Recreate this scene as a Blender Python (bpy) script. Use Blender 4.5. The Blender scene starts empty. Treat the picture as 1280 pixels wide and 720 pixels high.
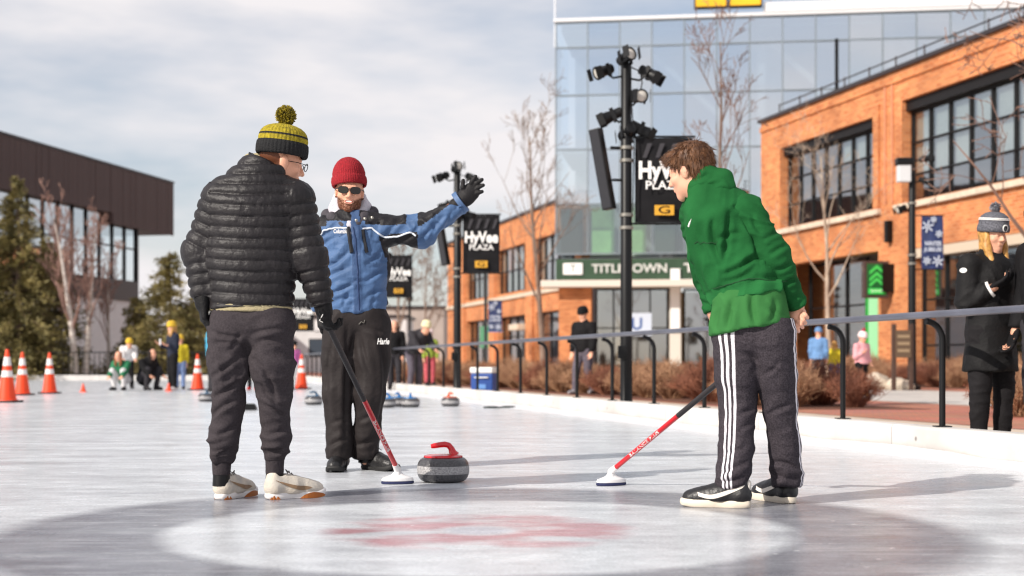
import bpy, bmesh, math, random
import numpy as np
from mathutils import Vector, Matrix

rng = np.random.default_rng(7)
random.seed(7)
S = bpy.context.scene
COL = S.collection
PI = math.pi

# ---------------------------------------------------------------- camera
CAM_H = 0.65          # crouching photographer
FPX = 1778.0          # focal length in pixels of a 1280 wide frame (50 mm)
HOR = 455.0           # row of the horizon in a 1280x720 frame
cam_d = bpy.data.cameras.new('camera')
cam = bpy.data.objects.new('camera', cam_d)
COL.objects.link(cam)
cam.location = (0, 0, CAM_H)
cam.rotation_euler = (PI / 2, 0, 0)
cam_d.sensor_width = 36.0
cam_d.lens = 36.0 * FPX / 1280.0
cam_d.shift_y = (HOR - 360.0) / 1280.0
cam_d.clip_start = 0.05
cam_d.clip_end = 3000
cam_d.dof.use_dof = True
cam_d.dof.focus_distance = 7.3
cam_d.dof.aperture_fstop = 2.4
S.camera = cam

# ---------------------------------------------------------------- light
SUN_EL = math.radians(32)
SHADOW = Vector((0.76, 0.65, 0)).normalized()      # way the shadows fall on the ice
sun_d = bpy.data.lights.new('sun', 'SUN')
sun_d.energy = 5.0
sun_d.angle = math.radians(0.55)
sun_d.color = (1.0, 0.93, 0.84)
sun = bpy.data.objects.new('sun', sun_d)
COL.objects.link(sun)
to_sun = Vector((-SHADOW.x * math.cos(SUN_EL), -SHADOW.y * math.cos(SUN_EL), math.sin(SUN_EL)))
sun.rotation_euler = to_sun.to_track_quat('Z', 'Y').to_euler()
sun.location = (-20, -20, 30)

W = bpy.data.worlds.new('World')
S.world = W
W.use_nodes = True
nt = W.node_tree
nt.nodes.clear()
out = nt.nodes.new('ShaderNodeOutputWorld')
bg = nt.nodes.new('ShaderNodeBackground')
bg.inputs['Strength'].default_value = 0.12
sky = nt.nodes.new('ShaderNodeTexSky')
sky.sky_type = 'NISHITA'
sky.sun_disc = False
sky.sun_elevation = SUN_EL
sky.sun_rotation = math.atan2(to_sun.x, to_sun.y)
sky.air_density = 1.0
sky.dust_density = 1.2
sky.ozone_density = 1.5
# thin winter cloud spread over the whole sky
tc = nt.nodes.new('ShaderNodeTexCoord')
mp = nt.nodes.new('ShaderNodeMapping')
mp.inputs['Scale'].default_value = (1.0, 1.0, 3.4)
nz = nt.nodes.new('ShaderNodeTexNoise')
nz.inputs['Scale'].default_value = 3.1
nz.inputs['Detail'].default_value = 5
nz.inputs['Roughness'].default_value = 0.55
rp = nt.nodes.new('ShaderNodeValToRGB')
rp.color_ramp.elements[0].position = 0.36
rp.color_ramp.elements[0].color = (0.30, 0.30, 0.30, 1)
rp.color_ramp.elements[1].position = 0.62
rp.color_ramp.elements[1].color = (1.0, 1.0, 1.0, 1)
mx = nt.nodes.new('ShaderNodeMix')
mx.data_type = 'RGBA'
mx.inputs['B'].default_value = (7.7, 7.4, 7.5, 1)      # cloud radiance in the sky texture's units
L = nt.links.new
L(tc.outputs['Generated'], mp.inputs['Vector'])
L(mp.outputs['Vector'], nz.inputs['Vector'])
L(nz.outputs['Fac'], rp.inputs['Fac'])
L(rp.outputs['Color'], mx.inputs['Factor'])
L(sky.outputs['Color'], mx.inputs['A'])
L(mx.outputs['Result'], bg.inputs['Color'])
L(bg.outputs['Background'], out.inputs['Surface'])

S.render.engine = 'CYCLES'
S.view_settings.view_transform = 'Standard'
S.view_settings.look = 'None'
S.view_settings.exposure = 0.0
S.view_settings.gamma = 1.0
S.view_settings.use_curve_mapping = False
S.cycles.use_denoising = True
try:
    S.cycles.denoiser = 'OPENIMAGEDENOISE'
    S.cycles.denoising_prefilter = 'ACCURATE'
except Exception:
    pass
S.cycles.max_bounces = 6
S.cycles.diffuse_bounces = 3
S.cycles.glossy_bounces = 3
S.cycles.transparent_max_bounces = 12
S.cycles.sample_clamp_indirect = 6.0
S.cycles.filter_width = 1.2

# ================================================================ helpers
def C(r, g, b):
    f = lambda v: (v / 255.0) / 12.92 if v <= 10 else (((v / 255.0) + 0.055) / 1.055) ** 2.4
    return (f(r), f(g), f(b))

def at(px, py, Y):
    """world point seen at a pixel of the 1280x720 frame, Y metres down the view"""
    return np.array([(px - 640.0) / FPX * Y, Y, CAM_H + (HOR - py) / FPX * Y])

def to_px(v):
    v = np.asarray(v)
    return 640 + v[:, 0] / v[:, 1] * FPX, HOR - (v[:, 2] - CAM_H) / v[:, 1] * FPX

def unit(v):
    v = np.asarray(v, float)
    return v / max(np.linalg.norm(v), 1e-9)

MATS = {}
def mat(name, col, rough=0.6, spec=0.5, metal=0.0, var=0.0, var_scale=8.0, bump=0.0, bump_scale=60.0,
        col2=None, attr=None, attr_col=None, coat=0.0, sheen=0.0, stretch=None, emit=None, attr2=None, attr2_col=None, bump_detail=4, attr_soft=0.04, rvar=0.0):
    """principled material: base colour broken up by noise, fine relief, and up to two colours switched by mesh attributes"""
    if name in MATS:
        return MATS[name]
    m = bpy.data.materials.new(name)
    m.use_nodes = True
    t = m.node_tree
    b = t.nodes['Principled BSDF']
    b.inputs['Base Color'].default_value = (*col, 1)
    b.inputs['Roughness'].default_value = rough
    b.inputs['Specular IOR Level'].default_value = spec
    b.inputs['Metallic'].default_value = metal
    if coat:
        b.inputs['Coat Weight'].default_value = coat
        b.inputs['Coat Roughness'].default_value = 0.08
    if sheen:
        b.inputs['Sheen Weight'].default_value = sheen
        b.inputs['Sheen Roughness'].default_value = 0.4
    co = t.nodes.new('ShaderNodeTexCoord')
    vec = co.outputs['Object']
    if stretch:
        mp = t.nodes.new('ShaderNodeMapping')
        mp.inputs['Scale'].default_value = stretch
        t.links.new(vec, mp.inputs['Vector'])
        vec = mp.outputs['Vector']
    cur = None
    if var > 0:
        n = t.nodes.new('ShaderNodeTexNoise')
        n.inputs['Scale'].default_value = var_scale
        n.inputs['Detail'].default_value = 5
        t.links.new(vec, n.inputs['Vector'])
        r = t.nodes.new('ShaderNodeValToRGB')
        r.color_ramp.elements[0].position = 0.3
        r.color_ramp.elements[1].position = 0.7
        a = col2 if col2 else tuple(x * (1 - var) for x in col)
        bb = col if col2 else tuple(min(1, x * (1 + var)) for x in col)
        r.color_ramp.elements[0].color = (*a, 1)
        r.color_ramp.elements[1].color = (*bb, 1)
        t.links.new(n.outputs['Fac'], r.inputs['Fac'])
        cur = r.outputs['Color']
    for an, ac in ((attr, attr_col), (attr2, attr2_col)):
        if an:
            at_ = t.nodes.new('ShaderNodeAttribute')
            at_.attribute_name = an
            mr = t.nodes.new('ShaderNodeMapRange')
            mr.inputs['From Min'].default_value = 0.5 - attr_soft
            mr.inputs['From Max'].default_value = 0.5 + attr_soft
            t.links.new(at_.outputs['Fac'], mr.inputs['Value'])
            mi = t.nodes.new('ShaderNodeMix')
            mi.data_type = 'RGBA'
            t.links.new(mr.outputs['Result'], mi.inputs['Factor'])
            if cur is not None:
                t.links.new(cur, mi.inputs['A'])
            else:
                mi.inputs['A'].default_value = (*col, 1)
            mi.inputs['B'].default_value = (*ac, 1)
            cur = mi.outputs['Result']
    if cur is not None:
        t.links.new(cur, b.inputs['Base Color'])
    if bump > 0:
        n2 = t.nodes.new('ShaderNodeTexNoise')
        n2.inputs['Scale'].default_value = bump_scale
        n2.inputs['Detail'].default_value = bump_detail
        t.links.new(vec, n2.inputs['Vector'])
        bp = t.nodes.new('ShaderNodeBump')
        bp.inputs['Strength'].default_value = bump
        bp.inputs['Distance'].default_value = 0.01
        t.links.new(n2.outputs['Fac'], bp.inputs['Height'])
        t.links.new(bp.outputs['Normal'], b.inputs['Normal'])
    if rvar > 0:
        n3 = t.nodes.new('ShaderNodeTexNoise')
        n3.inputs['Scale'].default_value = 6
        t.links.new(vec, n3.inputs['Vector'])
        mr = t.nodes.new('ShaderNodeMapRange')
        mr.inputs['To Min'].default_value = max(0.02, rough - rvar)
        mr.inputs['To Max'].default_value = min(1, rough + rvar)
        t.links.new(n3.outputs['Fac'], mr.inputs['Value'])
        t.links.new(mr.outputs['Result'], b.inputs['Roughness'])
    if emit:
        b.inputs['Emission Color'].default_value = (*emit[0], 1)
        b.inputs['Emission Strength'].default_value = emit[1]
    MATS[name] = m
    return m

def tag(o, label=None, cat=None, group=None, kind=None):
    if label: o['label'] = label
    if cat: o['category'] = cat
    if group: o['group'] = group
    if kind: o['kind'] = kind
    return o

def empty(name, loc=(0, 0, 0), rz=0.0, label=None, cat=None, group=None):
    o = bpy.data.objects.new(name, None)
    o.empty_display_size = 0.2
    o.location = loc
    o.rotation_euler = (0, 0, rz)
    COL.objects.link(o)
    tag(o, label, cat, group)
    return o

def mesh_from(verts, faces, name='m'):
    me = bpy.data.meshes.new(name)
    me.from_pydata([tuple(map(float, v)) for v in verts], [], [tuple(int(i) for i in f) for f in faces])
    return me

def quads_mesh(verts, quads, name='m'):
    verts = np.asarray(verts, np.float32)
    quads = np.asarray(quads, np.int32)
    me = bpy.data.meshes.new(name)
    me.vertices.add(len(verts))
    me.vertices.foreach_set('co', verts.ravel())
    me.loops.add(quads.size)
    me.loops.foreach_set('vertex_index', quads.ravel())
    me.polygons.add(len(quads))
    me.polygons.foreach_set('loop_start', np.arange(0, quads.size, quads.shape[1], dtype=np.int32))
    me.update(calc_edges=True)
    me.validate()
    return me

def link(name, me, material, parent=None, smooth=False, loc=None):
    o = bpy.data.objects.new(name, me)
    COL.objects.link(o)
    if material is not None and len(me.materials) == 0:
        me.materials.append(material)
    if smooth:
        me.polygons.foreach_set('use_smooth', np.ones(len(me.polygons), bool))
    if parent is not None:
        o.parent = parent
    if loc is not None:
        o.location = loc
    return o

def set_attr(me, name, vals):
    a = me.attributes.new(name, 'FLOAT', 'POINT')
    a.data.foreach_set('value', np.asarray(vals, np.float32))

def base_of(parent):
    """children are modelled in world coordinates; this is what to subtract for a parent empty"""
    o = np.zeros(3)
    while parent is not None:
        o += np.array(parent.location)
        parent = parent.parent
    return o

# ---- box and tube collector ------------------------------------------------
class MB:
    def __init__(s):
        s.v = []; s.f = []
    def box(s, c, size, axes=None):
        c = np.asarray(c, float)
        ax = np.eye(3) if axes is None else np.asarray(axes, float)
        h = np.asarray(size, float) / 2
        n = len(s.v)
        for sx in (-1, 1):
            for sy in (-1, 1):
                for sz in (-1, 1):
                    s.v.append(c + ax[0] * sx * h[0] + ax[1] * sy * h[1] + ax[2] * sz * h[2])
        for q in ((0, 1, 3, 2), (4, 6, 7, 5), (0, 4, 5, 1), (2, 3, 7, 6), (0, 2, 6, 4), (1, 5, 7, 3)):
            s.f.append([n + i for i in q])
        return s
    def span(s, lo, hi):
        lo = np.asarray(lo, float); hi = np.asarray(hi, float)
        return s.box((lo + hi) / 2, np.abs(hi - lo))
    def tube(s, pts, r, n=8, cap=True, flat=None):
        pts = [np.asarray(p, float) for p in pts]
        rs = r if hasattr(r, '__len__') else [r] * len(pts)
        up = np.array([0.13, 0.21, 0.97])
        base = len(s.v)
        prev = None
        for i, p in enumerate(pts):
            d = unit(pts[min(i + 1, len(pts) - 1)] - pts[max(i - 1, 0)])
            if prev is None:
                a = np.cross(d, up)
                if np.linalg.norm(a) < 0.2:
                    a = np.cross(d, np.array([1.0, 0.1, 0]))
                a = unit(a)
            else:
                a = unit(prev - d * np.dot(prev, d))
            prev = a
            b = np.cross(d, a)
            for k in range(n):
                t = 2 * PI * k / n
                s.v.append(p + (a * math.cos(t) + b * math.sin(t)) * rs[i])
        for i in range(len(pts) - 1):
            for k in range(n):
                s.f.append([base + i * n + k, base + i * n + (k + 1) % n, base + (i + 1) * n + (k + 1) % n, base + (i + 1) * n + k])
        if cap:
            s.f.append([base + k for k in range(n)][::-1])
            e = base + (len(pts) - 1) * n
            s.f.append([e + k for k in range(n)])
        return s
    def poly(s, pts):
        n = len(s.v)
        s.v += [np.asarray(p, float) for p in pts]
        s.f.append(list(range(n, n + len(pts))))
        return s
    def prism(s, pts, d):
        """closed outline pushed along vector d"""
        d = np.asarray(d, float)
        n = len(s.v); k = len(pts)
        s.v += [np.asarray(p, float) for p in pts] + [np.asarray(p, float) + d for p in pts]
        s.f.append(list(range(n, n + k))[::-1])
        s.f.append(list(range(n + k, n + 2 * k)))
        for i in range(k):
            s.f.append([n + i, n + (i + 1) % k, n + k + (i + 1) % k, n + k + i])
        return s
    def lathe(s, prof, c=(0, 0, 0), axis=(0, 0, 1), n=32, sx=1.0, sy=1.0, fwd=None):
        c = np.asarray(c, float); u = unit(axis)
        a = np.cross(u, np.array([0.0, 1.0, 0.0])) if fwd is None else np.cross(np.asarray(fwd, float), u)
        if np.linalg.norm(a) < 1e-3:
            a = np.array([1.0, 0, 0])
        a = unit(a); b = np.cross(u, a)
        base = len(s.v)
        for (r, z) in prof:
            for k in range(n):
                t = 2 * PI * k / n
                s.v.append(c + u * z + a * (math.cos(t) * r * sx) + b * (math.sin(t) * r * sy))
        for i in range(len(prof) - 1):
            for k in range(n):
                s.f.append([base + i * n + k, base + i * n + (k + 1) % n, base + (i + 1) * n + (k + 1) % n, base + (i + 1) * n + k])
        s.f.append([base + k for k in range(n)][::-1])
        e = base + (len(prof) - 1) * n
        s.f.append([e + k for k in range(n)])
        return s
    def build(s, name, material, parent=None, smooth=False, bevel=0.0, local=False):
        """coordinates are world unless local=True"""
        v = np.array(s.v)
        if not local and parent is not None:
            v = v - base_of(parent)
        me = mesh_from(v, s.f, name)
        bm = bmesh.new(); bm.from_mesh(me)
        bmesh.ops.recalc_face_normals(bm, faces=bm.faces)
        if bevel:
            ed = [e for e in bm.edges if len(e.link_faces) == 2 and e.calc_face_angle(0) > 0.6]
            bmesh.ops.bevel(bm, geom=ed, offset=bevel, segments=2, affect='EDGES', profile=0.6)
        bm.to_mesh(me); bm.free()
        o = link(name, me, material, parent, smooth)
        if smooth:
            o.data.set_sharp_from_angle(angle=math.radians(40))
        return o

def text_verts(s, size=1.0, bold=0.0, spacing=1.0, shear=0.0, align='CENTER', extrude=0.0):
    cu = bpy.data.curves.new('t', 'FONT')
    cu.body = s; cu.size = size; cu.offset = bold; cu.space_character = spacing; cu.shear = shear
    cu.align_x = align; cu.align_y = 'CENTER'; cu.extrude = extrude
    cu.resolution_u = 3
    ob = bpy.data.objects.new('t', cu)
    COL.objects.link(ob)
    me = bpy.data.meshes.new_from_object(ob)
    bpy.data.objects.remove(ob)
    v = np.array([tuple(x.co) for x in me.vertices])
    f = [tuple(p.vertices) for p in me.polygons]
    bpy.data.meshes.remove(me)
    return v, f

def lettering(s, origin, right, up, size, material, parent, name='lettering', bold=0.0, lift=0.004, spacing=1.0, shear=0.0, width=None, extrude=0.0, stretch=1.0):
    """flat lettering standing on a surface; right and up span the surface"""
    v, f = text_verts(s, size, bold, spacing, shear, extrude=extrude)
    right = unit(right); up = unit(up); nrm = np.cross(right, up)
    if width:
        w = v[:, 0].max() - v[:, 0].min()
        v[:, 0] *= width / w
    v[:, 1] *= stretch
    p = np.asarray(origin) + v[:, :1] * right + v[:, 1:2] * up + (v[:, 2:3] + lift) * nrm
    me = mesh_from(p - base_of(parent), f, name)
    return link(name, me, material, parent)

# ---- noise -------------------------------------------------------------------
def _hash(i, j, k):
    h = (i * 374761393 + j * 668265263 + k * 2147483647 + 1013904223) & 0xFFFFFFFF
    h = ((h ^ (h >> 13)) * 1274126177) & 0xFFFFFFFF
    h = ((h ^ (h >> 16)) * 2246822519) & 0xFFFFFFFF
    return ((h ^ (h >> 15)) & 0xFFFF) / 65535.0

def vnoise(p):
    p = np.asarray(p, float)
    i = np.floor(p).astype(np.int64)
    f = p - i
    f = f * f * f * (f * (f * 6 - 15) + 10)
    r = 0
    for a in (0, 1):
        for b in (0, 1):
            for c in (0, 1):
                w = (f[:, 0] if a else 1 - f[:, 0]) * (f[:, 1] if b else 1 - f[:, 1]) * (f[:, 2] if c else 1 - f[:, 2])
                r = r + w * _hash(i[:, 0] + a, i[:, 1] + b, i[:, 2] + c)
    return r

def ridged(p):
    return (1 - np.abs(2 * vnoise(p) - 1)) ** 2

# ---- signed distance bodies, meshed by surface nets ----------------------------
def axis_pts(lo, hi, h, fine=()):
    out = [lo]
    x = lo
    while x < hi:
        st = h
        for (a, b, hf) in fine:
            if a - h <= x <= b:
                st = min(st, hf)
        x += st
        out.append(x)
    return np.array(out)

def cone(a, b, ra, rb=None, flat=None, k=None, sub=False, cap=False):
    return dict(t='c', cap=cap, a=np.asarray(a, float), b=np.asarray(b, float), ra=ra, rb=ra if rb is None else rb, flat=flat, k=k, sub=sub)

def chain(pts, rs, **kw):
    cap = kw.pop('cap', False)
    return [cone(pts[i], pts[i + 1], rs[i], rs[i + 1], cap=cap and i == len(pts) - 2, **kw) for i in range(len(pts) - 1)]

def ell(c, r, rot=None, k=None, sub=False):
    return dict(t='e', c=np.asarray(c, float), r=np.asarray(r, float), rot=np.eye(3) if rot is None else np.asarray(rot, float), k=k, sub=sub)

def sdf_mesh(prims, h, k=0.03, cuts=(), fine=((), (), ()), cut_k=0.0):
    lo = np.full(3, 1e9); hi = -lo
    for p in prims:
        if p['sub']: continue
        if p['t'] == 'c':
            ra, rb = p['ra'], p['rb']
            lo = np.minimum(lo, np.minimum(p['a'] - ra, p['b'] - rb)); hi = np.maximum(hi, np.maximum(p['a'] + ra, p['b'] + rb))
        else:
            e = np.abs(p['rot'].T) @ p['r']
            lo = np.minimum(lo, p['c'] - e); hi = np.maximum(hi, p['c'] + e)
    m = 2.5 * h + 0.01
    ax = [axis_pts(lo[i] - m, hi[i] + m, h, fine[i]) for i in range(3)]
    F = np.full([len(a) for a in ax], 0.5, np.float32)
    for p in prims:
        kk = p['k'] if p['k'] is not None else k
        if p['t'] == 'c':
            R = max(p['ra'], p['rb'])
            plo = np.minimum(p['a'], p['b']) - R; phi = np.maximum(p['a'], p['b']) + R
        else:
            e = np.abs(p['rot'].T) @ p['r']
            plo = p['c'] - e; phi = p['c'] + e
        mg = max(kk * 1.2, 3 * h) + 0.012
        sl = []
        for i in range(3):
            i0 = max(0, np.searchsorted(ax[i], plo[i] - mg) - 1); i1 = min(len(ax[i]), np.searchsorted(ax[i], phi[i] + mg) + 1)
            sl.append(slice(i0, i1))
        X = ax[0][sl[0]][:, None, None]; Y = ax[1][sl[1]][None, :, None]; Z = ax[2][sl[2]][None, None, :]
        if p['t'] == 'c':
            a, b = p['a'], p['b']
            dx, dy, dz = X - a[0], Y - a[1], Z - a[2]
            ab = b - a
            L2 = max(float(ab @ ab), 1e-12)
            t = np.clip((dx * ab[0] + dy * ab[1] + dz * ab[2]) / L2, 0, 1)
            qx, qy, qz = dx - t * ab[0], dy - t * ab[1], dz - t * ab[2]
            sc = 1.0
            if p['flat'] is not None:
                n, f = unit(p['flat'][0]), p['flat'][1]
                w = (qx * n[0] + qy * n[1] + qz * n[2]) * (1 / f - 1)
                qx, qy, qz = qx + w * n[0], qy + w * n[1], qz + w * n[2]
                sc = f
            ln = np.sqrt(qx * qx + qy * qy + qz * qz)
            d = (ln - (p['ra'] + (p['rb'] - p['ra']) * t))
            if sc != 1.0:
                d = d * (sc + (1 - sc) * 0.35)
            if p['cap']:
                un = ab / math.sqrt(L2)
                d = np.maximum(d, dx * un[0] + dy * un[1] + dz * un[2] - math.sqrt(L2))
        else:
            r = p['rot']
            dx, dy, dz = X - p['c'][0], Y - p['c'][1], Z - p['c'][2]
            q = [(r[i, 0] * dx + r[i, 1] * dy + r[i, 2] * dz) for i in range(3)]
            k0 = np.sqrt((q[0] / p['r'][0]) ** 2 + (q[1] / p['r'][1]) ** 2 + (q[2] / p['r'][2]) ** 2)
            k1 = np.sqrt((q[0] / p['r'][0] ** 2) ** 2 + (q[1] / p['r'][1] ** 2) ** 2 + (q[2] / p['r'][2] ** 2) ** 2)
            d = k0 * (k0 - 1) / np.maximum(k1, 1e-6)
        f0 = F[sl[0], sl[1], sl[2]]
        if p['sub']:
            d = -d
            hh = np.clip(kk - np.abs(f0 - d), 0, None) / kk if kk > 0 else 0
            F[sl[0], sl[1], sl[2]] = np.maximum(f0, d) + hh * hh * kk * 0.25
        else:
            hh = np.clip(kk - np.abs(f0 - d), 0, None) / kk if kk > 0 else 0
            F[sl[0], sl[1], sl[2]] = np.minimum(f0, d) - hh * hh * kk * 0.25
    for (pt, n) in cuts:
        n = unit(n); pt = np.asarray(pt, float)
        pl = (ax[0][:, None, None] - pt[0]) * n[0] + (ax[1][None, :, None] - pt[1]) * n[1] + (ax[2][None, None, :] - pt[2]) * n[2]
        F = np.maximum(F, pl.astype(np.float32))
    return nets(F, ax)

def nets(F, ax):
    ins = (F < 0)
    c = np.zeros([s - 1 for s in F.shape], np.uint8)
    for a in (0, 1):
        for b in (0, 1):
            for d in (0, 1):
                c += ins[a:F.shape[0] - 1 + a, b:F.shape[1] - 1 + b, d:F.shape[2] - 1 + d]
    act = (c > 0) & (c < 8)
    ijk = np.argwhere(act)
    idx = np.full(c.shape, -1, np.int32)
    idx[act] = np.arange(len(ijk))
    acc = np.zeros((len(ijk), 3)); cnt = np.zeros(len(ijk))
    crn = {}
    for a in (0, 1):
        for b in (0, 1):
            for d in (0, 1):
                crn[(a, b, d)] = F[ijk[:, 0] + a, ijk[:, 1] + b, ijk[:, 2] + d]
    def pos(o):
        return np.stack([ax[q][ijk[:, q] + o[q]] for q in range(3)], 1)
    for o1 in crn:
        for q in range(3):
            if o1[q] == 0:
                o2 = list(o1); o2[q] = 1; o2 = tuple(o2)
                v1, v2 = crn[o1], crn[o2]
                m = (v1 < 0) != (v2 < 0)
                if not m.any(): continue
                t = (v1[m] / (v1[m] - v2[m]))[:, None]
                acc[m] += pos(o1)[m] * (1 - t) + pos(o2)[m] * t
                cnt[m] += 1
    verts = acc / np.maximum(cnt, 1)[:, None]
    Q = []
    n0, n1, n2 = F.shape
    e = ins[:-1] != ins[1:]
    w = np.argwhere(e[:, 1:-1, 1:-1]) + [0, 1, 1]
    i, j, k = w.T
    q = np.stack([idx[i, j - 1, k - 1], idx[i, j, k - 1], idx[i, j, k], idx[i, j - 1, k]], 1)
    fl = ~ins[i, j, k]
    q[fl] = q[fl][:, ::-1]; Q.append(q)
    e = ins[:, :-1] != ins[:, 1:]
    w = np.argwhere(e[1:-1, :, 1:-1]) + [1, 0, 1]
    i, j, k = w.T
    q = np.stack([idx[i - 1, j, k - 1], idx[i - 1, j, k], idx[i, j, k], idx[i, j, k - 1]], 1)
    fl = ~ins[i, j, k]
    q[fl] = q[fl][:, ::-1]; Q.append(q)
    e = ins[:, :, :-1] != ins[:, :, 1:]
    w = np.argwhere(e[1:-1, 1:-1, :]) + [1, 1, 0]
    i, j, k = w.T
    q = np.stack([idx[i - 1, j - 1, k], idx[i, j - 1, k], idx[i, j, k], idx[i - 1, j, k]], 1)
    fl = ~ins[i, j, k]
    q[fl] = q[fl][:, ::-1]; Q.append(q)
    return verts, np.concatenate(Q)

def normals(v, q):
    n = np.cross(v[q[:, 2]] - v[q[:, 0]], v[q[:, 3]] - v[q[:, 1]])
    out = np.zeros_like(v)
    for i in range(4):
        for c in range(3):
            out[:, c] += np.bincount(q[:, i], n[:, c], len(v))
    return out / np.maximum(np.linalg.norm(out, axis=1), 1e-12)[:, None]

def relax(v, q, it=2, f=0.5):
    e = np.concatenate([q[:, [0, 1]], q[:, [1, 2]], q[:, [2, 3]], q[:, [3, 0]]])
    for _ in range(it):
        s = np.zeros_like(v); c = np.bincount(e[:, 0], minlength=len(v)) + np.bincount(e[:, 1], minlength=len(v))
        for d in range(3):
            s[:, d] = np.bincount(e[:, 0], v[e[:, 1], d], len(v)) + np.bincount(e[:, 1], v[e[:, 0], d], len(v))
        v = v * (1 - f) + f * s / np.maximum(c, 1)[:, None]
    return v

def along(v, bones):
    """nearest bone of a list of (a, b): index, metres along it from the list's start of that limb, t"""
    best = np.full(len(v), 1e9); bi = np.zeros(len(v), int); bs = np.zeros(len(v)); bt = np.zeros(len(v))
    for i, (a, b, r, off) in enumerate(bones):
        ab = b - a; L_ = np.linalg.norm(ab)
        t = np.clip((v - a) @ ab / (L_ * L_), 0, 1)
        d = np.linalg.norm(v - a - t[:, None] * ab, axis=1) / r
        m = d < best
        best[m] = d[m]; bi[m] = i; bs[m] = off + t[m] * L_; bt[m] = t[m]
    return bi, bs, bt

def emit(name, vq, material, parent, attrs=None, relax_it=1):
    v, q = vq
    if relax_it:
        v = relax(v, q, relax_it, 0.4)
    me = quads_mesh(v - base_of(parent), q, name)
    if attrs:
        for k_, a in attrs.items():
            set_attr(me, k_, a)
    return link(name, me, material, parent, smooth=True)

def surf_at(v, px, py, rad=3.0):
    """point of a surface (vertex cloud) nearest to the camera around a pixel"""
    x, y = to_px(v)
    d = (x - px) ** 2 + (y - py) ** 2
    m = np.where(d < rad * rad)[0]
    if len(m) == 0:
        return v[np.argmin(d)].copy()
    Y = v[m, 1].min()
    mm = m[v[m, 1] < Y + 0.04]
    w = 1 / (d[mm] + 0.2)
    return (v[mm] * w[:, None]).sum(0) / w.sum()

# ================================================================ the ice
def E(Y, c=5.53):
    return c - 0.25 * Y
e_dir = np.array([-0.2425, 0.9701, 0.0]); n_out = np.array([0.9701, 0.2425, 0.0]); UP = np.array([0, 0, 1.0])

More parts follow.
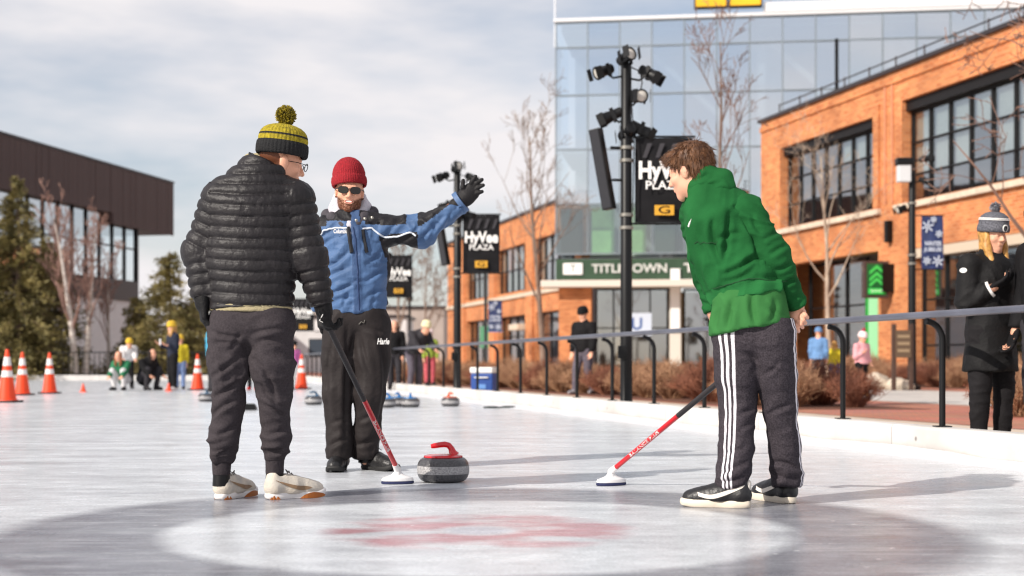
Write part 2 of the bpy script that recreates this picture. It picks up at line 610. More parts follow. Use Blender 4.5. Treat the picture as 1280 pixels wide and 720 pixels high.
def ice_material():
    m = bpy.data.materials.new('rink_ice'); m.use_nodes = True
    t = m.node_tree; N = t.nodes.new; K = t.links.new
    b = t.nodes['Principled BSDF']
    co = N('ShaderNodeTexCoord')
    # streaks left by scraping, along the rink
    mp = N('ShaderNodeMapping'); mp.inputs['Rotation'].default_value = (0, 0, math.radians(62)); mp.inputs['Scale'].default_value = (0.9, 2.6, 1)
    K(co.outputs['Object'], mp.inputs['Vector'])
    n1 = N('ShaderNodeTexNoise'); n1.inputs['Scale'].default_value = 1.3; n1.inputs['Detail'].default_value = 8; n1.inputs['Roughness'].default_value = 0.62
    K(mp.outputs['Vector'], n1.inputs['Vector'])
    r1 = N('ShaderNodeValToRGB'); r1.color_ramp.elements[0].position = 0.32; r1.color_ramp.elements[1].position = 0.62
    r1.color_ramp.elements[0].color = (*C(194, 197, 203), 1); r1.color_ramp.elements[1].color = (*C(220, 224, 228), 1)
    K(n1.outputs['Fac'], r1.inputs['Fac'])
    n2 = N('ShaderNodeTexNoise'); n2.inputs['Scale'].default_value = 1.1; n2.inputs['Detail'].default_value = 6; n2.inputs['Roughness'].default_value = 0.6
    K(co.outputs['Object'], n2.inputs['Vector'])
    # radial distance from the middle of the curling house, wobbled by the noise
    sub = N('ShaderNodeVectorMath'); sub.operation = 'SUBTRACT'; sub.inputs[1].default_value = (-0.125, 5.56, 0)
    K(co.outputs['Object'], sub.inputs[0])
    ln = N('ShaderNodeVectorMath'); ln.operation = 'LENGTH'; K(sub.outputs['Vector'], ln.inputs[0])
    wob = N('ShaderNodeMath'); wob.operation = 'MULTIPLY_ADD'; wob.inputs[1].default_value = 0.12; K(n2.outputs['Fac'], wob.inputs[0]); K(ln.outputs['Value'], wob.inputs[2])
    dv = N('ShaderNodeMath'); dv.operation = 'DIVIDE'; dv.inputs[1].default_value = 2.2; K(wob.outputs[0], dv.inputs[0])
    def ring(stops):
        r = N('ShaderNodeValToRGB'); cr = r.color_ramp
        cr.elements[0].position = stops[0][0]; cr.elements[0].color = (stops[0][1],) * 3 + (1,)
        cr.elements[1].position = stops[-1][0]; cr.elements[1].color = (stops[-1][1],) * 3 + (1,)
        for (p, v) in stops[1:-1]:
            e = cr.elements.new(p); e.color = (v, v, v, 1)
        K(dv.outputs[0], r.inputs['Fac'])
        return r.outputs['Color']
    outer = ring([(0.0, 0), (0.56, 0), (0.60, 0.8), (0.84, 0.9), (0.875, 0.5), (0.91, 0.0), (1, 0)])
    red = ring([(0.0, 0.0), (0.085, 0.05), (0.115, 1), (0.27, 1), (0.32, 0), (1, 0)])
    but = ring([(0.0, 0.7), (0.07, 0.7), (0.10, 0), (1, 0)])
    # worn paint
    n3 = N('ShaderNodeTexNoise'); n3.inputs['Scale'].default_value = 2.1; n3.inputs['Detail'].default_value = 5
    mp3 = N('ShaderNodeMapping'); mp3.inputs['Location'].default_value = (3.3, 1.7, 0); mp3.inputs['Scale'].default_value = (1.2, 2.0, 1)
    K(co.outputs['Object'], mp3.inputs['Vector']); K(mp3.outputs['Vector'], n3.inputs['Vector'])
    r3 = N('ShaderNodeMapRange'); r3.inputs['From Min'].default_value = 0.36; r3.inputs['From Max'].default_value = 0.56; K(n3.outputs['Fac'], r3.inputs['Value'])
    r3b = N('ShaderNodeMapRange'); r3b.inputs['From Min'].default_value = 0.25; r3b.inputs['From Max'].default_value = 0.55; r3b.inputs['To Min'].default_value = 0.68; K(n3.outputs['Fac'], r3b.inputs['Value'])
    cur = r1.outputs['Color']
    for (msk, wear, colr, amt) in ((outer, r3b, C(72, 70, 86), 0.86), (red, r3, C(178, 66, 78), 0.62), (but, r3b, C(150, 150, 172), 0.6)):
        mu = N('ShaderNodeMath'); mu.operation = 'MULTIPLY'; K(msk, mu.inputs[0]); K(wear.outputs['Result'], mu.inputs[1])
        m2 = N('ShaderNodeMath'); m2.operation = 'MULTIPLY'; m2.inputs[1].default_value = amt; K(mu.outputs[0], m2.inputs[0])
        mi = N('ShaderNodeMix'); mi.data_type = 'RGBA'; K(m2.outputs[0], mi.inputs['Factor']); K(cur, mi.inputs['A']); mi.inputs['B'].default_value = (*colr, 1)
        cur = mi.outputs['Result']
    # skate and stone scratches
    mp4 = N('ShaderNodeMapping'); mp4.inputs['Rotation'].default_value = (0, 0, math.radians(25)); mp4.inputs['Scale'].default_value = (1.0, 16.0, 1)
    K(co.outputs['Object'], mp4.inputs['Vector'])
    n4 = N('ShaderNodeTexNoise'); n4.inputs['Scale'].default_value = 6; n4.inputs['Detail'].default_value = 7; n4.inputs['Roughness'].default_value = 0.7; n4.inputs['Distortion'].default_value = 0.6
    K(mp4.outputs['Vector'], n4.inputs['Vector'])
    r4 = N('ShaderNodeMapRange'); r4.inputs['From Min'].default_value = 0.56; r4.inputs['From Max'].default_value = 0.74; r4.inputs['To Max'].default_value = 0.8; K(n4.outputs['Fac'], r4.inputs['Value'])
    mi = N('ShaderNodeMix'); mi.data_type = 'RGBA'; K(r4.outputs['Result'], mi.inputs['Factor']); K(cur, mi.inputs['A']); mi.inputs['B'].default_value = (*C(222, 221, 224), 1)
    # crossing skate cuts and frost crumbs
    cur = mi.outputs['Result']
    for (ang, sc_, lo_, hi_, amt) in ((-38, (0.7, 22.0, 1), 0.60, 0.70, 0.5), (74, (0.5, 30.0, 1), 0.62, 0.72, 0.45)):
        mq = N('ShaderNodeMapping'); mq.inputs['Rotation'].default_value = (0, 0, math.radians(ang)); mq.inputs['Scale'].default_value = sc_; K(co.outputs['Object'], mq.inputs['Vector'])
        nq = N('ShaderNodeTexNoise'); nq.inputs['Scale'].default_value = 2.2; nq.inputs['Detail'].default_value = 4; nq.inputs['Distortion'].default_value = 0.25; K(mq.outputs['Vector'], nq.inputs['Vector'])
        rq = N('ShaderNodeMapRange'); rq.inputs['From Min'].default_value = lo_; rq.inputs['From Max'].default_value = hi_; rq.inputs['To Max'].default_value = amt; K(nq.outputs['Fac'], rq.inputs['Value'])
        mi = N('ShaderNodeMix'); mi.data_type = 'RGBA'; K(rq.outputs['Result'], mi.inputs['Factor']); K(cur, mi.inputs['A']); mi.inputs['B'].default_value = (*C(226, 226, 229), 1); cur = mi.outputs['Result']
    vo = N('ShaderNodeTexVoronoi'); vo.inputs['Scale'].default_value = 5.5; K(co.outputs['Object'], vo.inputs['Vector'])
    rv = N('ShaderNodeMapRange'); rv.inputs['From Min'].default_value = 0.03; rv.inputs['From Max'].default_value = 0.07; rv.inputs['To Min'].default_value = 0.8; rv.inputs['To Max'].default_value = 0.0; K(vo.outputs['Distance'], rv.inputs['Value'])
    mi = N('ShaderNodeMix'); mi.data_type = 'RGBA'; K(rv.outputs['Result'], mi.inputs['Factor']); K(cur, mi.inputs['A']); mi.inputs['B'].default_value = (*C(232, 232, 234), 1)
    # darker wet mottling
    nm = N('ShaderNodeTexNoise'); nm.inputs['Scale'].default_value = 9; nm.inputs['Detail'].default_value = 6; nm.inputs['Roughness'].default_value = 0.7; K(co.outputs['Object'], nm.inputs['Vector'])
    rm = N('ShaderNodeMapRange'); rm.inputs['From Min'].default_value = 0.3; rm.inputs['From Max'].default_value = 0.7; rm.inputs['To Min'].default_value = 0.84; rm.inputs['To Max'].default_value = 1.1; K(nm.outputs['Fac'], rm.inputs['Value'])
    ng = N('ShaderNodeTexNoise'); ng.inputs['Scale'].default_value = 75; ng.inputs['Detail'].default_value = 3; K(co.outputs['Object'], ng.inputs['Vector'])
    rg_ = N('ShaderNodeMapRange'); rg_.inputs['From Min'].default_value = 0.3; rg_.inputs['From Max'].default_value = 0.7; rg_.inputs['To Min'].default_value = 0.82; rg_.inputs['To Max'].default_value = 1.14; K(ng.outputs['Fac'], rg_.inputs['Value'])
    mg_ = N('ShaderNodeMath'); mg_.operation = 'MULTIPLY'; K(rm.outputs['Result'], mg_.inputs[0]); K(rg_.outputs['Result'], mg_.inputs[1])
    hv_ = N('ShaderNodeHueSaturation'); K(mg_.outputs[0], hv_.inputs['Value']); K(mi.outputs['Result'], hv_.inputs['Color'])
    K(hv_.outputs['Color'], b.inputs['Base Color'])
    rr = N('ShaderNodeMapRange'); rr.inputs['To Min'].default_value = 0.10; rr.inputs['To Max'].default_value = 0.40; K(n1.outputs['Fac'], rr.inputs['Value']); K(rr.outputs['Result'], b.inputs['Roughness'])
    b.inputs['IOR'].default_value = 1.31
    # pebbled, scraped relief
    n5 = N('ShaderNodeTexNoise'); n5.inputs['Scale'].default_value = 38; n5.inputs['Detail'].default_value = 3; K(co.outputs['Object'], n5.inputs['Vector'])
    ad = N('ShaderNodeMath'); ad.operation = 'MULTIPLY_ADD'; ad.inputs[1].default_value = 0.5; K(n4.outputs['Fac'], ad.inputs[0]); K(n5.outputs['Fac'], ad.inputs[2])
    bp = N('ShaderNodeBump'); bp.inputs['Strength'].default_value = 0.30; bp.inputs['Distance'].default_value = 0.004
    K(ad.outputs[0], bp.inputs['Height']); K(bp.outputs['Normal'], b.inputs['Normal'])
    return m

def sheet(name, pts, z, material, kind='structure'):
    me = mesh_from([(x, y, z) for x, y in pts], [range(len(pts))], name)
    return tag(link(name, me, material), kind=kind)

FAR = 57.0
M_ground = mat('far_ground', C(150, 142, 134), 0.9, var=0.25, var_scale=0.3, bump=0.3, bump_scale=3)
sheet('ground', [(-1500, -300), (1500, -300), (1500, 2200), (-1500, 2200)], -0.06, M_ground)
sheet('rink_ice', [(-60, -4), (E(-4), -4), (E(FAR), FAR), (-60, FAR)], 0.0, ice_material())
M_conc = mat('plaza_concrete', C(196, 178, 160), 0.85, var=0.16, var_scale=1.6, bump=0.25, bump_scale=30)
M_conc2 = mat('walk_concrete', C(188, 182, 176), 0.85, var=0.12, var_scale=2.0, bump=0.25, bump_scale=30)

def paver_mat(name, c1, c2, scale):
    m = bpy.data.materials.new(name); m.use_nodes = True
    t = m.node_tree; b = t.nodes['Principled BSDF']; N = t.nodes.new; K = t.links.new
    co = N('ShaderNodeTexCoord'); mp = N('ShaderNodeMapping'); mp.inputs['Rotation'].default_value = (0, 0, math.radians(14)); K(co.outputs['Object'], mp.inputs['Vector'])
    br = N('ShaderNodeTexBrick'); br.inputs['Scale'].default_value = scale; br.inputs['Color1'].default_value = (*c1, 1); br.inputs['Color2'].default_value = (*c2, 1)
    br.inputs['Mortar'].default_value = (*C(120, 100, 90), 1); br.inputs['Mortar Size'].default_value = 0.012; K(mp.outputs['Vector'], br.inputs['Vector'])
    n = N('ShaderNodeTexNoise'); n.inputs['Scale'].default_value = 1.2; n.inputs['Detail'].default_value = 6; K(co.outputs['Object'], n.inputs['Vector'])
    mi = N('ShaderNodeMix'); mi.data_type = 'RGBA'; mi.blend_type = 'MULTIPLY'; mi.inputs['Factor'].default_value = 0.5
    K(br.outputs['Color'], mi.inputs['A']); K(n.outputs['Color'], mi.inputs['B'])
    hs = N('ShaderNodeHueSaturation'); hs.inputs['Value'].default_value = 1.5; K(mi.outputs['Result'], hs.inputs['Color']); K(hs.outputs['Color'], b.inputs['Base Color'])
    b.inputs['Roughness'].default_value = 0.85
    return m
M_pave = paver_mat('red_pavers', C(150, 92, 74), C(176, 112, 90), 3.4)
M_mulch = mat('bed_mulch', C(110, 70, 52), 0.95, var=0.4, var_scale=12, bump=0.9, bump_scale=25)

def strip(name, c0, c1, y0, y1, z, m):
    return sheet(name, [(E(y0, c0), y0), (E(y0, c1), y0), (E(y1, c1), y1), (E(y1, c0), y1)], z, m)
strip('plaza', 5.58, 120, -4, 160, 0.05, M_conc)
sheet('far_plaza', [(-120, FAR + 0.1), (E(FAR, 5.575), FAR + 0.1), (E(160, 5.575), 160), (-120, 160)], 0.05, M_conc2)
strip('paver_band', 7.9, 11.6, -4, 120, 0.054, M_pave)
strip('walkway', 11.8, 17.2, -4, 120, 0.0545, M_conc2)
strip('paver_path', 17.5, 19.2, -4, 120, 0.055, M_pave)

# ---------------------------------------------------------------- white curb round the ice
M_curb = mat('curb_white', C(226, 222, 218), 0.55, var=0.0, bump=0.25, bump_scale=14, col2=C(186, 180, 176))
def curb_mat():
    m = mat('curb_paint', C(206, 202, 198), 0.6, var=0.14, var_scale=2.5, bump=0.35, bump_scale=18)
    t = m.node_tree; b = t.nodes['Principled BSDF']
    src = b.inputs['Base Color'].links[0].from_socket
    co = t.nodes.new('ShaderNodeTexCoord')
    v = t.nodes.new('ShaderNodeTexVoronoi'); v.inputs['Scale'].default_value = 5
    t.links.new(co.outputs['Object'], v.inputs['Vector'])
    r = t.nodes.new('ShaderNodeMapRange'); r.inputs['From Min'].default_value = 0.05; r.inputs['From Max'].default_value = 0.11; r.inputs['To Min'].default_value = 0.7; r.inputs['To Max'].default_value = 0
    t.links.new(v.outputs['Distance'], r.inputs['Value'])
    mi = t.nodes.new('ShaderNodeMix'); mi.data_type = 'RGBA'; t.links.new(r.outputs['Result'], mi.inputs['Factor'])
    t.links.new(src, mi.inputs['A']); mi.inputs['B'].default_value = (*C(90, 82, 78), 1)
    t.links.new(mi.outputs['Result'], b.inputs['Base Color'])
    return m
M_curb = curb_mat()
def curb(p0, p1, nrm, name):
    """boards in 2.4 m lengths with a small snow ledge at the foot, each with its own joint"""
    p0 = np.array([*p0, 0.0]); p1 = np.array([*p1, 0.0]); d = p1 - p0; Ln = np.linalg.norm(d); d = d / Ln; n = np.array([*nrm, 0.0])
    ro = empty(name, p0); ro['kind'] = 'structure'
    k = int(Ln / 2.44)
    me = None
    for i in range(k + 1):
        L_ = 2.43 if i < k else Ln - k * 2.44 - 0.01
        if L_ < 0.1: break
        if me is None or i == k:
            mb = MB()
            prof = [(0.0, -0.03), (0.0, 0.175), (0.012, 0.195), (0.03, 0.2), (0.15, 0.2), (0.168, 0.193), (0.18, 0.17), (0.18, -0.03)]
            mb.prism([n * a + UP * z for a, z in prof], d * L_)
            o = mb.build('curb_board', M_curb, ro, smooth=False, local=True)
            if i < k: me = o.data
        else:
            o = link('curb_board', me, None, ro)
        o.location = d * i * 2.44
    return ro
curb((E(-3.5), -3.5), (E(FAR), FAR), n_out[:2], 'rink_curb')
curb((-58, FAR), (E(FAR) - 0.02, FAR), (0, 1), 'far_rink_curb')

# soft snow pushed against the curb foot
def snow_ridge():
    v = []; f = []; n = 260; w = 9
    for i in range(n):
        Y = 2 + i * (54.0 / n)
        for j in range(w):
            a = j / (w - 1)
            h = 0.045 * math.sin(PI * min(1, a * 1.0) * 0.5) ** 2
            p = np.array([E(Y), Y, 0]) - n_out * (0.30 * (1 - a)) 
            nn = float(vnoise(np.array([[Y * 1.7, a * 3, 0.5]]))[0])
            v.append((p[0] - n_out[0] * 0.06 * nn, p[1], 0.001 + h * (0.35 + 0.9 * nn) * (1 if 0 < j else 0) - (0.004 if j == 0 else 0)))
    for i in range(n - 1):
        for j in range(w - 1):
            f.append((i * w + j, i * w + j + 1, (i + 1) * w + j + 1, (i + 1) * w + j))
    o = link('snow_ridge', mesh_from(v, f), mat('snow', C(212, 212, 216), 0.7, bump=0.6, bump_scale=30), smooth=True)
    tag(o, kind='stuff')
snow_ridge()

# ---------------------------------------------------------------- handrail
M_black = mat('black_steel', C(15, 15, 17), 0.42, spec=0.3, var=0.2, var_scale=5, bump=0.05, bump_scale=40)
M_rail = mat('rail_steel', C(104, 106, 118), 0.32, metal=0.5, var=0.2, var_scale=3)
def handrail():
    ro = empty('handrail', (E(0, 5.63), 0, 0.2), label='long black metal handrail along the white curb on the right of the ice', cat='railing')
    mb = MB()
    pr = []
    for Y in np.linspace(3, FAR + 1, 40):
        pr.append(np.array([E(Y, 5.63), Y, 1.0]) - n_out * 0.13)
    # flattened top tube
    n0 = len(pr)
    for i in range(n0):
        for k in range(12):
            a = 2 * PI * k / 12
            mb.v.append(pr[i] + n_out * 0.034 * math.cos(a) + UP * 0.026 * math.sin(a))
    for i in range(n0 - 1):
        for k in range(12):
            mb.f.append([i * 12 + k, i * 12 + (k + 1) % 12, (i + 1) * 12 + (k + 1) % 12, (i + 1) * 12 + k])
    mb.build('top_rail', M_rail, ro, smooth=True)
    m2 = MB()
    pts = [np.array([0, 0, 0.0]), np.array([0, 0, 0.62])]
    for a in np.linspace(0, PI / 2, 8)[1:]:
        pts.append(UP * (0.62 + 0.135 * math.sin(a)) - n_out * 0.13 * (1 - math.cos(a)))
    m2.tube(pts, 0.023, 10)
    m2.box((0, 0, 0.004), (0.11, 0.11, 0.008))
    me = None
    for k in range(-3, 30):
        Y = 10.19 + 1.475 * k
        if me is None:
            o = m2.build('post', M_black, ro, smooth=True, local=True); me = o.data
        else:
            o = link('post', me, None, ro)
        o.location = np.array([E(Y, 5.63), Y, 0.2]) - base_of(ro)
handrail()

def far_fence():
    ro = empty('far_fence', (-40, FAR + 0.6, 0.05), label='low dark metal picket fence behind the far end of the rink', cat='fence')
    mb = MB(); mb.box((-32, FAR + 0.6, 1.12), (46, 0.05, 0.05)); mb.box((-32, FAR + 0.6, 0.25), (46, 0.04, 0.04))
    mb.build('rail', M_black, ro)
    m2 = MB(); m2.box((0, 0, 0.5), (0.025, 0.025, 1.05)); me = m2.build('picket', M_black, ro, local=True)
    me.location = (-14.5, 0, 0)
    for i in range(1, 215):
        o = link('picket', me.data, None, ro); o.location = (-14.5 + i * 0.21, 0, 0)
far_fence()

# ---------------------------------------------------------------- light poles with spots, speakers and banners
M_lens = mat('spot_lens', C(210, 205, 195), 0.15, coat=0.6)
M_clamp = mat('clamp_steel', C(150, 146, 138), 0.35, metal=0.7)
M_banner = mat('banner_black', C(20, 19, 22), 0.65, spec=0.2, var=0.3, var_scale=5, bump=0.5, bump_scale=6)
M_white = mat('print_white', C(235, 233, 230), 0.6)
M_yellow = mat('print_yellow', C(206, 152, 40), 0.6)
M_gray_print = mat('print_gray', C(88, 86, 92), 0.6)

def spot_parts(ro, pos, d, s=1.0):
    d = unit(d)
    mb = MB()
    mb.lathe([(0.045, -0.12), (0.062, -0.11), (0.066, 0.0), (0.08, 0.10), (0.088, 0.115), (0.088, 0.13), (0.074, 0.132), (0.070, 0.12)], c=pos, axis=d, n=18)
    side = unit(np.cross(d, UP + 0.01)); up = np.cross(side, d)
    # yoke and barn-door flaps
    mb.box(pos + side * 0.085 * 1, (0.012, 0.05, 0.16), (side, d, up)); mb.box(pos - side * 0.085, (0.012, 0.05, 0.16), (side, d, up))
    for sg in (-1, 1):
        mb.box(pos + d * 0.165 + side * sg * 0.10, (0.006, 0.09, 0.15), (unit(side + d * 0.35 * sg), unit(d - side * 0.35 * sg), up))
    for q in mb.v: pass
    o = mb.build('spotlight', M_black, ro, smooth=True)
    ml = MB(); ml.lathe([(0.0705, 0.0), (0.05, 0.008), (0.02, 0.012), (0.001, 0.013)], c=pos + d * 0.121, axis=d, n=18)
    l = ml.build('lens', M_lens, ro, smooth=True)
    l.parent = o

def light_pole(Y, label, spots=True, flip=0.0):
    X = E(Y, 5.88)
    ro = empty('light_pole', (X, Y, 0.05), label=label, cat='light pole', group='black light poles along the handrail')
    b0 = np.array([X, Y, 0.05])
    mb = MB(); mb.lathe([(0.16, 0), (0.16, 0.03), (0.10, 0.06), (0.078, 0.10), (0.076, 0.5), (0.066, 4.35), (0.05, 4.37)], c=b0, n=20)
    mb.build('shaft', M_black, ro, smooth=True)
    for z in (2.28, 2.44, 3.12, 3.28):
        m2 = MB(); m2.lathe([(0.074, 0), (0.086, 0.004), (0.086, 0.042), (0.074, 0.046)], c=b0 + UP * z, n=20); m2.build('clamp', M_clamp, ro, smooth=True)
    for (dx, dy, z, d) in ((-0.02, -0.06, 4.42, (0.5, -0.85, 0.25)), (-0.27, 0.0, 4.27, (-0.75, -0.5, -0.35)), (0.27, 0.0, 4.24, (0.8, -0.3, -0.5)),
                           (0.14, -0.10, 3.92, (0.25, -0.95, -0.05)), (-0.16, 0.03, 3.72, (-0.9, 0.1, -0.4)), (0.16, 0.04, 3.55, (0.85, 0.25, -0.45)), (0.02, -0.02, 3.50, (-0.3, 0.9, -0.3))):
        p = b0 + np.array([dx, dy, z])
        mb = MB(); mb.tube([b0 + UP * (z - 0.06), b0 + np.array([dx * 0.6, dy * 0.6, z - 0.09]), p - UP * 0.02], 0.014, 6); 
        mb.build('bracket', M_black, ro, smooth=True)
        spot_parts(ro, p, d)
    mb = MB(); mb.tube([b0 + np.array([0.05, -0.07, 4.3]), b0 + np.array([0.17, -0.06, 4.25]), b0 + np.array([0.19, -0.09, 4.1]), b0 + np.array([0.16, -0.08, 3.95])], 0.009, 6)
    mb.tube([b0 + np.array([0.06, -0.06, 3.9]), b0 + np.array([0.09, -0.08, 3.4]), b0 + np.array([0.075, -0.07, 2.5])], 0.007, 6)
    mb.build('cable', M_black, ro, smooth=True)
    # tall column loudspeaker leaning down towards the ice
    sp = b0 + np.array([-0.30, -0.05, 3.03]); ax = unit(np.array([0.17, -0.02, -1.0])); sd = unit(np.cross(ax, np.array([-0.5, -0.85, 0]))); fr = np.cross(sd, ax)
    mb = MB(); mb.box(sp, (0.145, 1.02, 0.13), (sd, ax, fr)); so = mb.build('loudspeaker', M_black, ro, bevel=0.012)
    gp = MB(); gp.box(sp + fr * 0.068 * (1 if fr[1] < 0 else -1), (0.12, 0.98, 0.006), (sd, ax, fr)); g = gp.build('grille', mat('speaker_grille', C(38, 38, 44), 0.7, bump=0.8, bump_scale=300), ro); g.parent = so
    mb = MB(); mb.tube([b0 + UP * 3.3, b0 + np.array([-0.20, -0.03, 3.3])], 0.022, 8); mb.tube([b0 + UP * 2.9, b0 + np.array([-0.18, -0.03, 2.9])], 0.018, 8); mb.build('speaker_arm', M_black, ro, smooth=True)
    # ornaments low on the shaft
    mb = MB(); mb.box(b0 + np.array([-0.05, -0.075, 0.75]), (0.12, 0.07, 0.16)); mb.build('outlet_box', M_black, ro, bevel=0.01)

def banner(Y, z0, z1, label, dx0=0.11, w=0.72, c=5.88, style='plaza', X=None):
    X = E(Y, c) if X is None else X
    ro = empty('banner', (X + dx0, Y, z0), label=label, cat='banner', group='banners on the light poles')
    mt = M_banner if style == 'plaza' else mat('banner_navy', C(34, 48, 92), 0.6, var=0.3, var_scale=6, bump=0.4, bump_scale=6)
    nx, nz_ = 14, 20
    v = []; f = []
    for side in (0, 1):
        for i in range(nx + 1):
            for j in range(nz_ + 1):
                a, b = i / nx, j / nz_
                yy = 0.022 * math.sin(a * 5 + b * 3) * math.sin(PI * b) + 0.010 * math.sin(b * 11 + a * 9) - 0.03 * math.sin(PI * b) * (a)
                v.append((a * w, yy + side * 0.004, (z1 - z0) * b))
    n1 = (nx + 1) * (nz_ + 1)
    for side in (0, 1):
        for i in range(nx):
            for j in range(nz_):
                q = [side * n1 + i * (nz_ + 1) + j, side * n1 + (i + 1) * (nz_ + 1) + j, side * n1 + (i + 1) * (nz_ + 1) + j + 1, side * n1 + i * (nz_ + 1) + j + 1]
                f.append(q if side == 0 else q[::-1])
    link('cloth', mesh_from(v, f), mt, ro, smooth=True)
    for z in (z0 - 0.015, z1 + 0.015):
        mb = MB(); mb.tube([(X, Y, z), (X + dx0 + w + 0.03, Y, z)], 0.014, 8); mb.build('banner_arm', M_black, ro, smooth=True)
    o = np.array([X + dx0 + w / 2, Y - 0.06, z0]); R = np.array([1.0, 0, 0]); H = z1 - z0
    if style == 'plaza':
        lettering('HyVee', o + UP * H * 0.60, R, UP, 0.30, M_white, ro, bold=0.011, width=w * 0.90, stretch=1.0)
        lettering('PLAZA', o + UP * H * 0.43, R, UP, 0.15, M_white, ro, width=w * 0.66, bold=0.002)
        mb = MB(); mb.box(o + UP * H * 0.14, (w * 0.34, 0.006, H * 0.12)); mb.build('yellow_emblem', M_yellow, ro, bevel=0.004)
        lettering('G', o + UP * H * 0.14 - np.array([0, 0.004, 0]), R, UP, 0.13, M_banner, ro, width=w * 0.2, name='emblem_mark')
        for i in range(4):
            mb = MB(); a = (-0.27 + i * 0.16) * w / 0.72
            mb.prism([o + np.array([a, 0.02, H * 0.76]), o + np.array([a + 0.05, 0.02, H * 0.76]), o + np.array([a + 0.12, 0.02, H * 0.93]), o + np.array([a + 0.06, 0.02, H * 0.93])], (0, 0.003, 0)); mb.build('print_stripe', mat('print_charcoal', C(52, 50, 55), 0.7), ro)
    else:
        mw = mat('print_pale', C(196, 204, 220), 0.6)
        lettering('WINTER', o + UP * H * 0.47, R, UP, 0.14, mw, ro, width=w * 0.8, bold=0.004)
        lettering('JUBILEE', o + UP * H * 0.36, R, UP, 0.12, mw, ro, width=w * 0.84, bold=0.003)
        for (px_, pz_, r_) in ((-0.18, 0.80, 0.12), (0.2, 0.66, 0.07), (0.16, 0.14, 0.11), (-0.2, 0.15, 0.08), (0.02, 0.93, 0.06)):
            mb = MB()
            for k in range(3):
                a = k * PI / 3 + 0.3
                dv_ = np.array([math.cos(a), 0, math.sin(a)]) * r_ * 1.2
                nn = np.array([-math.sin(a), 0, math.cos(a)]) * 0.016
                cc = o + np.array([px_ * w / 0.72, 0, H * pz_])
                mb.prism([cc - dv_ - nn, cc + dv_ - nn, cc + dv_ + nn, cc - dv_ + nn], (0, 0.003, 0))
            mb.build('snowflake', mw, ro)
    return ro

light_pole(17.8, 'nearest tall black pole with spotlights and tilted speaker, beside the boy in green')
light_pole(27.8, 'black spotlight pole just behind the waving man\'s raised glove')
light_pole(37.8, 'far black spotlight pole mostly hidden behind the man in blue')
light_pole(47.8, 'farthest black spotlight pole beyond the man in blue')
banner(17.8, 2.42, 3.48, 'large black plaza banner hanging directly behind the boy\'s head')
banner(27.8, 2.44, 3.56, 'black plaza banner hanging below the waving man\'s raised glove')
banner(37.8, 2.44, 3.52, 'small black plaza banner hanging under the waving man\'s outstretched arm', dx0=0.2)
banner(47.8, 1.75, 2.85, 'tiny far black banner between the two men', dx0=-1.3, w=0.72)

# ================================================================ buildings
def brick_material(name='orange_brick', c1=C(182, 104, 58), c2=C(216, 140, 86), mort=C(200, 150, 112)):
    m = bpy.data.materials.new(name); m.use_nodes = True
    t = m.node_tree; b = t.nodes['Principled BSDF']; N = t.nodes.new; K = t.links.new
    uv = N('ShaderNodeAttribute'); uv.attribute_name = 'wall_uv'
    br = N('ShaderNodeTexBrick'); br.inputs['Scale'].default_value = 1.0
    br.inputs['Brick Width'].default_value = 0.30; br.inputs['Row Height'].default_value = 0.10; br.inputs['Mortar Size'].default_value = 0.010
    br.inputs['Color1'].default_value = (*c1, 1); br.inputs['Color2'].default_value = (*c2, 1); br.inputs['Mortar'].default_value = (*mort, 1)
    K(uv.outputs['Vector'], br.inputs['Vector'])
    n = N('ShaderNodeTexNoise'); n.inputs['Scale'].default_value = 0.7; n.inputs['Detail'].default_value = 6; K(uv.outputs['Vector'], n.inputs['Vector'])
    r = N('ShaderNodeMapRange'); r.inputs['From Min'].default_value = 0.3; r.inputs['From Max'].default_value = 0.7; r.inputs['To Min'].default_value = 0.72; r.inputs['To Max'].default_value = 1.18
    K(n.outputs['Fac'], r.inputs['Value'])
    hs = N('ShaderNodeHueSaturation'); K(r.outputs['Result'], hs.inputs['Value']); K(br.outputs['Color'], hs.inputs['Color']); K(hs.outputs['Color'], b.inputs['Base Color'])
    bp = N('ShaderNodeBump'); bp.inputs['Strength'].default_value = 0.5; bp.inputs['Distance'].default_value = 0.01; bp.invert = True
    K(br.outputs['Fac'], bp.inputs['Height']); K(bp.outputs['Normal'], b.inputs['Normal'])
    b.inputs['Roughness'].default_value = 0.85
    return m
M_brick = brick_material()
M_stone = mat('sill_stone', C(206, 190, 170), 0.75, var=0.15, var_scale=3)
M_frame = mat('window_frame_dark', C(22, 20, 21), 0.5, spec=0.3)
M_coping = mat('coping_metal', C(58, 52, 54), 0.4, metal=0.4)
M_dark_int = mat('interior_dark', C(46, 42, 42), 0.9)

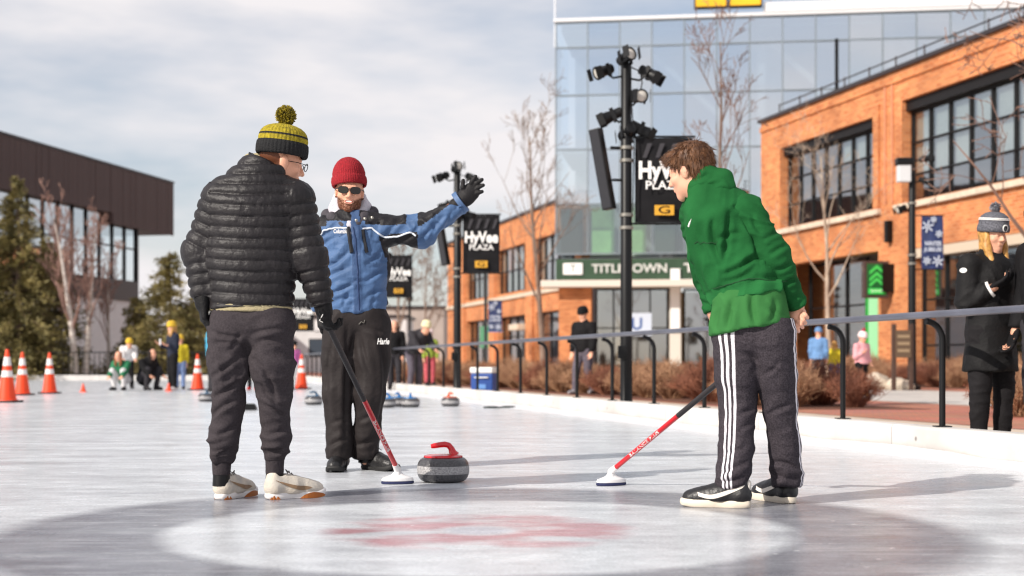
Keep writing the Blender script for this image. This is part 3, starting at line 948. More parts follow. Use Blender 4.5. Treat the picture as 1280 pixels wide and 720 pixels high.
def glass(name, tint, rough=0.03, refl=0.35, trans=0.9):
    m = bpy.data.materials.new(name); m.use_nodes = True
    t = m.node_tree; N = t.nodes.new; K = t.links.new
    t.nodes.remove(t.nodes['Principled BSDF'])
    o = t.nodes['Material Output']
    tr = N('ShaderNodeBsdfTransparent'); tr.inputs['Color'].default_value = (*[x * trans for x in tint], 1)
    gl = N('ShaderNodeBsdfGlossy'); gl.inputs['Color'].default_value = (0.9, 0.95, 1.0, 1); gl.inputs['Roughness'].default_value = rough
    fr = N('ShaderNodeFresnel'); fr.inputs['IOR'].default_value = 1.5
    ma = N('ShaderNodeMath'); ma.operation = 'MAXIMUM'; ma.inputs[1].default_value = refl; K(fr.outputs[0], ma.inputs[0])
    ge = N('ShaderNodeNewGeometry'); iv = N('ShaderNodeMath'); iv.operation = 'SUBTRACT'; iv.inputs[0].default_value = 1.0; K(ge.outputs['Backfacing'], iv.inputs[1])
    mu = N('ShaderNodeMath'); mu.operation = 'MULTIPLY'; K(ma.outputs[0], mu.inputs[0]); K(iv.outputs[0], mu.inputs[1])      # one reflection per pane, at its outer face
    mx_ = N('ShaderNodeMixShader'); K(mu.outputs[0], mx_.inputs['Fac']); K(tr.outputs[0], mx_.inputs[1]); K(gl.outputs[0], mx_.inputs[2]); K(mx_.outputs[0], o.inputs['Surface'])
    n = N('ShaderNodeTexNoise'); n.inputs['Scale'].default_value = 0.5; co = N('ShaderNodeTexCoord'); K(co.outputs['Object'], n.inputs['Vector'])
    bp = N('ShaderNodeBump'); bp.inputs['Strength'].default_value = 0.05; bp.inputs['Distance'].default_value = 0.05; K(n.outputs['Fac'], bp.inputs['Height']); K(bp.outputs['Normal'], gl.inputs['Normal'])
    return m
M_win = glass('window_glass', (0.88, 0.92, 0.94), refl=0.42)
M_blind = mat('roller_blind', C(214, 214, 200), 0.7, var=0.06, var_scale=2)
M_tower_glass = glass('tower_glass', (0.92, 0.97, 0.99), refl=0.70)
M_tower_glass2 = glass('tower_glass_green', (0.90, 0.99, 0.92), refl=0.25)

class Facade:
    """a wall plane: s metres along, z up, d metres out of the wall"""
    def __init__(f, origin, along_, name, label, cat='building'):
        f.o = np.array([origin[0], origin[1], 0.0]); f.a = unit([along_[0], along_[1], 0]); f.n = np.array([f.a[1], -f.a[0], 0.0])
        f.root = empty(name, (origin[0], origin[1], 0), label=label, cat=cat)
    def p(f, s, z, d=0.0):
        return f.o + f.a * s + UP * z + f.n * d
    def boxes(f, name, material, rects, parent=None, bevel=0.0, uv=False):
        """rects of (s0, s1, z0, z1, d0, d1)"""
        mb = MB()
        for (s0, s1, z0, z1, d0, d1) in rects:
            mb.box(f.p((s0 + s1) / 2, (z0 + z1) / 2, (d0 + d1) / 2), (s1 - s0, d1 - d0, z1 - z0), (f.a, f.n, UP))
        o = mb.build(name, material, parent or f.root, bevel=bevel)
        if uv:
            f.uv(o)
        return o
    def uv(f, o):
        v = np.zeros(len(o.data.vertices) * 3, np.float32); o.data.vertices.foreach_get('co', v); v = v.reshape(-1, 3)
        a = o.data.attributes.new('wall_uv', 'FLOAT_VECTOR', 'CORNER')
        out_ = np.zeros((len(o.data.loops), 3), np.float32)
        for pl in o.data.polygons:
            side = abs(np.dot(np.array(pl.normal), f.a)) > 0.7; flatz = abs(pl.normal[2]) > 0.7
            for li in pl.loop_indices:
                c = v[o.data.loops[li].vertex_index]
                out_[li] = (c @ f.n if side else c @ f.a, c @ f.n if flatz else c[2], 0)
        a.data.foreach_set('vector', out_.ravel())
    def wall(f, s0, s1, z0, z1, holes, d0=-0.45, d1=0.0, name='wall', material=None):
        """brick skin with openings left out"""
        ss = sorted({s0, s1, *[h[0] for h in holes], *[h[1] for h in holes]}); zs = sorted({z0, z1, *[h[2] for h in holes], *[h[3] for h in holes]})
        R = []
        for i in range(len(ss) - 1):
            run = None
            for j in range(len(zs) - 1):
                cs, cz = (ss[i] + ss[i + 1]) / 2, (zs[j] + zs[j + 1]) / 2
                solid = not any(h[0] < cs < h[1] and h[2] < cz < h[3] for h in holes)
                if solid:
                    run = [zs[j], zs[j + 1]] if run is None else [run[0], zs[j + 1]]
                if (not solid or j == len(zs) - 2) and run is not None:
                    R.append((ss[i], ss[i + 1], run[0], run[1], d0, d1)); run = None
        return f.boxes(name, material or M_brick, R, uv=True)
    def window(f, s0, s1, z0, z1, cols, rows, d=-0.30, fr=0.09, pane_mat=None, kinds=None, back=1.6):
        """framed window: each pane and each bar a piece of its own"""
        w = f.boxes('window', M_frame, [(s0, s0 + fr, z0, z1, d - 0.06, d + 0.06), (s1 - fr, s1, z0, z1, d - 0.06, d + 0.06),
                                        (s0 + fr, s1 - fr, z1 - fr, z1, d - 0.06, d + 0.06), (s0 + fr, s1 - fr, z0, z0 + fr, d - 0.06, d + 0.06)])
        cw = (s1 - s0) / cols
        zz = [z0 + (z1 - z0) * r for r in rows]
        for i in range(1, cols):
            o = f.boxes('mullion', M_frame, [(s0 + cw * i - fr * 0.4, s0 + cw * i + fr * 0.4, z0 + fr, z1 - fr, d - 0.05, d + 0.075)]); o.parent = w
        for z in zz[1:-1]:
            o = f.boxes('transom', M_frame, [(s0 + fr, s1 - fr, z - fr * 0.35, z + fr * 0.35, d - 0.045, d + 0.055)]); o.parent = w
        for i in range(cols):
            for j in range(len(zz) - 1):
                mt = pane_mat or M_win
                o = f.boxes('pane', mt, [(s0 + cw * i + 0.03, s0 + cw * (i + 1) - 0.03, zz[j] + 0.03, zz[j + 1] - 0.03, d - 0.012, d + 0.002 + 0.006 * random.random())]); o.parent = w
                if kinds and (i, j) in kinds:
                    o = f.boxes('blind', M_blind, [(s0 + cw * i + 0.06, s0 + cw * (i + 1) - 0.06, zz[j] + 0.02, zz[j + 1] - 0.02, d - 0.14, d - 0.12)]); o.parent = w
        return w

# ---- near brick wing on the right
BW = Facade((9.68, 55.3), (0.2516, -0.968), 'brick_building', 'large orange brick building with tall dark-framed windows on the right', 'building')
def brick_building():
    f = BW
    S1 = 26.0
    holes = [(1.9, 8.9, 5.75, 8.75), (10.75, 19.6, 5.75, 8.95), (2.2, 9.1, 0.0, 4.35), (11.2, 19.4, 0.0, 4.25), (21.0, 25.5, 5.75, 8.95), (21, 25.5, 0, 4.25)]
    f.wall(0, S1, 0, 10.0, holes)
    # side and body behind
    f.boxes('side_wall', M_brick, [(0.0, 0.45, 0.0, 10.0, -14, -0.455)], uv=True)
    f.boxes('roof', M_coping, [(0.45, S1, 9.3, 9.6, -14, -0.46)])
    f.boxes('floor_slab', mat('slab_concrete', C(150, 144, 138), 0.8), [(0.46, S1, 4.6, 5.2, -14, -0.46)])
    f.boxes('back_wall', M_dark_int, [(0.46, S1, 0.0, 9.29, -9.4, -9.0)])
    # projecting brick courses round the openings and a pilaster band
    f.boxes('brick_surround', M_brick, [(1.55, 1.897, 5.5, 9.12, 0.0, 0.09), (8.903, 9.25, 5.5, 9.12, 0.0, 0.09), (1.897, 8.903, 8.753, 9.12, 0.0, 0.09)], uv=True)
    f.boxes('brick_surround', M_brick, [(10.35, 10.747, 5.5, 9.35, 0.0, 0.09), (19.603, 20.0, 5.5, 9.35, 0.0, 0.09), (10.747, 19.603, 8.953, 9.35, 0.0, 0.09)], uv=True)
    f.boxes('brick_course', M_brick, [(0.0, S1, 9.62, 9.80, 0.002, 0.06)], uv=True)
    f.boxes('coping', M_coping, [(-0.08, S1, 10.003, 10.12, -0.55, 0.12)])
    f.boxes('sill', M_stone, [(1.5, 9.3, 5.52, 5.70, 0.003, 0.16)], bevel=0.01)
    f.boxes('sill', M_stone, [(10.3, 20.05, 5.52, 5.70, 0.003, 0.16)], bevel=0.01)
    f.boxes('lintel', M_frame, [(1.9, 8.9, 8.45, 8.75, -0.30, -0.06)]); f.boxes('lintel', M_frame, [(10.75, 19.6, 8.62, 8.95, -0.30, -0.06)])
    f.window(1.9, 8.9, 5.75, 8.45, 7, (0, 0.32, 0.68, 1), kinds={(4, 2), (5, 2)})
    f.window(10.75, 19.6, 5.75, 8.62, 8, (0, 0.30, 0.65, 1), kinds={(i, j) for i in range(8) for j in (1, 2)} - {(3, 1)})
    f.window(21.0, 25.5, 5.75, 8.9, 4, (0, 0.30, 0.65, 1))
    # ground floor shop fronts set back in the openings
    f.window(2.2, 6.6, 0.05, 4.35, 3, (0, 0.62, 1), d=-1.0)
    f.window(11.2, 19.4, 0.05, 4.25, 6, (0, 0.28, 0.62, 1), d=-0.42)
    f.window(21, 25.5, 0.05, 4.25, 3, (0, 0.28, 0.62, 1), d=-0.42)
    f.boxes('fascia', mat('fascia_beige', C(196, 180, 160), 0.6), [(11.2, 19.4, 3.95, 4.24, -0.35, -0.02)])
    Mg = mat('bank_green', C(24, 150, 50), 0.45, var=0.1, var_scale=2)
    for k in range(2):
        f.boxes('green_panel', Mg, [(6.68 + k * 1.22, 6.68 + k * 1.22 + 1.16, 0.05, 4.1, -0.92, -0.86)])
    f.boxes('green_door_glass', mat('pale_green_glass', C(150, 214, 160), 0.2, coat=0.5), [(6.9, 7.55, 0.6, 2.9, -0.857, -0.85)])
    f.boxes('cash_machine', mat('machine_grey', C(170, 186, 190), 0.4), [(8.3, 8.85, 1.0, 2.2, -0.857, -0.80)], bevel=0.02)
    # lantern on the pier
    f.boxes('wall_lantern', M_black, [(9.85, 10.05, 4.55, 5.25, 0.002, 0.22)], bevel=0.03)
    # roof railing and pipes
    mb = MB()
    mb.tube([f.p(0.6, 10.62, -0.5), f.p(S1, 10.62, -0.5)], 0.025, 6)
    mb.tube([f.p(0.6, 10.36, -0.5), f.p(S1, 10.36, -0.5)], 0.018, 6)
    mb.build('roof_rail', M_coping, f.root, smooth=True)
    for i in range(15):
        mb = MB(); mb.tube([f.p(0.6 + 1.75 * i, 9.9, -0.5), f.p(0.6 + 1.75 * i, 10.68, -0.5)], 0.03, 6); mb.build('rail_post', M_coping, f.root, smooth=True)
    for s in (4.3, 17.2):
        mb = MB(); mb.tube([f.p(s, 9.6, -1.0), f.p(s, 12.4, -1.0)], 0.07, 8); mb.build('vent_pipe', M_black, f.root, smooth=True)
    for s in (10.05, 9.6):
        mb = MB(); mb.tube([f.p(s, 5.8, 0.03), f.p(s, 9.6, 0.03)], 0.04, 6); mb.build('rain_pipe', mat('pipe_orange', C(196, 130, 92), 0.6), f.root, smooth=True)
brick_building()

# projecting square sign on the pier
def arrow_sign():
    f = BW
    ro = empty('shop_sign', f.p(10.1, 2.9, 0.3), label='square box sign with green chevron arrows on the brick pier', cat='sign')
    ax = unit(np.array([0.99, 0.12, 0])); nn = np.array([ax[1], -ax[0], 0])        # faces the rink
    c = f.p(9.9, 3.35, 0.55)
    mb = MB(); mb.box(c, (0.82, 0.26, 1.18), (ax, nn, UP)); mb.build('housing', mat('sign_brown', C(70, 52, 48), 0.5), ro, bevel=0.015)
    mb = MB(); mb.box(c + nn * 0.135 , (0.64, 0.012, 1.0), (ax, nn, UP)); mb.build('face_panel', mat('sign_dark_green', C(20, 96, 44), 0.35), ro)
    Mg = mat('sign_light_green', C(70, 205, 90), 0.4)
    for k, zc in enumerate((0.28, 0.06, -0.12)):
        mb = MB(); w_ = 0.24; h_ = 0.13; th = 0.11
        pts = [(-w_, zc - h_), (0, zc + h_ * 0.6), (w_, zc - h_), (w_, zc - h_ + th), (0, zc + h_ * 0.6 + th), (-w_, zc - h_ + th)]
        mb.prism([c + nn * 0.142 + ax * a + UP * z for a, z in pts], nn * 0.006); mb.build('chevron', Mg, ro)
    mb = MB(); mb.box(c + nn * 0.145 - UP * 0.37, (0.56, 0.008, 0.17), (ax, nn, UP)); mb.build('name_plate', mat('sign_bright_green', C(60, 220, 96), 0.4), ro)
    lettering('BANK', c + nn * 0.150 - UP * 0.37, ax, UP, 0.12, M_white, ro, width=0.4)
    mb = MB(); mb.box(f.p(10.1, 3.4, 0.2), (0.06, 0.4, 0.9), (f.a, f.n, UP)); mb.build('wall_bracket', M_black, ro)
arrow_sign()

# ---- glass tower
GT = Facade((2.12, 68.7), (0.9915, -0.130), 'glass_building', 'tall glass curtain wall building with green name band and roof sign', 'building')
def glass_tower():
    f = GT
    cw = 1.54; nc = 22; zr = [5.95, 8.35, 10.98, 13.6, 15.9, 17.1]
    f.boxes('core_wall', mat('tower_core', C(214, 216, 222), 0.8, var=0.12, var_scale=0.4), [(0.4, nc * cw, 6.0, 16.9, -6.5, -6.2)])
    Ms = mat('tower_slab', C(204, 206, 210), 0.7)
    for z in (5.6, 10.98, 16.9):
        f.boxes('floor_slab', Ms, [(0.25, nc * cw, z - 0.16, z + 0.16, -6.2, -0.30)])
    Mst = mat('steel_white', C(226, 228, 232), 0.5)
    for k in range(4):
        s = 3.5 + k * 6.2
        f.boxes('steel_column', Mst, [(s, s + 0.36, 6.0, 16.8, -2.4, -2.0)])
        mb = MB(); mb.tube([f.p(s + 0.4, 16.6, -2.2), f.p(s + 6.0, 11.3, -2.2)], 0.16, 8); mb.build('steel_brace', Mst, f.root, smooth=True)
    # frame: vertical mullions, horizontal transoms
    Mm = mat('tower_mullion', C(132, 142, 150), 0.4, metal=0.3)
    for i in range(nc + 1):
        f.boxes('mullion', Mm, [(i * cw - 0.03, i * cw + 0.03, zr[0], zr[-1], -0.10, 0.06)])
    for z in zr:
        f.boxes('transom', Mm, [(0, nc * cw, z - 0.035, z + 0.035, -0.09, 0.05)])
    # panes share one mesh; a small lean gives each its own reflection
    mes = {}
    for i in range(nc):
        for j in range(len(zr) - 1):
            h = zr[j + 1] - zr[j]
            if j not in mes:
                mb = MB(); mb.box((0, 0, 0), (cw - 0.07, 0.02, h - 0.08)); o = mb.build('pane', M_tower_glass2 if j == 0 else M_tower_glass, f.root, local=True); mes[j] = o.data
            else:
                o = link('pane', mes[j], None, f.root)
            c = f.p((i + 0.5) * cw, (zr[j] + zr[j + 1]) / 2, -0.03)
            o.location = c - base_of(f.root)
            o.rotation_euler = (random.uniform(-0.02, 0.02), 0, math.atan2(f.a[1], f.a[0]) + random.uniform(-0.02, 0.02))
    f.boxes('parapet', mat('parapet_white', C(226, 226, 228), 0.6), [(-0.1, nc * cw, 17.15, 17.3, -0.6, 0.12)])
    # side return of the tower
    f.boxes('side_glass', M_tower_glass, [(-0.04, 0.02, 6.0, 17.05, -6.4, -0.12)])
    # green band inside the first storey and name sign
    Mgr = mat('band_green', C(44, 70, 48), 0.5, var=0.2, var_scale=1.5)
    f.boxes('name_band', Mgr, [(0.0, 16, 4.72, 5.70, -0.28, -0.02)])
    Mpanel = mat('inner_panel_green', C(150, 190, 132), 0.7, var=0.25, var_scale=0.9)
    for i in range(0, 12):
        f.boxes('inner_panel', Mpanel if i % 3 else mat('inner_panel_dark', C(60, 70, 62), 0.7), [(i * cw + 0.1, i * cw + 1.2, 6.0, 8.3, -1.4, -1.3)])
    lettering('TITLETOWN', f.p(3.55, 5.22, 0.0), f.a, UP, 0.58, mat('sign_white', C(206, 206, 200), 0.6), f.root, bold=0.012, width=3.6, lift=0.03, extrude=0.02)
    lettering('TECH', f.p(7.15, 5.22, 0.0), f.a, UP, 0.58, mat('sign_white', C(206, 206, 200), 0.6), f.root, bold=0.022, width=2.0, lift=0.03, extrude=0.02)
    f.boxes('name_emblem', M_white, [(0.35, 1.3, 4.95, 5.52, 0.0, 0.06)], bevel=0.05)
    lettering('T', f.p(0.83, 5.23, 0.062), f.a, UP, 0.5, Mgr, f.root, name='emblem_mark')
    # canopy and ground floor
    f.boxes('canopy', mat('canopy_stone', C(214, 204, 192), 0.6), [(-0.6, 15.5, 4.30, 4.62, -0.3, 1.3)], bevel=0.02)
    o = f.boxes('brick_pier', M_brick, [(0.2, 1.75, 0.0, 4.295, -0.3, 0.6)], uv=True)
    f.boxes('lobby_wall', mat('lobby_tan', C(150, 128, 100), 0.8, var=0.2, var_scale=0.8), [(1.8, 16, 0.0, 4.29, -4.2, -4.0)])
    f.window(1.9, 5.4, 0.05, 4.29, 4, (0, 0.55, 1), d=-0.2)
    f.window(6.1, 9.6, 0.05, 4.29, 3, (0, 0.55, 1), d=-0.9)
    f.boxes('column', mat('column_pale', C(206, 200, 190), 0.6), [(5.45, 6.0, 0, 4.295, -0.5, 0.0)])
    lettering('TURF', f.p(8.1, 2.55, -0.6), f.a, UP, 0.75, M_frame, f.root, bold=0.02, width=2.0, lift=0.02, extrude=0.03)
    f.boxes('window_poster', mat('poster_pale', C(196, 206, 222), 0.5), [(3.2, 4.6, 2.0, 3.1, -0.1, -0.08)])
    lettering('U', f.p(3.9, 2.55, -0.08), f.a, UP, 0.8, mat('poster_blue', C(60, 90, 150), 0.5), f.root, name='poster_mark', bold=0.02)
    f.boxes('notice_panel', M_white, [(5.5, 5.95, 2.2, 5.2, 0.06, 0.12)])
    # roof sign of two yellow panels and yellow posts behind a white deck
    Mye = mat('roof_yellow', C(246, 186, 32), 0.45, var=0.1, var_scale=1)
    for k in range(2):
        a = 6.62 + k * 1.62
        fr_ = f.boxes('roof_sign_frame', M_frame, [(a, a + 1.58, 17.5, 19.4, 0.13, 0.33)])
        p_ = f.boxes('roof_sign_panel', Mye, [(a + 0.08, a + 1.5, 17.6, 19.3, 0.33, 0.37)]); p_.parent = fr_
    for k in range(7):
        f.boxes('roof_post', Mye, [(13.2 + k * 1.7, 13.5 + k * 1.7, 17.95, 19.4, -0.4, -0.1)])
    f.boxes('roof_deck', mat('parapet_white', C(226, 226, 228), 0.6), [(9.9, nc * cw, 17.3, 17.75, -0.5, 0.16)])
    mb = MB()
    for k in range(5):
        mb.tube([f.p(10.2 + k * 2.4, 18.0, -0.5), f.p(11.2 + k * 2.4, 19.6, -0.5)], 0.06, 6); 
    mb.build('roof_truss', Mst, f.root, smooth=True)
    mb = MB(); mb.tube([f.p(-0.06, 16, -0.2), f.p(-0.06, 18.6, -0.2)], 0.04, 8); mb.lathe([(0.06, 0), (0.09, 0.1), (0.06, 0.2)], c=f.p(-0.06, 18.5, -0.2), n=8); mb.build('roof_mast', Mst, f.root, smooth=True)
glass_tower()

# ---- farther brick wing left of the tower
FW = Facade((2.4 + 0.26 * 4, 71.0), (-0.2516, 0.968), 'far_brick_wing', 'farther orange brick wing with tall windows left of the glass building', 'building')
def far_wing():
    f = FW
    f.n = -f.n          # outward is towards the rink
    f.a = f.a
    holes = [(1.0, 8.6, 4.9, 7.6), (10.4, 17.4, 4.9, 7.6), (19.2, 26, 4.9, 7.6), (1.2, 8.4, 0, 3.5), (10.4, 17.2, 0, 3.5), (19.2, 26, 0, 3.5)]
    f.wall(0, 32, 0, 9.2, holes)
    f.boxes('end_wall', M_brick, [(31.55, 32.0, 0, 9.2, -12, -0.455)], uv=True)
    f.boxes('coping', M_coping, [(-0.1, 32.1, 9.203, 9.35, -0.6, 0.12)])
    f.boxes('sill_band', M_stone, [(0, 32, 4.5, 4.72, 0.003, 0.14)])
    for s in (9.5, 18.3, 27.0):
        f.boxes('pier', M_brick, [(s - 0.75, s + 0.75, 0.0, 8.4, 0.003, 0.12)], uv=True)
    f.boxes('back_wall', mat('interior_pale', C(150, 146, 150), 0.9), [(0.5, 31.5, 0, 9.1, -5.2, -5)])
    Mb = mat('blind_pale', C(214, 216, 222), 0.7)
    for (a, b, cols) in ((1.0, 8.6, 6), (10.4, 17.4, 5), (19.2, 26, 5)):
        f.window(a, b, 4.9, 7.6, cols, (0, 0.5, 1), kinds={(i, j) for i in range(cols) for j in (0, 1) if (i + j) % 4})
    for (a, b, cols) in ((1.2, 8.4, 4), (10.4, 17.2, 4), (19.2, 26, 4)):
        f.window(a, b, 0.05, 3.5, cols, (0, 0.65, 1), d=-0.4)
    f.boxes('shop_panel', mat('shop_green', C(70, 140, 100), 0.5), [(20.0, 23.0, 1.7, 3.1, -0.30, -0.25)])
    f.boxes('awning', M_stone, [(10.6, 12.6, 2.6, 2.95, -0.2, 0.5)], bevel=0.05)
far_wing()

# ---- dark clad building on the left
LB = Facade((-21.4 - 0.2 * 40, 50.0), (0.1961, 0.9806), 'clad_building', 'dark brown clad building with ribbon of glass behind the left trees', 'building')
def left_building():
    f = LB
    def clad():
        m = bpy.data.materials.new('brown_cladding'); m.use_nodes = True
        t = m.node_tree; b = t.nodes['Principled BSDF']; N = t.nodes.new; K = t.links.new
        uv = N('ShaderNodeAttribute'); uv.attribute_name = 'wall_uv'
        mp = N('ShaderNodeMapping'); mp.inputs['Scale'].default_value = (5.0, 0.25, 1); K(uv.outputs['Vector'], mp.inputs['Vector'])
        n = N('ShaderNodeTexNoise'); n.inputs['Scale'].default_value = 1.0; n.inputs['Detail'].default_value = 4; K(mp.outputs['Vector'], n.inputs['Vector'])
        r = N('ShaderNodeValToRGB'); r.color_ramp.elements[0].position = 0.3; r.color_ramp.elements[1].position = 0.7
        r.color_ramp.elements[0].color = (*C(56, 42, 41), 1); r.color_ramp.elements[1].color = (*C(92, 72, 69), 1)
        K(n.outputs['Fac'], r.inputs['Fac']); K(r.outputs['Color'], b.inputs['Base Color']); b.inputs['Roughness'].default_value = 0.7
        return m
    Mc = clad()
    Y2s = lambda Y: (Y - 50) / 0.9806
    c, st, gl = Y2s(90), Y2s(81.9), Y2s(85.7)
    # vertical boards, each its own piece, over a backing volume
    f.boxes('upper_volume', Mc, [(0, st - 0.05, 9.40, 12.0, -16, -0.05), (st - 0.05, c - 0.03, 8.80, 12.0, -16, -0.05)], uv=True)
    me = {}
    i = 0; s = 8.0
    while s < c - 0.1:
        bot = 9.36 if s < st else 8.75
        key = bot
        if key not in me:
            mb = MB(); mb.box((0, 0, (12.05 - bot) / 2), (0.245, 0.05, 12.05 - bot)); o = mb.build('cladding_board', Mc, f.root, local=True); f.uv(o); me[key] = o.data
        else:
            o = link('cladding_board', me[key], None, f.root)
        o.location = f.p(s, bot, -0.02 + random.uniform(-0.012, 0.012)) - base_of(f.root)
        o.rotation_euler = (0, 0, math.atan2(f.a[1], f.a[0]))
        s += 0.255; i += 1
    f.boxes('coping', M_coping, [(0, c + 0.03, 12.06, 12.18, -16, 0.05)])
    # glazing
    cw = 1.55; n = int(gl / cw)
    gm = glass('left_glass', (0.94, 0.96, 0.97), refl=0.6)
    for k in range(n):
        a = gl - (k + 1) * cw
        top = 9.40 if a + cw / 2 < st else 8.80
        f.boxes('mullion', M_frame, [(a - 0.04, a + 0.04, 5.6, top, -0.5, -0.32)])
        for (z0, z1) in ((5.62, 7.5), (7.56, top)):
            f.boxes('pane', gm, [(a + 0.05, a + cw - 0.05, z0, z1 - 0.02, -0.45, -0.43)])
    f.boxes('corner_post', M_frame, [(gl - 0.08, gl + 0.1, 0, 8.79, -0.55, -0.3)])
    f.boxes('transom', M_frame, [(0, gl, 7.49, 7.57, -0.48, -0.36)])
    f.boxes('spandrel', M_coping, [(0, gl, 4.4, 5.6, -0.55, -0.28)])
    f.boxes('lower_wall', mat('render_white', C(206, 204, 204), 0.8, var=0.1), [(0, gl, 0, 4.39, -0.6, -0.4)])
    f.boxes('inner_wall', mat('interior_light', C(206, 204, 200), 0.9), [(0, gl, 5.6, 8.8, -7.0, -6.8)])
left_building()

# low far buildings and a tree line closing the view
def far_blocks():
    for (px, Y, w, h, col, lab) in ((330, 110, 22, 4.2, C(216, 214, 214), 'low white flat-roofed building far behind the men'),
                                    (455, 125, 14, 5.5, C(170, 156, 148), 'low grey-brown block far beyond the plaza poles'),
                                    (250, 104, 10, 3.2, C(196, 196, 200), 'small pale flat-roofed shed behind the far cones')):
        X = (px - 640) / FPX * Y
        ro = empty('far_building', (X, Y, 0.05), label=lab, cat='building')
        mb = MB(); mb.box((X, Y + 4, h / 2 + 0.05), (w, 8, h)); mb.build('wall', mat('far_wall_%d' % px, col, 0.8, var=0.15, var_scale=0.5), ro)
        mb = MB(); mb.box((X, Y + 4, h + 0.15), (w + 0.4, 8.4, 0.2)); mb.build('roof', M_coping, ro)
        n = int(w / 2.6)
        for i in range(n):
            mb = MB(); mb.box((X - w / 2 + (i + 0.5) * w / n, Y - 0.02, 1.9), (1.3, 0.05, 1.4)); wi = mb.build('window', M_frame, ro)
            mb = MB(); mb.box((X - w / 2 + (i + 0.5) * w / n, Y - 0.05, 1.9), (1.15, 0.02, 1.25)); p_ = mb.build('pane', mat('far_pane', C(70, 78, 88), 0.1), ro); p_.parent = wi
far_blocks()

# ================================================================ vegetation
def bark_mat(name, c1, c2, scale=6, birch=False):
    return mat(name, c1, 0.85, var=0.3, var_scale=scale, col2=c2, bump=0.5, bump_scale=30, stretch=(1, 1, 0.35) if not birch else (0.6, 0.6, 3.0))
M_bark = bark_mat('bark_grey', C(150, 128, 112), C(104, 84, 74))
M_bark_pale = bark_mat('bark_pale', C(196, 178, 158), C(140, 116, 100))
M_birch = bark_mat('birch_bark', C(232, 222, 212), C(170, 150, 138), 4, True)
M_twig = mat('twig_brown', C(120, 92, 80), 0.85, var=0.3, var_scale=2)

def grow(seed, height, r0, trunk_frac=0.3, spread=0.7, levels=4, n_main=9, lean=(0, 0), droop=0.0, upsweep=0.35, twig_r=0.004, buds=False, blen=0.45, trunks=1):
    """branch skeletons: list of (points, radii, level)"""
    R = np.random.default_rng(seed)
    out_ = []
    def limb(p, d, ln, r, lev):
        n = 5 if lev < 2 else 4
        pts = [p.copy()]; rs = [r]
        q = p.copy(); dd = d.copy()
        for i in range(n):
            dd = unit(dd + R.normal(0, 0.13 if lev else 0.035, 3) + UP * (upsweep * 0.25 if lev else 0.02) - UP * droop * (lev > 1) * 0.2)
            q = q + dd * ln / n
            pts.append(q.copy()); rs.append(max(twig_r, r * (1 - 0.8 * (i + 1) / n)))
        out_.append((pts, rs, lev))
        if lev >= levels: return
        k = n_main if lev == 0 else int(R.integers(3, 6)) if lev == 1 else int(R.integers(2, 5))
        for j in range(k):
            t = (trunk_frac + (1 - trunk_frac) * (j + R.random() * 0.8) / k) if lev == 0 else R.uniform(0.25, 1.0)
            t = min(t, 0.98)
            x = t * n; i = int(x); a = x - i
            bp = pts[i] * (1 - a) + pts[i + 1] * a
            ang = R.uniform(0, 2 * PI) if lev == 0 else R.uniform(0, 2 * PI)
            ax = unit(np.cross(unit(pts[i + 1] - pts[i]), np.array([math.cos(ang), math.sin(ang), 0.2])))
            nd = unit(unit(pts[i + 1] - pts[i]) * (1 - spread * 0.6) + ax * spread + UP * upsweep * (lev < 2))
            bl = ln * (blen if lev == 0 else 0.55) * (1.15 - 0.6 * t if lev == 0 else R.uniform(0.6, 1.1))
            limb(bp, nd, bl, max(twig_r, (rs[i] * (1 - a) + rs[i + 1] * a) * 0.55), lev + 1)
    for k in range(trunks):
        a = 2 * PI * k / max(trunks, 1) + seed
        off = np.array([math.cos(a), math.sin(a), 0]) * (0.25 if trunks > 1 else 0)
        ld = np.array([lean[0], lean[1], 1.0]) + (off * 0.6 if trunks > 1 else 0)
        limb(off.copy(), unit(ld), height * (1 - 0.08 * k), r0 * (1 - 0.12 * k), 0)
    return out_

def bare_tree(px, base_py, Y, height, label, seed=1, r0=0.09, barkm=None, z=0.05, group='bare winter trees on the plaza', name='bare_tree', cat='tree', X=None, twigm=None, **kw):
    X = (px - 640) / FPX * Y if X is None else X
    ro = empty(name, (X, Y, z), label=label, cat=cat, group=group)
    sk = grow(seed, height, r0, **kw)
    m0 = MB(); m1 = MB()
    for pts, rs, lev in sk:
        if lev == 0:
            rs = [r * (1.35 if i == 0 else 1) for i, r in enumerate(rs)]
            m0.tube(pts, rs, 9)
        else:
            m1.tube(pts, rs, 5 if lev == 1 else 3, cap=False)
            if kw.get('buds') and lev >= 3:
                for p in pts[1:]:
                    m1.lathe([(0.002, -0.016), (0.011, 0.0), (0.002, 0.016)], c=p, n=4)
    m0.build('trunk', barkm or M_bark, ro, smooth=True, local=True)
    m1.build('crown', twigm or barkm or M_bark, ro, smooth=True, local=True)
    return ro

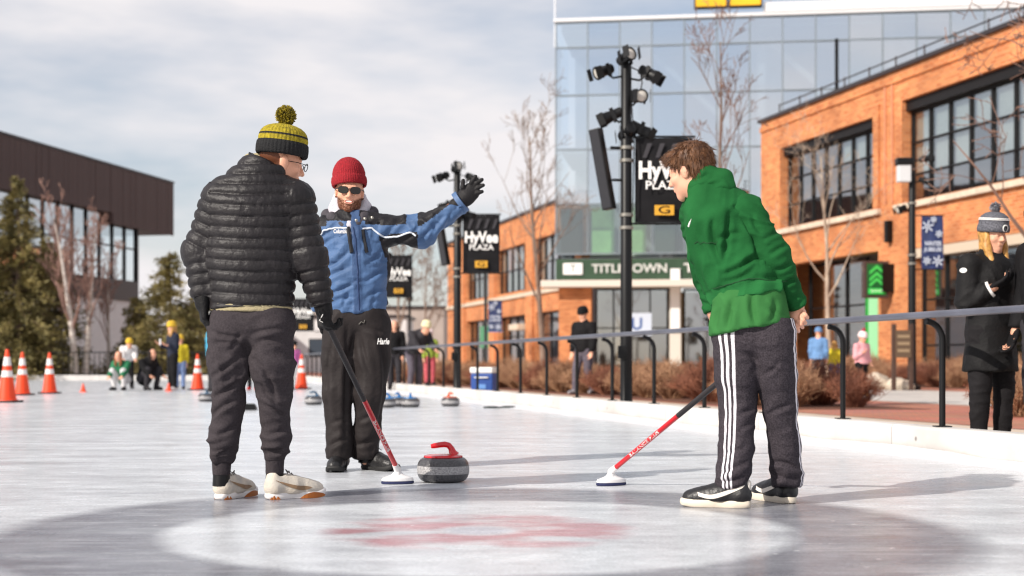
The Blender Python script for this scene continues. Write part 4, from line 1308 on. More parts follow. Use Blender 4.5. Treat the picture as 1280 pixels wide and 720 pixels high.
bare_tree(1036, 0, 36.0, 5.9, 'pale-trunked bare young tree in front of the green bank panels', 11, 0.085, M_bark_pale, trunk_frac=0.34, n_main=10, spread=0.75, blen=0.42)
bare_tree(904, 0, 31.0, 7.6, 'tall thin bare tree rising behind the boy in green', 5, 0.075, M_bark, trunk_frac=0.42, n_main=13, spread=0.55, blen=0.26, twig_r=0.006, twigm=M_twig)
bare_tree(681, 0, 44.0, 7.6, 'bare tree with slim grey trunk in front of the far brick wing', 8, 0.10, M_bark, trunk_frac=0.30, n_main=13, spread=0.6, blen=0.36, twig_r=0.007)
bare_tree(1312, 0, 24.0, 7.2, 'budding bare tree reaching in from the right edge', 21, 0.11, M_bark, trunk_frac=0.28, n_main=15, spread=0.85, blen=0.40, buds=True, twig_r=0.007, upsweep=0.1, twigm=M_twig)
bare_tree(500, 0, 62.0, 5.4, 'small distant bare tree under the waving man\'s arm', 31, 0.09, M_bark, trunk_frac=0.3, n_main=12, spread=0.65, twig_r=0.010)
bare_tree(531, 0, 75.0, 5.6, 'faint distant bare tree left of the second light pole', 33, 0.09, M_bark, trunk_frac=0.3, n_main=12, spread=0.65, twig_r=0.011)
bare_tree(98, 0, 59.0, 6.6, 'white-barked birch clump beside the dark spruces', 17, 0.16, M_birch, name='birch_tree', trunks=3, trunk_frac=0.25, n_main=14, spread=0.5, blen=0.34, twig_r=0.010, group='birches at the far end', twigm=mat('birch_twig', C(150, 116, 104), 0.85, var=0.2), levels=4, upsweep=0.5)
bare_tree(136, 0, 62.0, 5.2, 'slim second birch to the right of the birch clump', 19, 0.09, M_birch, name='birch_tree', trunks=1, trunk_frac=0.25, n_main=12, spread=0.55, blen=0.34, twig_r=0.010, group='birches at the far end', twigm=mat('birch_twig', C(150, 116, 104), 0.85, var=0.2), upsweep=0.5)

# ---- spruces: whorls of drooping boughs carrying needle sprays
def needle_mat():
    m = mat('spruce_needles', C(152, 136, 78), 0.7, var=0.5, var_scale=1.4, col2=C(74, 72, 42))
    return m
def spruce(px, Y, height, width, label, seed):
    R = np.random.default_rng(seed)
    X = (px - 640) / FPX * Y
    ro = empty('spruce_tree', (X, Y, 0.05), label=label, cat='tree', group='dark spruces at the far end of the rink')
    m0 = MB(); m0.tube([(0, 0, 0), (0.03, 0, height * 0.5), (0, 0, height)], [height * 0.022, height * 0.013, 0.01], 8)
    V = []; Fq = []
    z = 0.25
    boughs = MB()
    while z < height * 0.98:
        t = z / height
        ln = width * (1 - t) ** 0.8 * R.uniform(0.75, 1.15) + 0.12
        nb = int(5 + 8 * (1 - t))
        for b in range(nb):
            a = R.uniform(0, 2 * PI); l = ln * R.uniform(0.6, 1.12)
            d = np.array([math.cos(a), math.sin(a), 0])
            tip = d * l + UP * (z - 0.22 * l + R.normal(0, 0.08))
            st = np.array([0, 0, z + 0.06 * l])
            boughs.tube([st, (st + tip) / 2 + UP * 0.05 * l, tip], [0.02, 0.012, 0.004], 3, cap=False)
            ns = int(16 + 46 * l)
            for k in range(ns):
                u = R.uniform(0.22, 1.05)
                c = st * (1 - u) + tip * u + R.normal(0, 0.05 + 0.04 * l, 3)
                e1 = unit(d + R.normal(0, 0.55, 3)) * R.uniform(0.09, 0.19)
                e2 = unit(np.cross(e1, R.normal(0, 1, 3))) * R.uniform(0.025, 0.05)
                n = len(V)
                V += [c - e1 * 0.5 - e2 * 0.5, c - e2 * 0.7 + e1 * 0.2 - UP * 0.015, c + e1, c + e1 * 0.1 + e2 * 0.8]
                Fq.append((n, n + 1, n + 2, n + 3))
        z += 0.17 + 0.09 * (1 - t)
    m0.build('trunk', M_bark, ro, smooth=True, local=True)
    cr = link('crown', quads_mesh(np.array(V), np.array(Fq)), needle_mat(), ro)
    bo = boughs.build('boughs', M_twig, ro, local=True); bo.parent = cr
spruce(22, 58.6, 8.4, 2.7, 'tall dark spruce at the left edge behind the traffic cones', 2)
spruce(-48, 57.9, 10.2, 2.6, 'spruce cut off by the left edge of the picture', 3)
spruce(60, 61.5, 6.0, 2.1, 'mid-height spruce between the tall spruce and the birches', 4)
spruce(212, 60.0, 5.4, 2.5, 'broad dark spruce behind the woman with the phone', 6)
spruce(250, 64.0, 4.4, 2.2, 'short spruce behind the quilted jacket man\'s left arm', 9)
spruce(172, 63.5, 3.6, 1.9, 'small spruce filling the gap beside the birches', 12)

# ---- dry brown shrubs
def shrub_mesh(seed, n=260, w=0.5, h=0.75):
    R = np.random.default_rng(seed); mb = MB()
    for i in range(n):
        a = R.uniform(0, 2 * PI); s = R.uniform(0, 1) ** 0.6
        b = np.array([math.cos(a), math.sin(a), 0]) * 0.14 * R.random()
        top = np.array([math.cos(a) * w * s, math.sin(a) * w * s, h * (1 - 0.45 * s * s) * R.uniform(0.6, 1.05)])
        mid = (b + top) / 2 + R.normal(0, 0.05, 3) + UP * 0.06
        mb.tube([b, mid, top + R.normal(0, 0.04, 3)], [0.007, 0.005, 0.0025], 3, cap=False)
        for k in range(4):
            u = R.uniform(0.4, 0.95); p = mid * (1 - u) + top * u
            mb.tube([p, p + unit(R.normal(0, 1, 3) + UP * 0.8) * R.uniform(0.06, 0.16)], [0.004, 0.002], 3, cap=False)
    return mb
M_shrub = mat('dry_shrub', C(160, 104, 78), 0.9, var=0.4, var_scale=3, col2=C(96, 58, 46))
M_shrub2 = mat('dry_grass_shrub', C(186, 146, 112), 0.9, var=0.3, var_scale=6, col2=C(130, 92, 70))
def shrubs():
    protos = []
    for s in range(5):
        mb = shrub_mesh(40 + s, w=0.52 + 0.05 * s, h=0.62 + 0.05 * (s % 3))
        me = mesh_from(mb.v, mb.f, 'shrub'); me.materials.append(M_shrub if s % 2 else M_shrub2); protos.append(me)
    R = np.random.default_rng(3)
    spots = []
    Y = 19.4
    while Y < 52:                                   # bed along the rink walk
        for c in (8.75, 9.5):
            spots.append((E(Y + R.uniform(-.2, .2), c + R.uniform(-.2, .2)), Y + R.uniform(-.3, .3), R.uniform(0.75, 1.15), 'rink bed'))
        Y += 0.95
    spots += [(5.72, 16.1, 1.0, 'edge'), (5.95, 17.1, 0.9, 'edge'), (6.9, 19.0, 1.0, 'edge')]
    Y = 30
    while Y < 52:                                   # bed under the brick building
        for c in (20.2, 21.6, 22.7):
            spots.append((E(Y, c + R.uniform(-.3, .3)), Y + R.uniform(-.4, .4), R.uniform(0.9, 1.4), 'wall bed'))
        Y += 1.3
    for i, (x, y, s, wh) in enumerate(spots):
        o = link('dry_shrub', protos[i % 5], None)
        o.location = (x, y, 0.05); o.scale = (s, s, s * R.uniform(0.85, 1.1)); o.rotation_euler = (0, 0, R.uniform(0, 6.28))
        px = 640 + x / y * FPX
        if wh == 'rink bed':
            lab = 'large dry tan shrub directly right of the boy\'s legs' if i == 0 else 'dry reddish-brown shrub in the planting bed just beyond the handrail'
        elif wh == 'edge':
            lab = ('dry brown shrub beyond the handrail touching the right edge of the picture', 'smaller dry shrub just behind the one at the right edge', 'dry shrub at the end of the bed behind the blonde woman')[int(x * 0 + [5.72, 5.95, 6.9].index(x))]
        else:
            lab = 'dry brown shrub in the bed under the brick building'
        tag(o, lab, 'shrub', 'dry shrubs, ' + wh)
    strip('planting_bed', 8.1, 10.15, 18.6, 60, 0.058, M_mulch)
    strip('wall_bed', 19.3, 23.5, 22, 56, 0.058, M_mulch)
    # pale boulders at the end of the beds
    for (px, py, Y_, r, lab) in ((1092, 472, 33, 0.33, 'pale boulder in the bed behind the pink-coated child'), (860, 0, 30, 0.28, 'pale boulder between shrubs left of the boy in green'), (1124, 0, 32.5, 0.25, 'pale flat stone at the foot of the brown signpost')):
        X = (px - 640) / FPX * Y_
        v, q = sdf_mesh([ell((X, Y_, 0.05 + r * 0.4), (r * 1.25, r, r * 0.75)), ell((X + r * 0.5, Y_ - 0.1, 0.05 + r * 0.3), (r * 0.8, r * .7, r * 0.5))], 0.03)
        v = v + normals(v, q) * (vnoise(v * 7)[:, None] - 0.5) * 0.08
        o = link('boulder', quads_mesh(v - [X, Y_, 0.05], q), mat('boulder_stone', C(196, 182, 164), 0.9, var=0.2, var_scale=5), smooth=True, loc=(X, Y_, 0.05))
        tag(o, lab, 'boulder')
shrubs()

# far wood closing the horizon
def far_wood():
    R = np.random.default_rng(77); mb = MB()
    for i in range(900):
        x = R.uniform(-70, 12); y = R.uniform(135, 160); h = R.uniform(2.5, 5.5)
        p = np.array([x, y, 0])
        mb.tube([p, p + UP * h * 0.5 + R.normal(0, .1, 3), p + UP * h + R.normal(0, .3, 3)], [0.07, 0.05, 0.02], 3, cap=False)
        for k in range(7):
            q = p + UP * h * R.uniform(0.35, 0.95)
            mb.tube([q, q + unit(R.normal(0, 1, 3) + UP * 0.7) * R.uniform(0.5, 1.4)], [0.03, 0.012], 3, cap=False)
    tag(mb.build('far_wood', M_twig, None), kind='stuff')
far_wood()

# ================================================================ things on and round the ice
M_granite = None
def stone_mats():
    m = mat('granite', C(96, 94, 96), 0.35, var=0.6, var_scale=140, col2=C(44, 44, 48), bump=0.15, bump_scale=200)
    t = m.node_tree; b = t.nodes['Principled BSDF']
    src = b.inputs['Base Color'].links[0].from_socket
    co = t.nodes.new('ShaderNodeTexCoord'); sp = t.nodes.new('ShaderNodeSeparateXYZ'); t.links.new(co.outputs['Object'], sp.inputs[0])
    # pecked striking band
    r = t.nodes.new('ShaderNodeValToRGB'); cr = r.color_ramp; cr.interpolation = 'LINEAR'
    cr.elements[0].position = 0.335; cr.elements[0].color = (0, 0, 0, 1); cr.elements[1].position = 0.345; cr.elements[1].color = (1, 1, 1, 1)
    for p_, c_ in ((0.655, 1), (0.665, 0)):
        e = cr.elements.new(p_); e.color = (c_, c_, c_, 1)
    d = t.nodes.new('ShaderNodeMath'); d.operation = 'DIVIDE'; d.inputs[1].default_value = 0.137; t.links.new(sp.outputs['Z'], d.inputs[0]); t.links.new(d.outputs[0], r.inputs['Fac'])
    n = t.nodes.new('ShaderNodeTexNoise'); n.inputs['Scale'].default_value = 160; t.links.new(co.outputs['Object'], n.inputs['Vector'])
    rr = t.nodes.new('ShaderNodeValToRGB'); rr.color_ramp.elements[0].position = 0.35; rr.color_ramp.elements[1].position = 0.65
    rr.color_ramp.elements[0].color = (*C(120, 118, 120), 1); rr.color_ramp.elements[1].color = (*C(186, 184, 184), 1); t.links.new(n.outputs['Fac'], rr.inputs['Fac'])
    mi = t.nodes.new('ShaderNodeMix'); mi.data_type = 'RGBA'; t.links.new(r.outputs['Color'], mi.inputs['Factor']); t.links.new(src, mi.inputs['A']); t.links.new(rr.outputs['Color'], mi.inputs['B'])
    t.links.new(mi.outputs['Result'], b.inputs['Base Color'])
    rg = t.nodes.new('ShaderNodeMapRange'); rg.inputs['To Min'].default_value = 0.28; rg.inputs['To Max'].default_value = 0.75; t.links.new(r.outputs['Color'], rg.inputs['Value']); t.links.new(rg.outputs['Result'], b.inputs['Roughness'])
    return m
M_granite = stone_mats()
stone_proto = {}
def curling_stone(px, py, handle, label, rz=0.0, Y=None):
    Y = CAM_H * FPX / (py - HOR) if Y is None else Y
    X = (px - 640) / FPX * Y
    ro = empty('curling_stone', (X, Y, 0), rz, label, 'curling stone', 'curling stones on the ice')
    if 'g' not in stone_proto:
        H = 0.137; R0 = 0.1445
        pr = [(0.055, 0.004), (0.066, 0.0), (0.075, 0.004)]
        for a in np.linspace(-PI / 2 + 0.35, PI / 2 - 0.30, 26):
            ca = abs(math.cos(a)) ** 0.62; sa = math.copysign(abs(math.sin(a)) ** 0.92, math.sin(a))
            pr.append((0.074 + (R0 - 0.074) * ca, H * 0.5 + H * 0.5 * sa))
        pr += [(0.085, H), (0.05, H + 0.001)]
        mb = MB(); mb.lathe(pr, n=64); o = mb.build('granite_body', M_granite, ro, smooth=True, local=True); stone_proto['g'] = o.data
        mb = MB(); mb.lathe([(0.104, 0.133), (0.108, 0.137), (0.106, 0.144), (0.085, 0.149), (0.03, 0.152), (0.005, 0.152)], n=48)
        stone_proto['d'] = (mb.v, mb.f)
        # gooseneck: rises on the right and bends over to the left
        mb = MB()
        pts = [(0.060, 0, 0.145), (0.052, 0, 0.163), (0.044, 0, 0.184), (0.030, 0, 0.201), (0.008, 0, 0.206), (-0.022, 0, 0.203), (-0.052, 0, 0.198), (-0.068, 0, 0.195)]
        mb.tube(pts, [0.032, 0.021, 0.017, 0.0165, 0.0165, 0.0155, 0.0145, 0.011], 16)
        stone_proto['h'] = (mb.v, mb.f)
    else:
        o = link('granite_body', stone_proto['g'], None, ro)
    mh = mat('handle_' + handle, {'red': C(206, 24, 34), 'blue': C(30, 120, 186), 'orange': C(200, 84, 40), 'navy': C(58, 92, 120)}[handle], 0.22, coat=0.5)
    for key, nm in (('d', 'handle_disc'), ('h', 'handle')):
        me_k = key + handle
        if me_k not in stone_proto:
            mb = MB(); mb.v, mb.f = stone_proto[key]; o = mb.build(nm, mh, ro, smooth=True, local=True); stone_proto[me_k] = o.data
        else:
            link(nm, stone_proto[me_k], None, ro)
    if px == 554:
        mb = MB(); mb.lathe([(0.009, 0), (0.009, 0.003)], c=(0.03, -0.02, 0.151), n=10); mb.build('bolt', M_clamp, ro, local=True)
    return ro
curling_stone(554, 602, 'red', 'large granite curling stone with red handle in front of the men', math.radians(8))
curling_stone(392, 506, 'navy', 'grey curling stone with dark blue handle between the two men\'s legs', 0.5)
curling_stone(563, 508, 'orange', 'distant curling stone with orange handle standing alone in front of the curb', 2.2)
curling_stone(483, 509.5, 'blue', 'left stone of the blue-handled cluster touching the man\'s black trousers', 0.6)
curling_stone(497, 508, 'blue', 'middle stone of the three blue-handled stones', 1.2)
curling_stone(513, 509, 'blue', 'right stone of the three blue-handled stones', 1.6)
curling_stone(258, 502, 'navy', 'dark stone half hidden behind the quilted jacket man\'s left leg', 1.6)

def broom(hand, foot, label, n_hint, text_side=-1.0, over=0.0, up_tilt=0.0):
    """foot: world point where the shaft meets the brush head; hand: where the shaft is gripped"""
    hand = np.asarray(hand, float); foot = np.asarray(foot, float)
    d = unit(hand - foot)
    L_ = np.linalg.norm(hand - foot) + over
    ro = empty('curling_broom', (foot[0], foot[1], 0), label=label, cat='broom', group='curling brooms')
    Mred = mat('shaft_red', C(196, 22, 34), 0.28, coat=0.4); Mbk = mat('shaft_black', C(40, 36, 38), 0.55, bump=0.3, bump_scale=120)
    f1 = min(0.60 * 1.0, L_ * 0.52)
    mb = MB(); mb.tube([foot + d * 0.02, foot + d * f1], 0.0135, 16); mb.build('lower_shaft', Mred, ro, smooth=True)
    mb = MB(); mb.tube([foot + d * (f1 + 0.001), foot + d * (L_ - 0.05)], [0.0137, 0.0145], 16); mb.build('grip', Mbk, ro, smooth=True)
    mb = MB(); mb.tube([foot + d * (L_ - 0.05), foot + d * (L_ - 0.008), foot + d * L_], [0.0155, 0.0155, 0.011], 16); mb.build('end_cap', M_black, ro, smooth=True)
    # lettering wrapped round the shaft
    view = unit(np.array([0, 0, CAM_H]) - foot); view = unit(view - d * (view @ d)); sd = np.cross(d, view)
    v, f = text_verts('BALANCE PLUS', 0.024, 0.0006, 1.05)
    w = v[:, 0].max() - v[:, 0].min(); v[:, 0] *= 0.26 / w
    a = v[:, 1] / 0.014
    P = foot + d * (f1 * 0.52) + v[:, :1] * d * text_side + (np.cos(a)[:, None] * view + np.sin(a)[:, None] * sd * (1 if text_side < 0 else -1)) * 0.0142
    link('lettering', mesh_from(P - base_of(ro), f), M_white, ro)
    v, f = text_verts('R3', 0.03, 0.001)
    # brush head
    c = np.array([foot[0], foot[1], 0.0]); fw = unit(np.array([d[0], d[1], 0]))
    sd2 = np.array([-fw[1], fw[0], 0])
    hx = n_hint
    mb = MB(); mb.lathe([(0.080, 0.0), (0.089, 0.003), (0.090, 0.012), (0.086, 0.016)], c=c, n=36, sx=1.0, sy=0.52, fwd=hx); mb.build('brush_pad', mat('pad_navy', C(34, 40, 78), 0.8, bump=0.4, bump_scale=90), ro, smooth=True)
    mb = MB(); mb.lathe([(0.086, 0.0165), (0.089, 0.022), (0.082, 0.034), (0.055, 0.043), (0.035, 0.050), (0.024, 0.062), (0.018, 0.066)], c=c, n=36, sx=1.0, sy=0.52, fwd=hx); mb.build('brush_head', mat('head_white', C(226, 224, 224), 0.35, coat=0.3), ro, smooth=True)
    mb = MB(); mb.tube([c + UP * 0.045, foot + d * 0.0, foot + d * 0.05], [0.021, 0.02, 0.016], 14); mb.build('swivel', mat('head_white', C(226, 224, 224), 0.35), ro, smooth=True)
    return ro

# ---- traffic cones
M_cone = mat('cone_orange', C(238, 70, 24), 0.5, var=0.08, var_scale=6, bump=0.1, bump_scale=30)
M_refl = mat('cone_white', C(232, 226, 222), 0.4)
cone_me = {}
def traffic_cone(px, py, label, Y=None, h=0.90, z=0.0):
    Y = (CAM_H - z) * FPX / (py - HOR) if Y is None else Y
    X = (px - 640) / FPX * Y
    ro = empty('traffic_cone', (X, Y, z), random.uniform(-.3, .3), label, 'traffic cone', 'orange traffic cones on the ice')
    parts = (('base_plate', M_black), ('cone_body', M_cone), ('upper_collar', M_refl), ('lower_collar', M_refl))
    R_ = lambda zz: 0.150 - (0.150 - 0.028) * (zz - 0.04) / 0.86
    if not cone_me:
        mb = MB(); mb.box((0, 0, 0.018), (0.40, 0.40, 0.036)); o = mb.build('base_plate', M_black, ro, bevel=0.01, local=True); cone_me['base_plate'] = o.data
        mb = MB(); mb.lathe([(0.178, 0.036), (0.172, 0.05), (0.150, 0.056), (0.028, 0.885), (0.024, 0.90), (0.018, 0.90)], n=28); o = mb.build('cone_body', M_cone, ro, smooth=True, local=True); cone_me['cone_body'] = o.data
        for nm, a, b in (('upper_collar', 0.62, 0.77), ('lower_collar', 0.43, 0.54)):
            mb = MB(); mb.lathe([(R_(a) - 0.002, a), (R_(a) + 0.003, a + 0.001), (R_(b) + 0.003, b - 0.001), (R_(b) - 0.002, b)], n=28); o = mb.build(nm, M_refl, ro, smooth=True, local=True); cone_me[nm] = o.data
    else:
        for nm, _ in parts: link(nm, cone_me[nm], None, ro)
    ro.scale = (h / 0.9,) * 3
traffic_cone(9, 503, 'nearest orange traffic cone at the left edge of the ice')
traffic_cone(28, 494, 'orange traffic cone second from the left edge, behind the nearest one')
traffic_cone(62, 492, 'orange traffic cone third from the left edge, standing apart')
traffic_cone(247, 487.5, 'orange traffic cone beside the quilted jacket man\'s left leg')
traffic_cone(377, 486.5, 'orange traffic cone between the two men')

def mini_cone(px, py, label):
    Y = CAM_H * FPX / (py - HOR); X = (px - 640) / FPX * Y
    ro = empty('marker_cone', (X, Y, 0), 0, label, 'marker cone', 'small orange marker cones')
    mb = MB(); mb.lathe([(0.07, 0.012), (0.062, 0.02), (0.012, 0.20), (0.006, 0.20)], n=16); mb.build('cone_body', M_cone, ro, smooth=True, local=True)
    mb = MB(); mb.box((0, 0, 0.006), (0.16, 0.16, 0.012)); mb.build('base_plate', M_cone, ro, local=True)
mini_cone(104, 490, 'tiny orange marker cone left of the crouching child')
mini_cone(211, 489, 'tiny orange marker cone at the feet of the woman with the phone')

def hack(px, py, label):
    Y = CAM_H * FPX / (py - HOR); X = (px - 640) / FPX * Y
    mb = MB(); mb.lathe([(0.13, 0.0), (0.135, 0.006), (0.12, 0.02), (0.06, 0.028), (0.01, 0.028)], n=28, sy=0.8); o = mb.build('rubber_disc', mat('rubber_green', C(24, 34, 32), 0.7), None, smooth=True)
    o.location = (X, Y, 0.0); tag(o, label, 'rubber disc', 'flat dark rubber discs on the ice')
hack(615, 510, 'left flat dark rubber disc lying on the ice near the curb')
hack(636, 509.6, 'right flat dark rubber disc lying on the ice near the curb')

def foothold():
    Y = CAM_H * FPX / (512.5 - HOR); X = (313.5 - 640) / FPX * Y
    ro = empty('foothold_block', (X, Y, 0), 0.05, 'small dark foothold block seen between the quilted jacket man\'s legs', 'foothold')
    mb = MB(); mb.prism([(-0.08, -0.1, 0), (-0.08, 0.12, 0), (-0.08, 0.12, 0.03), (-0.08, -0.1, 0.085)], (0.16, 0, 0)); mb.build('rubber_block', M_black, ro, bevel=0.008, local=True)
    mb = MB(); mb.box((0, -0.02, 0.078), (0.12, 0.1, 0.006), (np.array([1, 0, 0]), unit([0, 1, -0.25]), unit([0, 0.25, 1]))); mb.build('tread', mat('tread_olive', C(64, 66, 48), 0.8), ro, local=True)
foothold()

def cooler():
    X, Y = -0.50, 25.4
    ro = empty('cooler_box', (X, Y, 0.05), math.radians(-14), 'blue cooler box with white lid behind the handrail', 'cooler')
    mb = MB(); mb.box((0, 0, 0.22), (0.40, 0.34, 0.44)); mb.build('body', mat('cooler_blue', C(34, 70, 140), 0.4), ro, bevel=0.025, local=True)
    mb = MB(); mb.box((0, 0, 0.492), (0.43, 0.37, 0.10)); mb.build('lid', mat('cooler_white', C(232, 230, 226), 0.4), ro, bevel=0.025, local=True)
    mb = MB(); mb.tube([(-0.12, -0.18, 0.36), (-0.12, -0.205, 0.36), (0.12, -0.205, 0.36), (0.12, -0.18, 0.36)], 0.012, 8); mb.build('handle', mat('cooler_white', C(232, 230, 226), 0.4), ro, smooth=True, local=True)
    mb = MB(); mb.box((0.0, -0.174, 0.20), (0.16, 0.008, 0.08)); mb.build('front_panel', mat('cooler_light_blue', C(96, 140, 200), 0.4), ro, bevel=0.003, local=True)
    mb = MB(); mb.tube([(0.15, -0.165, 0.08), (0.15, -0.20, 0.08)], 0.016, 8); mb.build('drain_plug', mat('cooler_white', C(232, 230, 226), 0.4), ro, smooth=True, local=True)
cooler()

# ---- plaza lamp post with navy banner, brown signpost
def lamp_post():
    Y = 33.0; X = (1140 - 640) / FPX * Y; b0 = np.array([X, Y, 0.05])
    ro = empty('lamp_post', b0, 0, 'black lamp post with pale lantern in front of the brick pier', 'lamp post')
    mb = MB(); mb.lathe([(0.20, 0), (0.20, 0.08), (0.12, 0.14), (0.10, 0.2), (0.095, 1.0), (0.075, 5.0), (0.06, 5.05)], c=b0, n=18); mb.build('shaft', M_black, ro, smooth=True)
    for z in (2.9, 3.1, 4.3):
        m2 = MB(); m2.lathe([(0.09, 0), (0.105, 0.004), (0.105, 0.05), (0.09, 0.054)], c=b0 + UP * z, n=16); m2.build('clamp', M_clamp, ro, smooth=True)
    mb = MB(); mb.box(b0 + np.array([-0.22, -0.1, 5.0]), (0.30, 0.22, 0.40)); mb.build('lantern', mat('lantern_pale', C(206, 208, 210), 0.3), ro, bevel=0.03)
    mb = MB(); mb.box(b0 + np.array([-0.22, -0.1, 5.28]), (0.36, 0.28, 0.16)); mb.build('lantern_cap', M_black, ro, bevel=0.02)
    for (dx, z, d) in ((0.28, 5.35, (0.8, -0.5, 0.1)), (0.26, 4.85, (0.9, -0.3, -0.3)), (-0.25, 4.2, (-0.8, -0.5, -0.4))):
        p = b0 + np.array([dx, -0.05, z]); mb = MB(); mb.tube([b0 + UP * (z - .05), p], 0.02, 6); mb.build('bracket', M_black, ro, smooth=True); spot_parts(ro, p, d)
lamp_post()
banner(33.0, 2.86, 4.08, 'navy and white snowflake banner on the lamp post by the brick pier', dx0=0.22, w=0.50, style='navy', X=(1140 - 640) / FPX * 33.0)

def sign_post():
    Y = 32.0; X = (1128 - 640) / FPX * Y
    ro = empty('sign_post', (X, Y, 0.05), 0.1, 'low brown wooden notice board on two posts beneath the lamp post', 'notice board')
    Mw = mat('wood_brown', C(74, 52, 42), 0.7, var=0.3, var_scale=8, stretch=(6, 6, 1))
    for sx in (-0.2, 0.2):
        mb = MB(); mb.box((sx, 0, 0.75), (0.09, 0.09, 1.5)); mb.build('post', Mw, ro, bevel=0.01, local=True)
    mb = MB(); mb.box((0, -0.055, 1.05), (0.36, 0.03, 0.62)); mb.build('board', mat('board_olive', C(96, 76, 58), 0.7), ro, local=True)
    for i in range(3):
        mb = MB(); mb.box((0, -0.075, 1.22 - i * 0.16), (0.28, 0.006, 0.07)); mb.build('notice', mat('notice_tan', C(150, 128, 100), 0.7), ro, local=True)
sign_post()

def far_lamp(px, Y, h, label):
    X = (px - 640) / FPX * Y; b0 = np.array([X, Y, 0.05])
    ro = empty('street_lamp', b0, 0, label, 'lamp post')
    mb = MB(); mb.lathe([(0.12, 0), (0.07, 0.1), (0.06, h)], c=b0, n=12); mb.build('shaft', M_black, ro, smooth=True)
    for z in (h - 0.15, h - 0.55, h - 0.95):
        mb = MB(); mb.lathe([(0.05, 0), (0.16, 0.08), (0.16, 0.2), (0.05, 0.3)], c=b0 + UP * z, n=12); mb.build('lamp_head', M_black, ro, smooth=True)
far_lamp(512, 70, 4.6, 'slender dark street lamp under the waving man\'s arm')
b_ = banner(52.0, 1.85, 2.95, 'light blue banner on a post before the far brick wing', dx0=0.1, w=0.5, style='navy', X=(607 - 640) / FPX * 52)
b_.children[0].data.materials[0] = mat('banner_light_blue', C(80, 140, 200), 0.6, var=0.2, var_scale=5)
def banner_post():
    Y = 52.0; X = (607 - 640) / FPX * Y; ro = empty('banner_post', (X, Y, 0.05), 0, 'thin dark post carrying the light blue banner', 'post')
    mb = MB(); mb.lathe([(0.12, 0), (0.06, 0.1), (0.055, 4.6), (0.03, 4.65)], c=(X, Y, 0.05), n=12); mb.build('shaft', M_black, ro, smooth=True)
    mb = MB(); mb.lathe([(0.055, 0), (0.09, 0.03), (0.09, 0.1), (0.03, 0.16)], c=(X, Y, 4.6), n=12); mb.build('finial', M_black, ro, smooth=True)
banner_post()

# ================================================================ people
M_skin = mat('skin', C(224, 166, 138), 0.5, spec=0.35, var=0.06, var_scale=20, attr='hairmask', attr_col=C(104, 60, 38), attr2='lipmask', attr2_col=C(178, 96, 90), attr_soft=0.3, bump=0.1, bump_scale=200)
def rotframe(fwd, up):
    """rows: right, forward, up of a head looking along fwd"""
    f = unit(fwd); r = unit(np.cross(f, up)); u = np.cross(r, f)
    return np.array([r, f, u])

def head_prims(c, R, s=1.0, smile=False):
    P = lambda x, y, z: np.asarray(c) + (np.array([x, y, z]) * s) @ R
    return [ell(P(0, -0.012, 0.035), np.array([0.076, 0.098, 0.086]) * s, R),
            ell(P(0, 0.028, -0.035), np.array([0.064, 0.068, 0.085]) * s, R, k=0.03),
            cone(P(0, 0.03, -0.072), P(0, 0.066, -0.104), 0.048 * s, 0.026 * s, k=0.03),
            cone(P(-0.03, 0.082, 0.020), P(0.03, 0.082, 0.020), 0.012 * s, k=0.015),
            cone(P(0, 0.094, 0.006), P(0, 0.114, -0.034), 0.008 * s, 0.012 * s, k=0.010),
            cone(P(-0.013, 0.098, -0.038), P(0.013, 0.098, -0.038), 0.009 * s, k=0.008),
            ell(P(-0.043, 0.062, -0.030), np.array([0.026, 0.024, 0.022]) * s, R, k=0.02),
            ell(P(0.043, 0.062, -0.030), np.array([0.026, 0.024, 0.022]) * s, R, k=0.02),
            ell(P(-0.031, 0.103, 0.001), np.array([0.017, 0.016, 0.010]) * s, R, k=0.012, sub=True),
            ell(P(0.031, 0.103, 0.001), np.array([0.017, 0.016, 0.010]) * s, R, k=0.012, sub=True),
            ell(P(-0.031, 0.083, 0.001), np.array([0.013, 0.013, 0.012]) * s, R, k=0.004),
            ell(P(0.031, 0.083, 0.001), np.array([0.013, 0.013, 0.012]) * s, R, k=0.004),
            cone(P(-0.018, 0.092, -0.062), P(0.018, 0.092, -0.062), 0.006 * s, k=0.006),
            cone(P(-0.015, 0.092, -0.073), P(0.015, 0.092, -0.073), 0.007 * s, k=0.006),
            ell(P(-0.077, -0.006, -0.008), np.array([0.010, 0.022, 0.034]) * s, R, k=0.008),
            ell(P(0.077, -0.006, -0.008), np.array([0.010, 0.022, 0.034]) * s, R, k=0.008)]

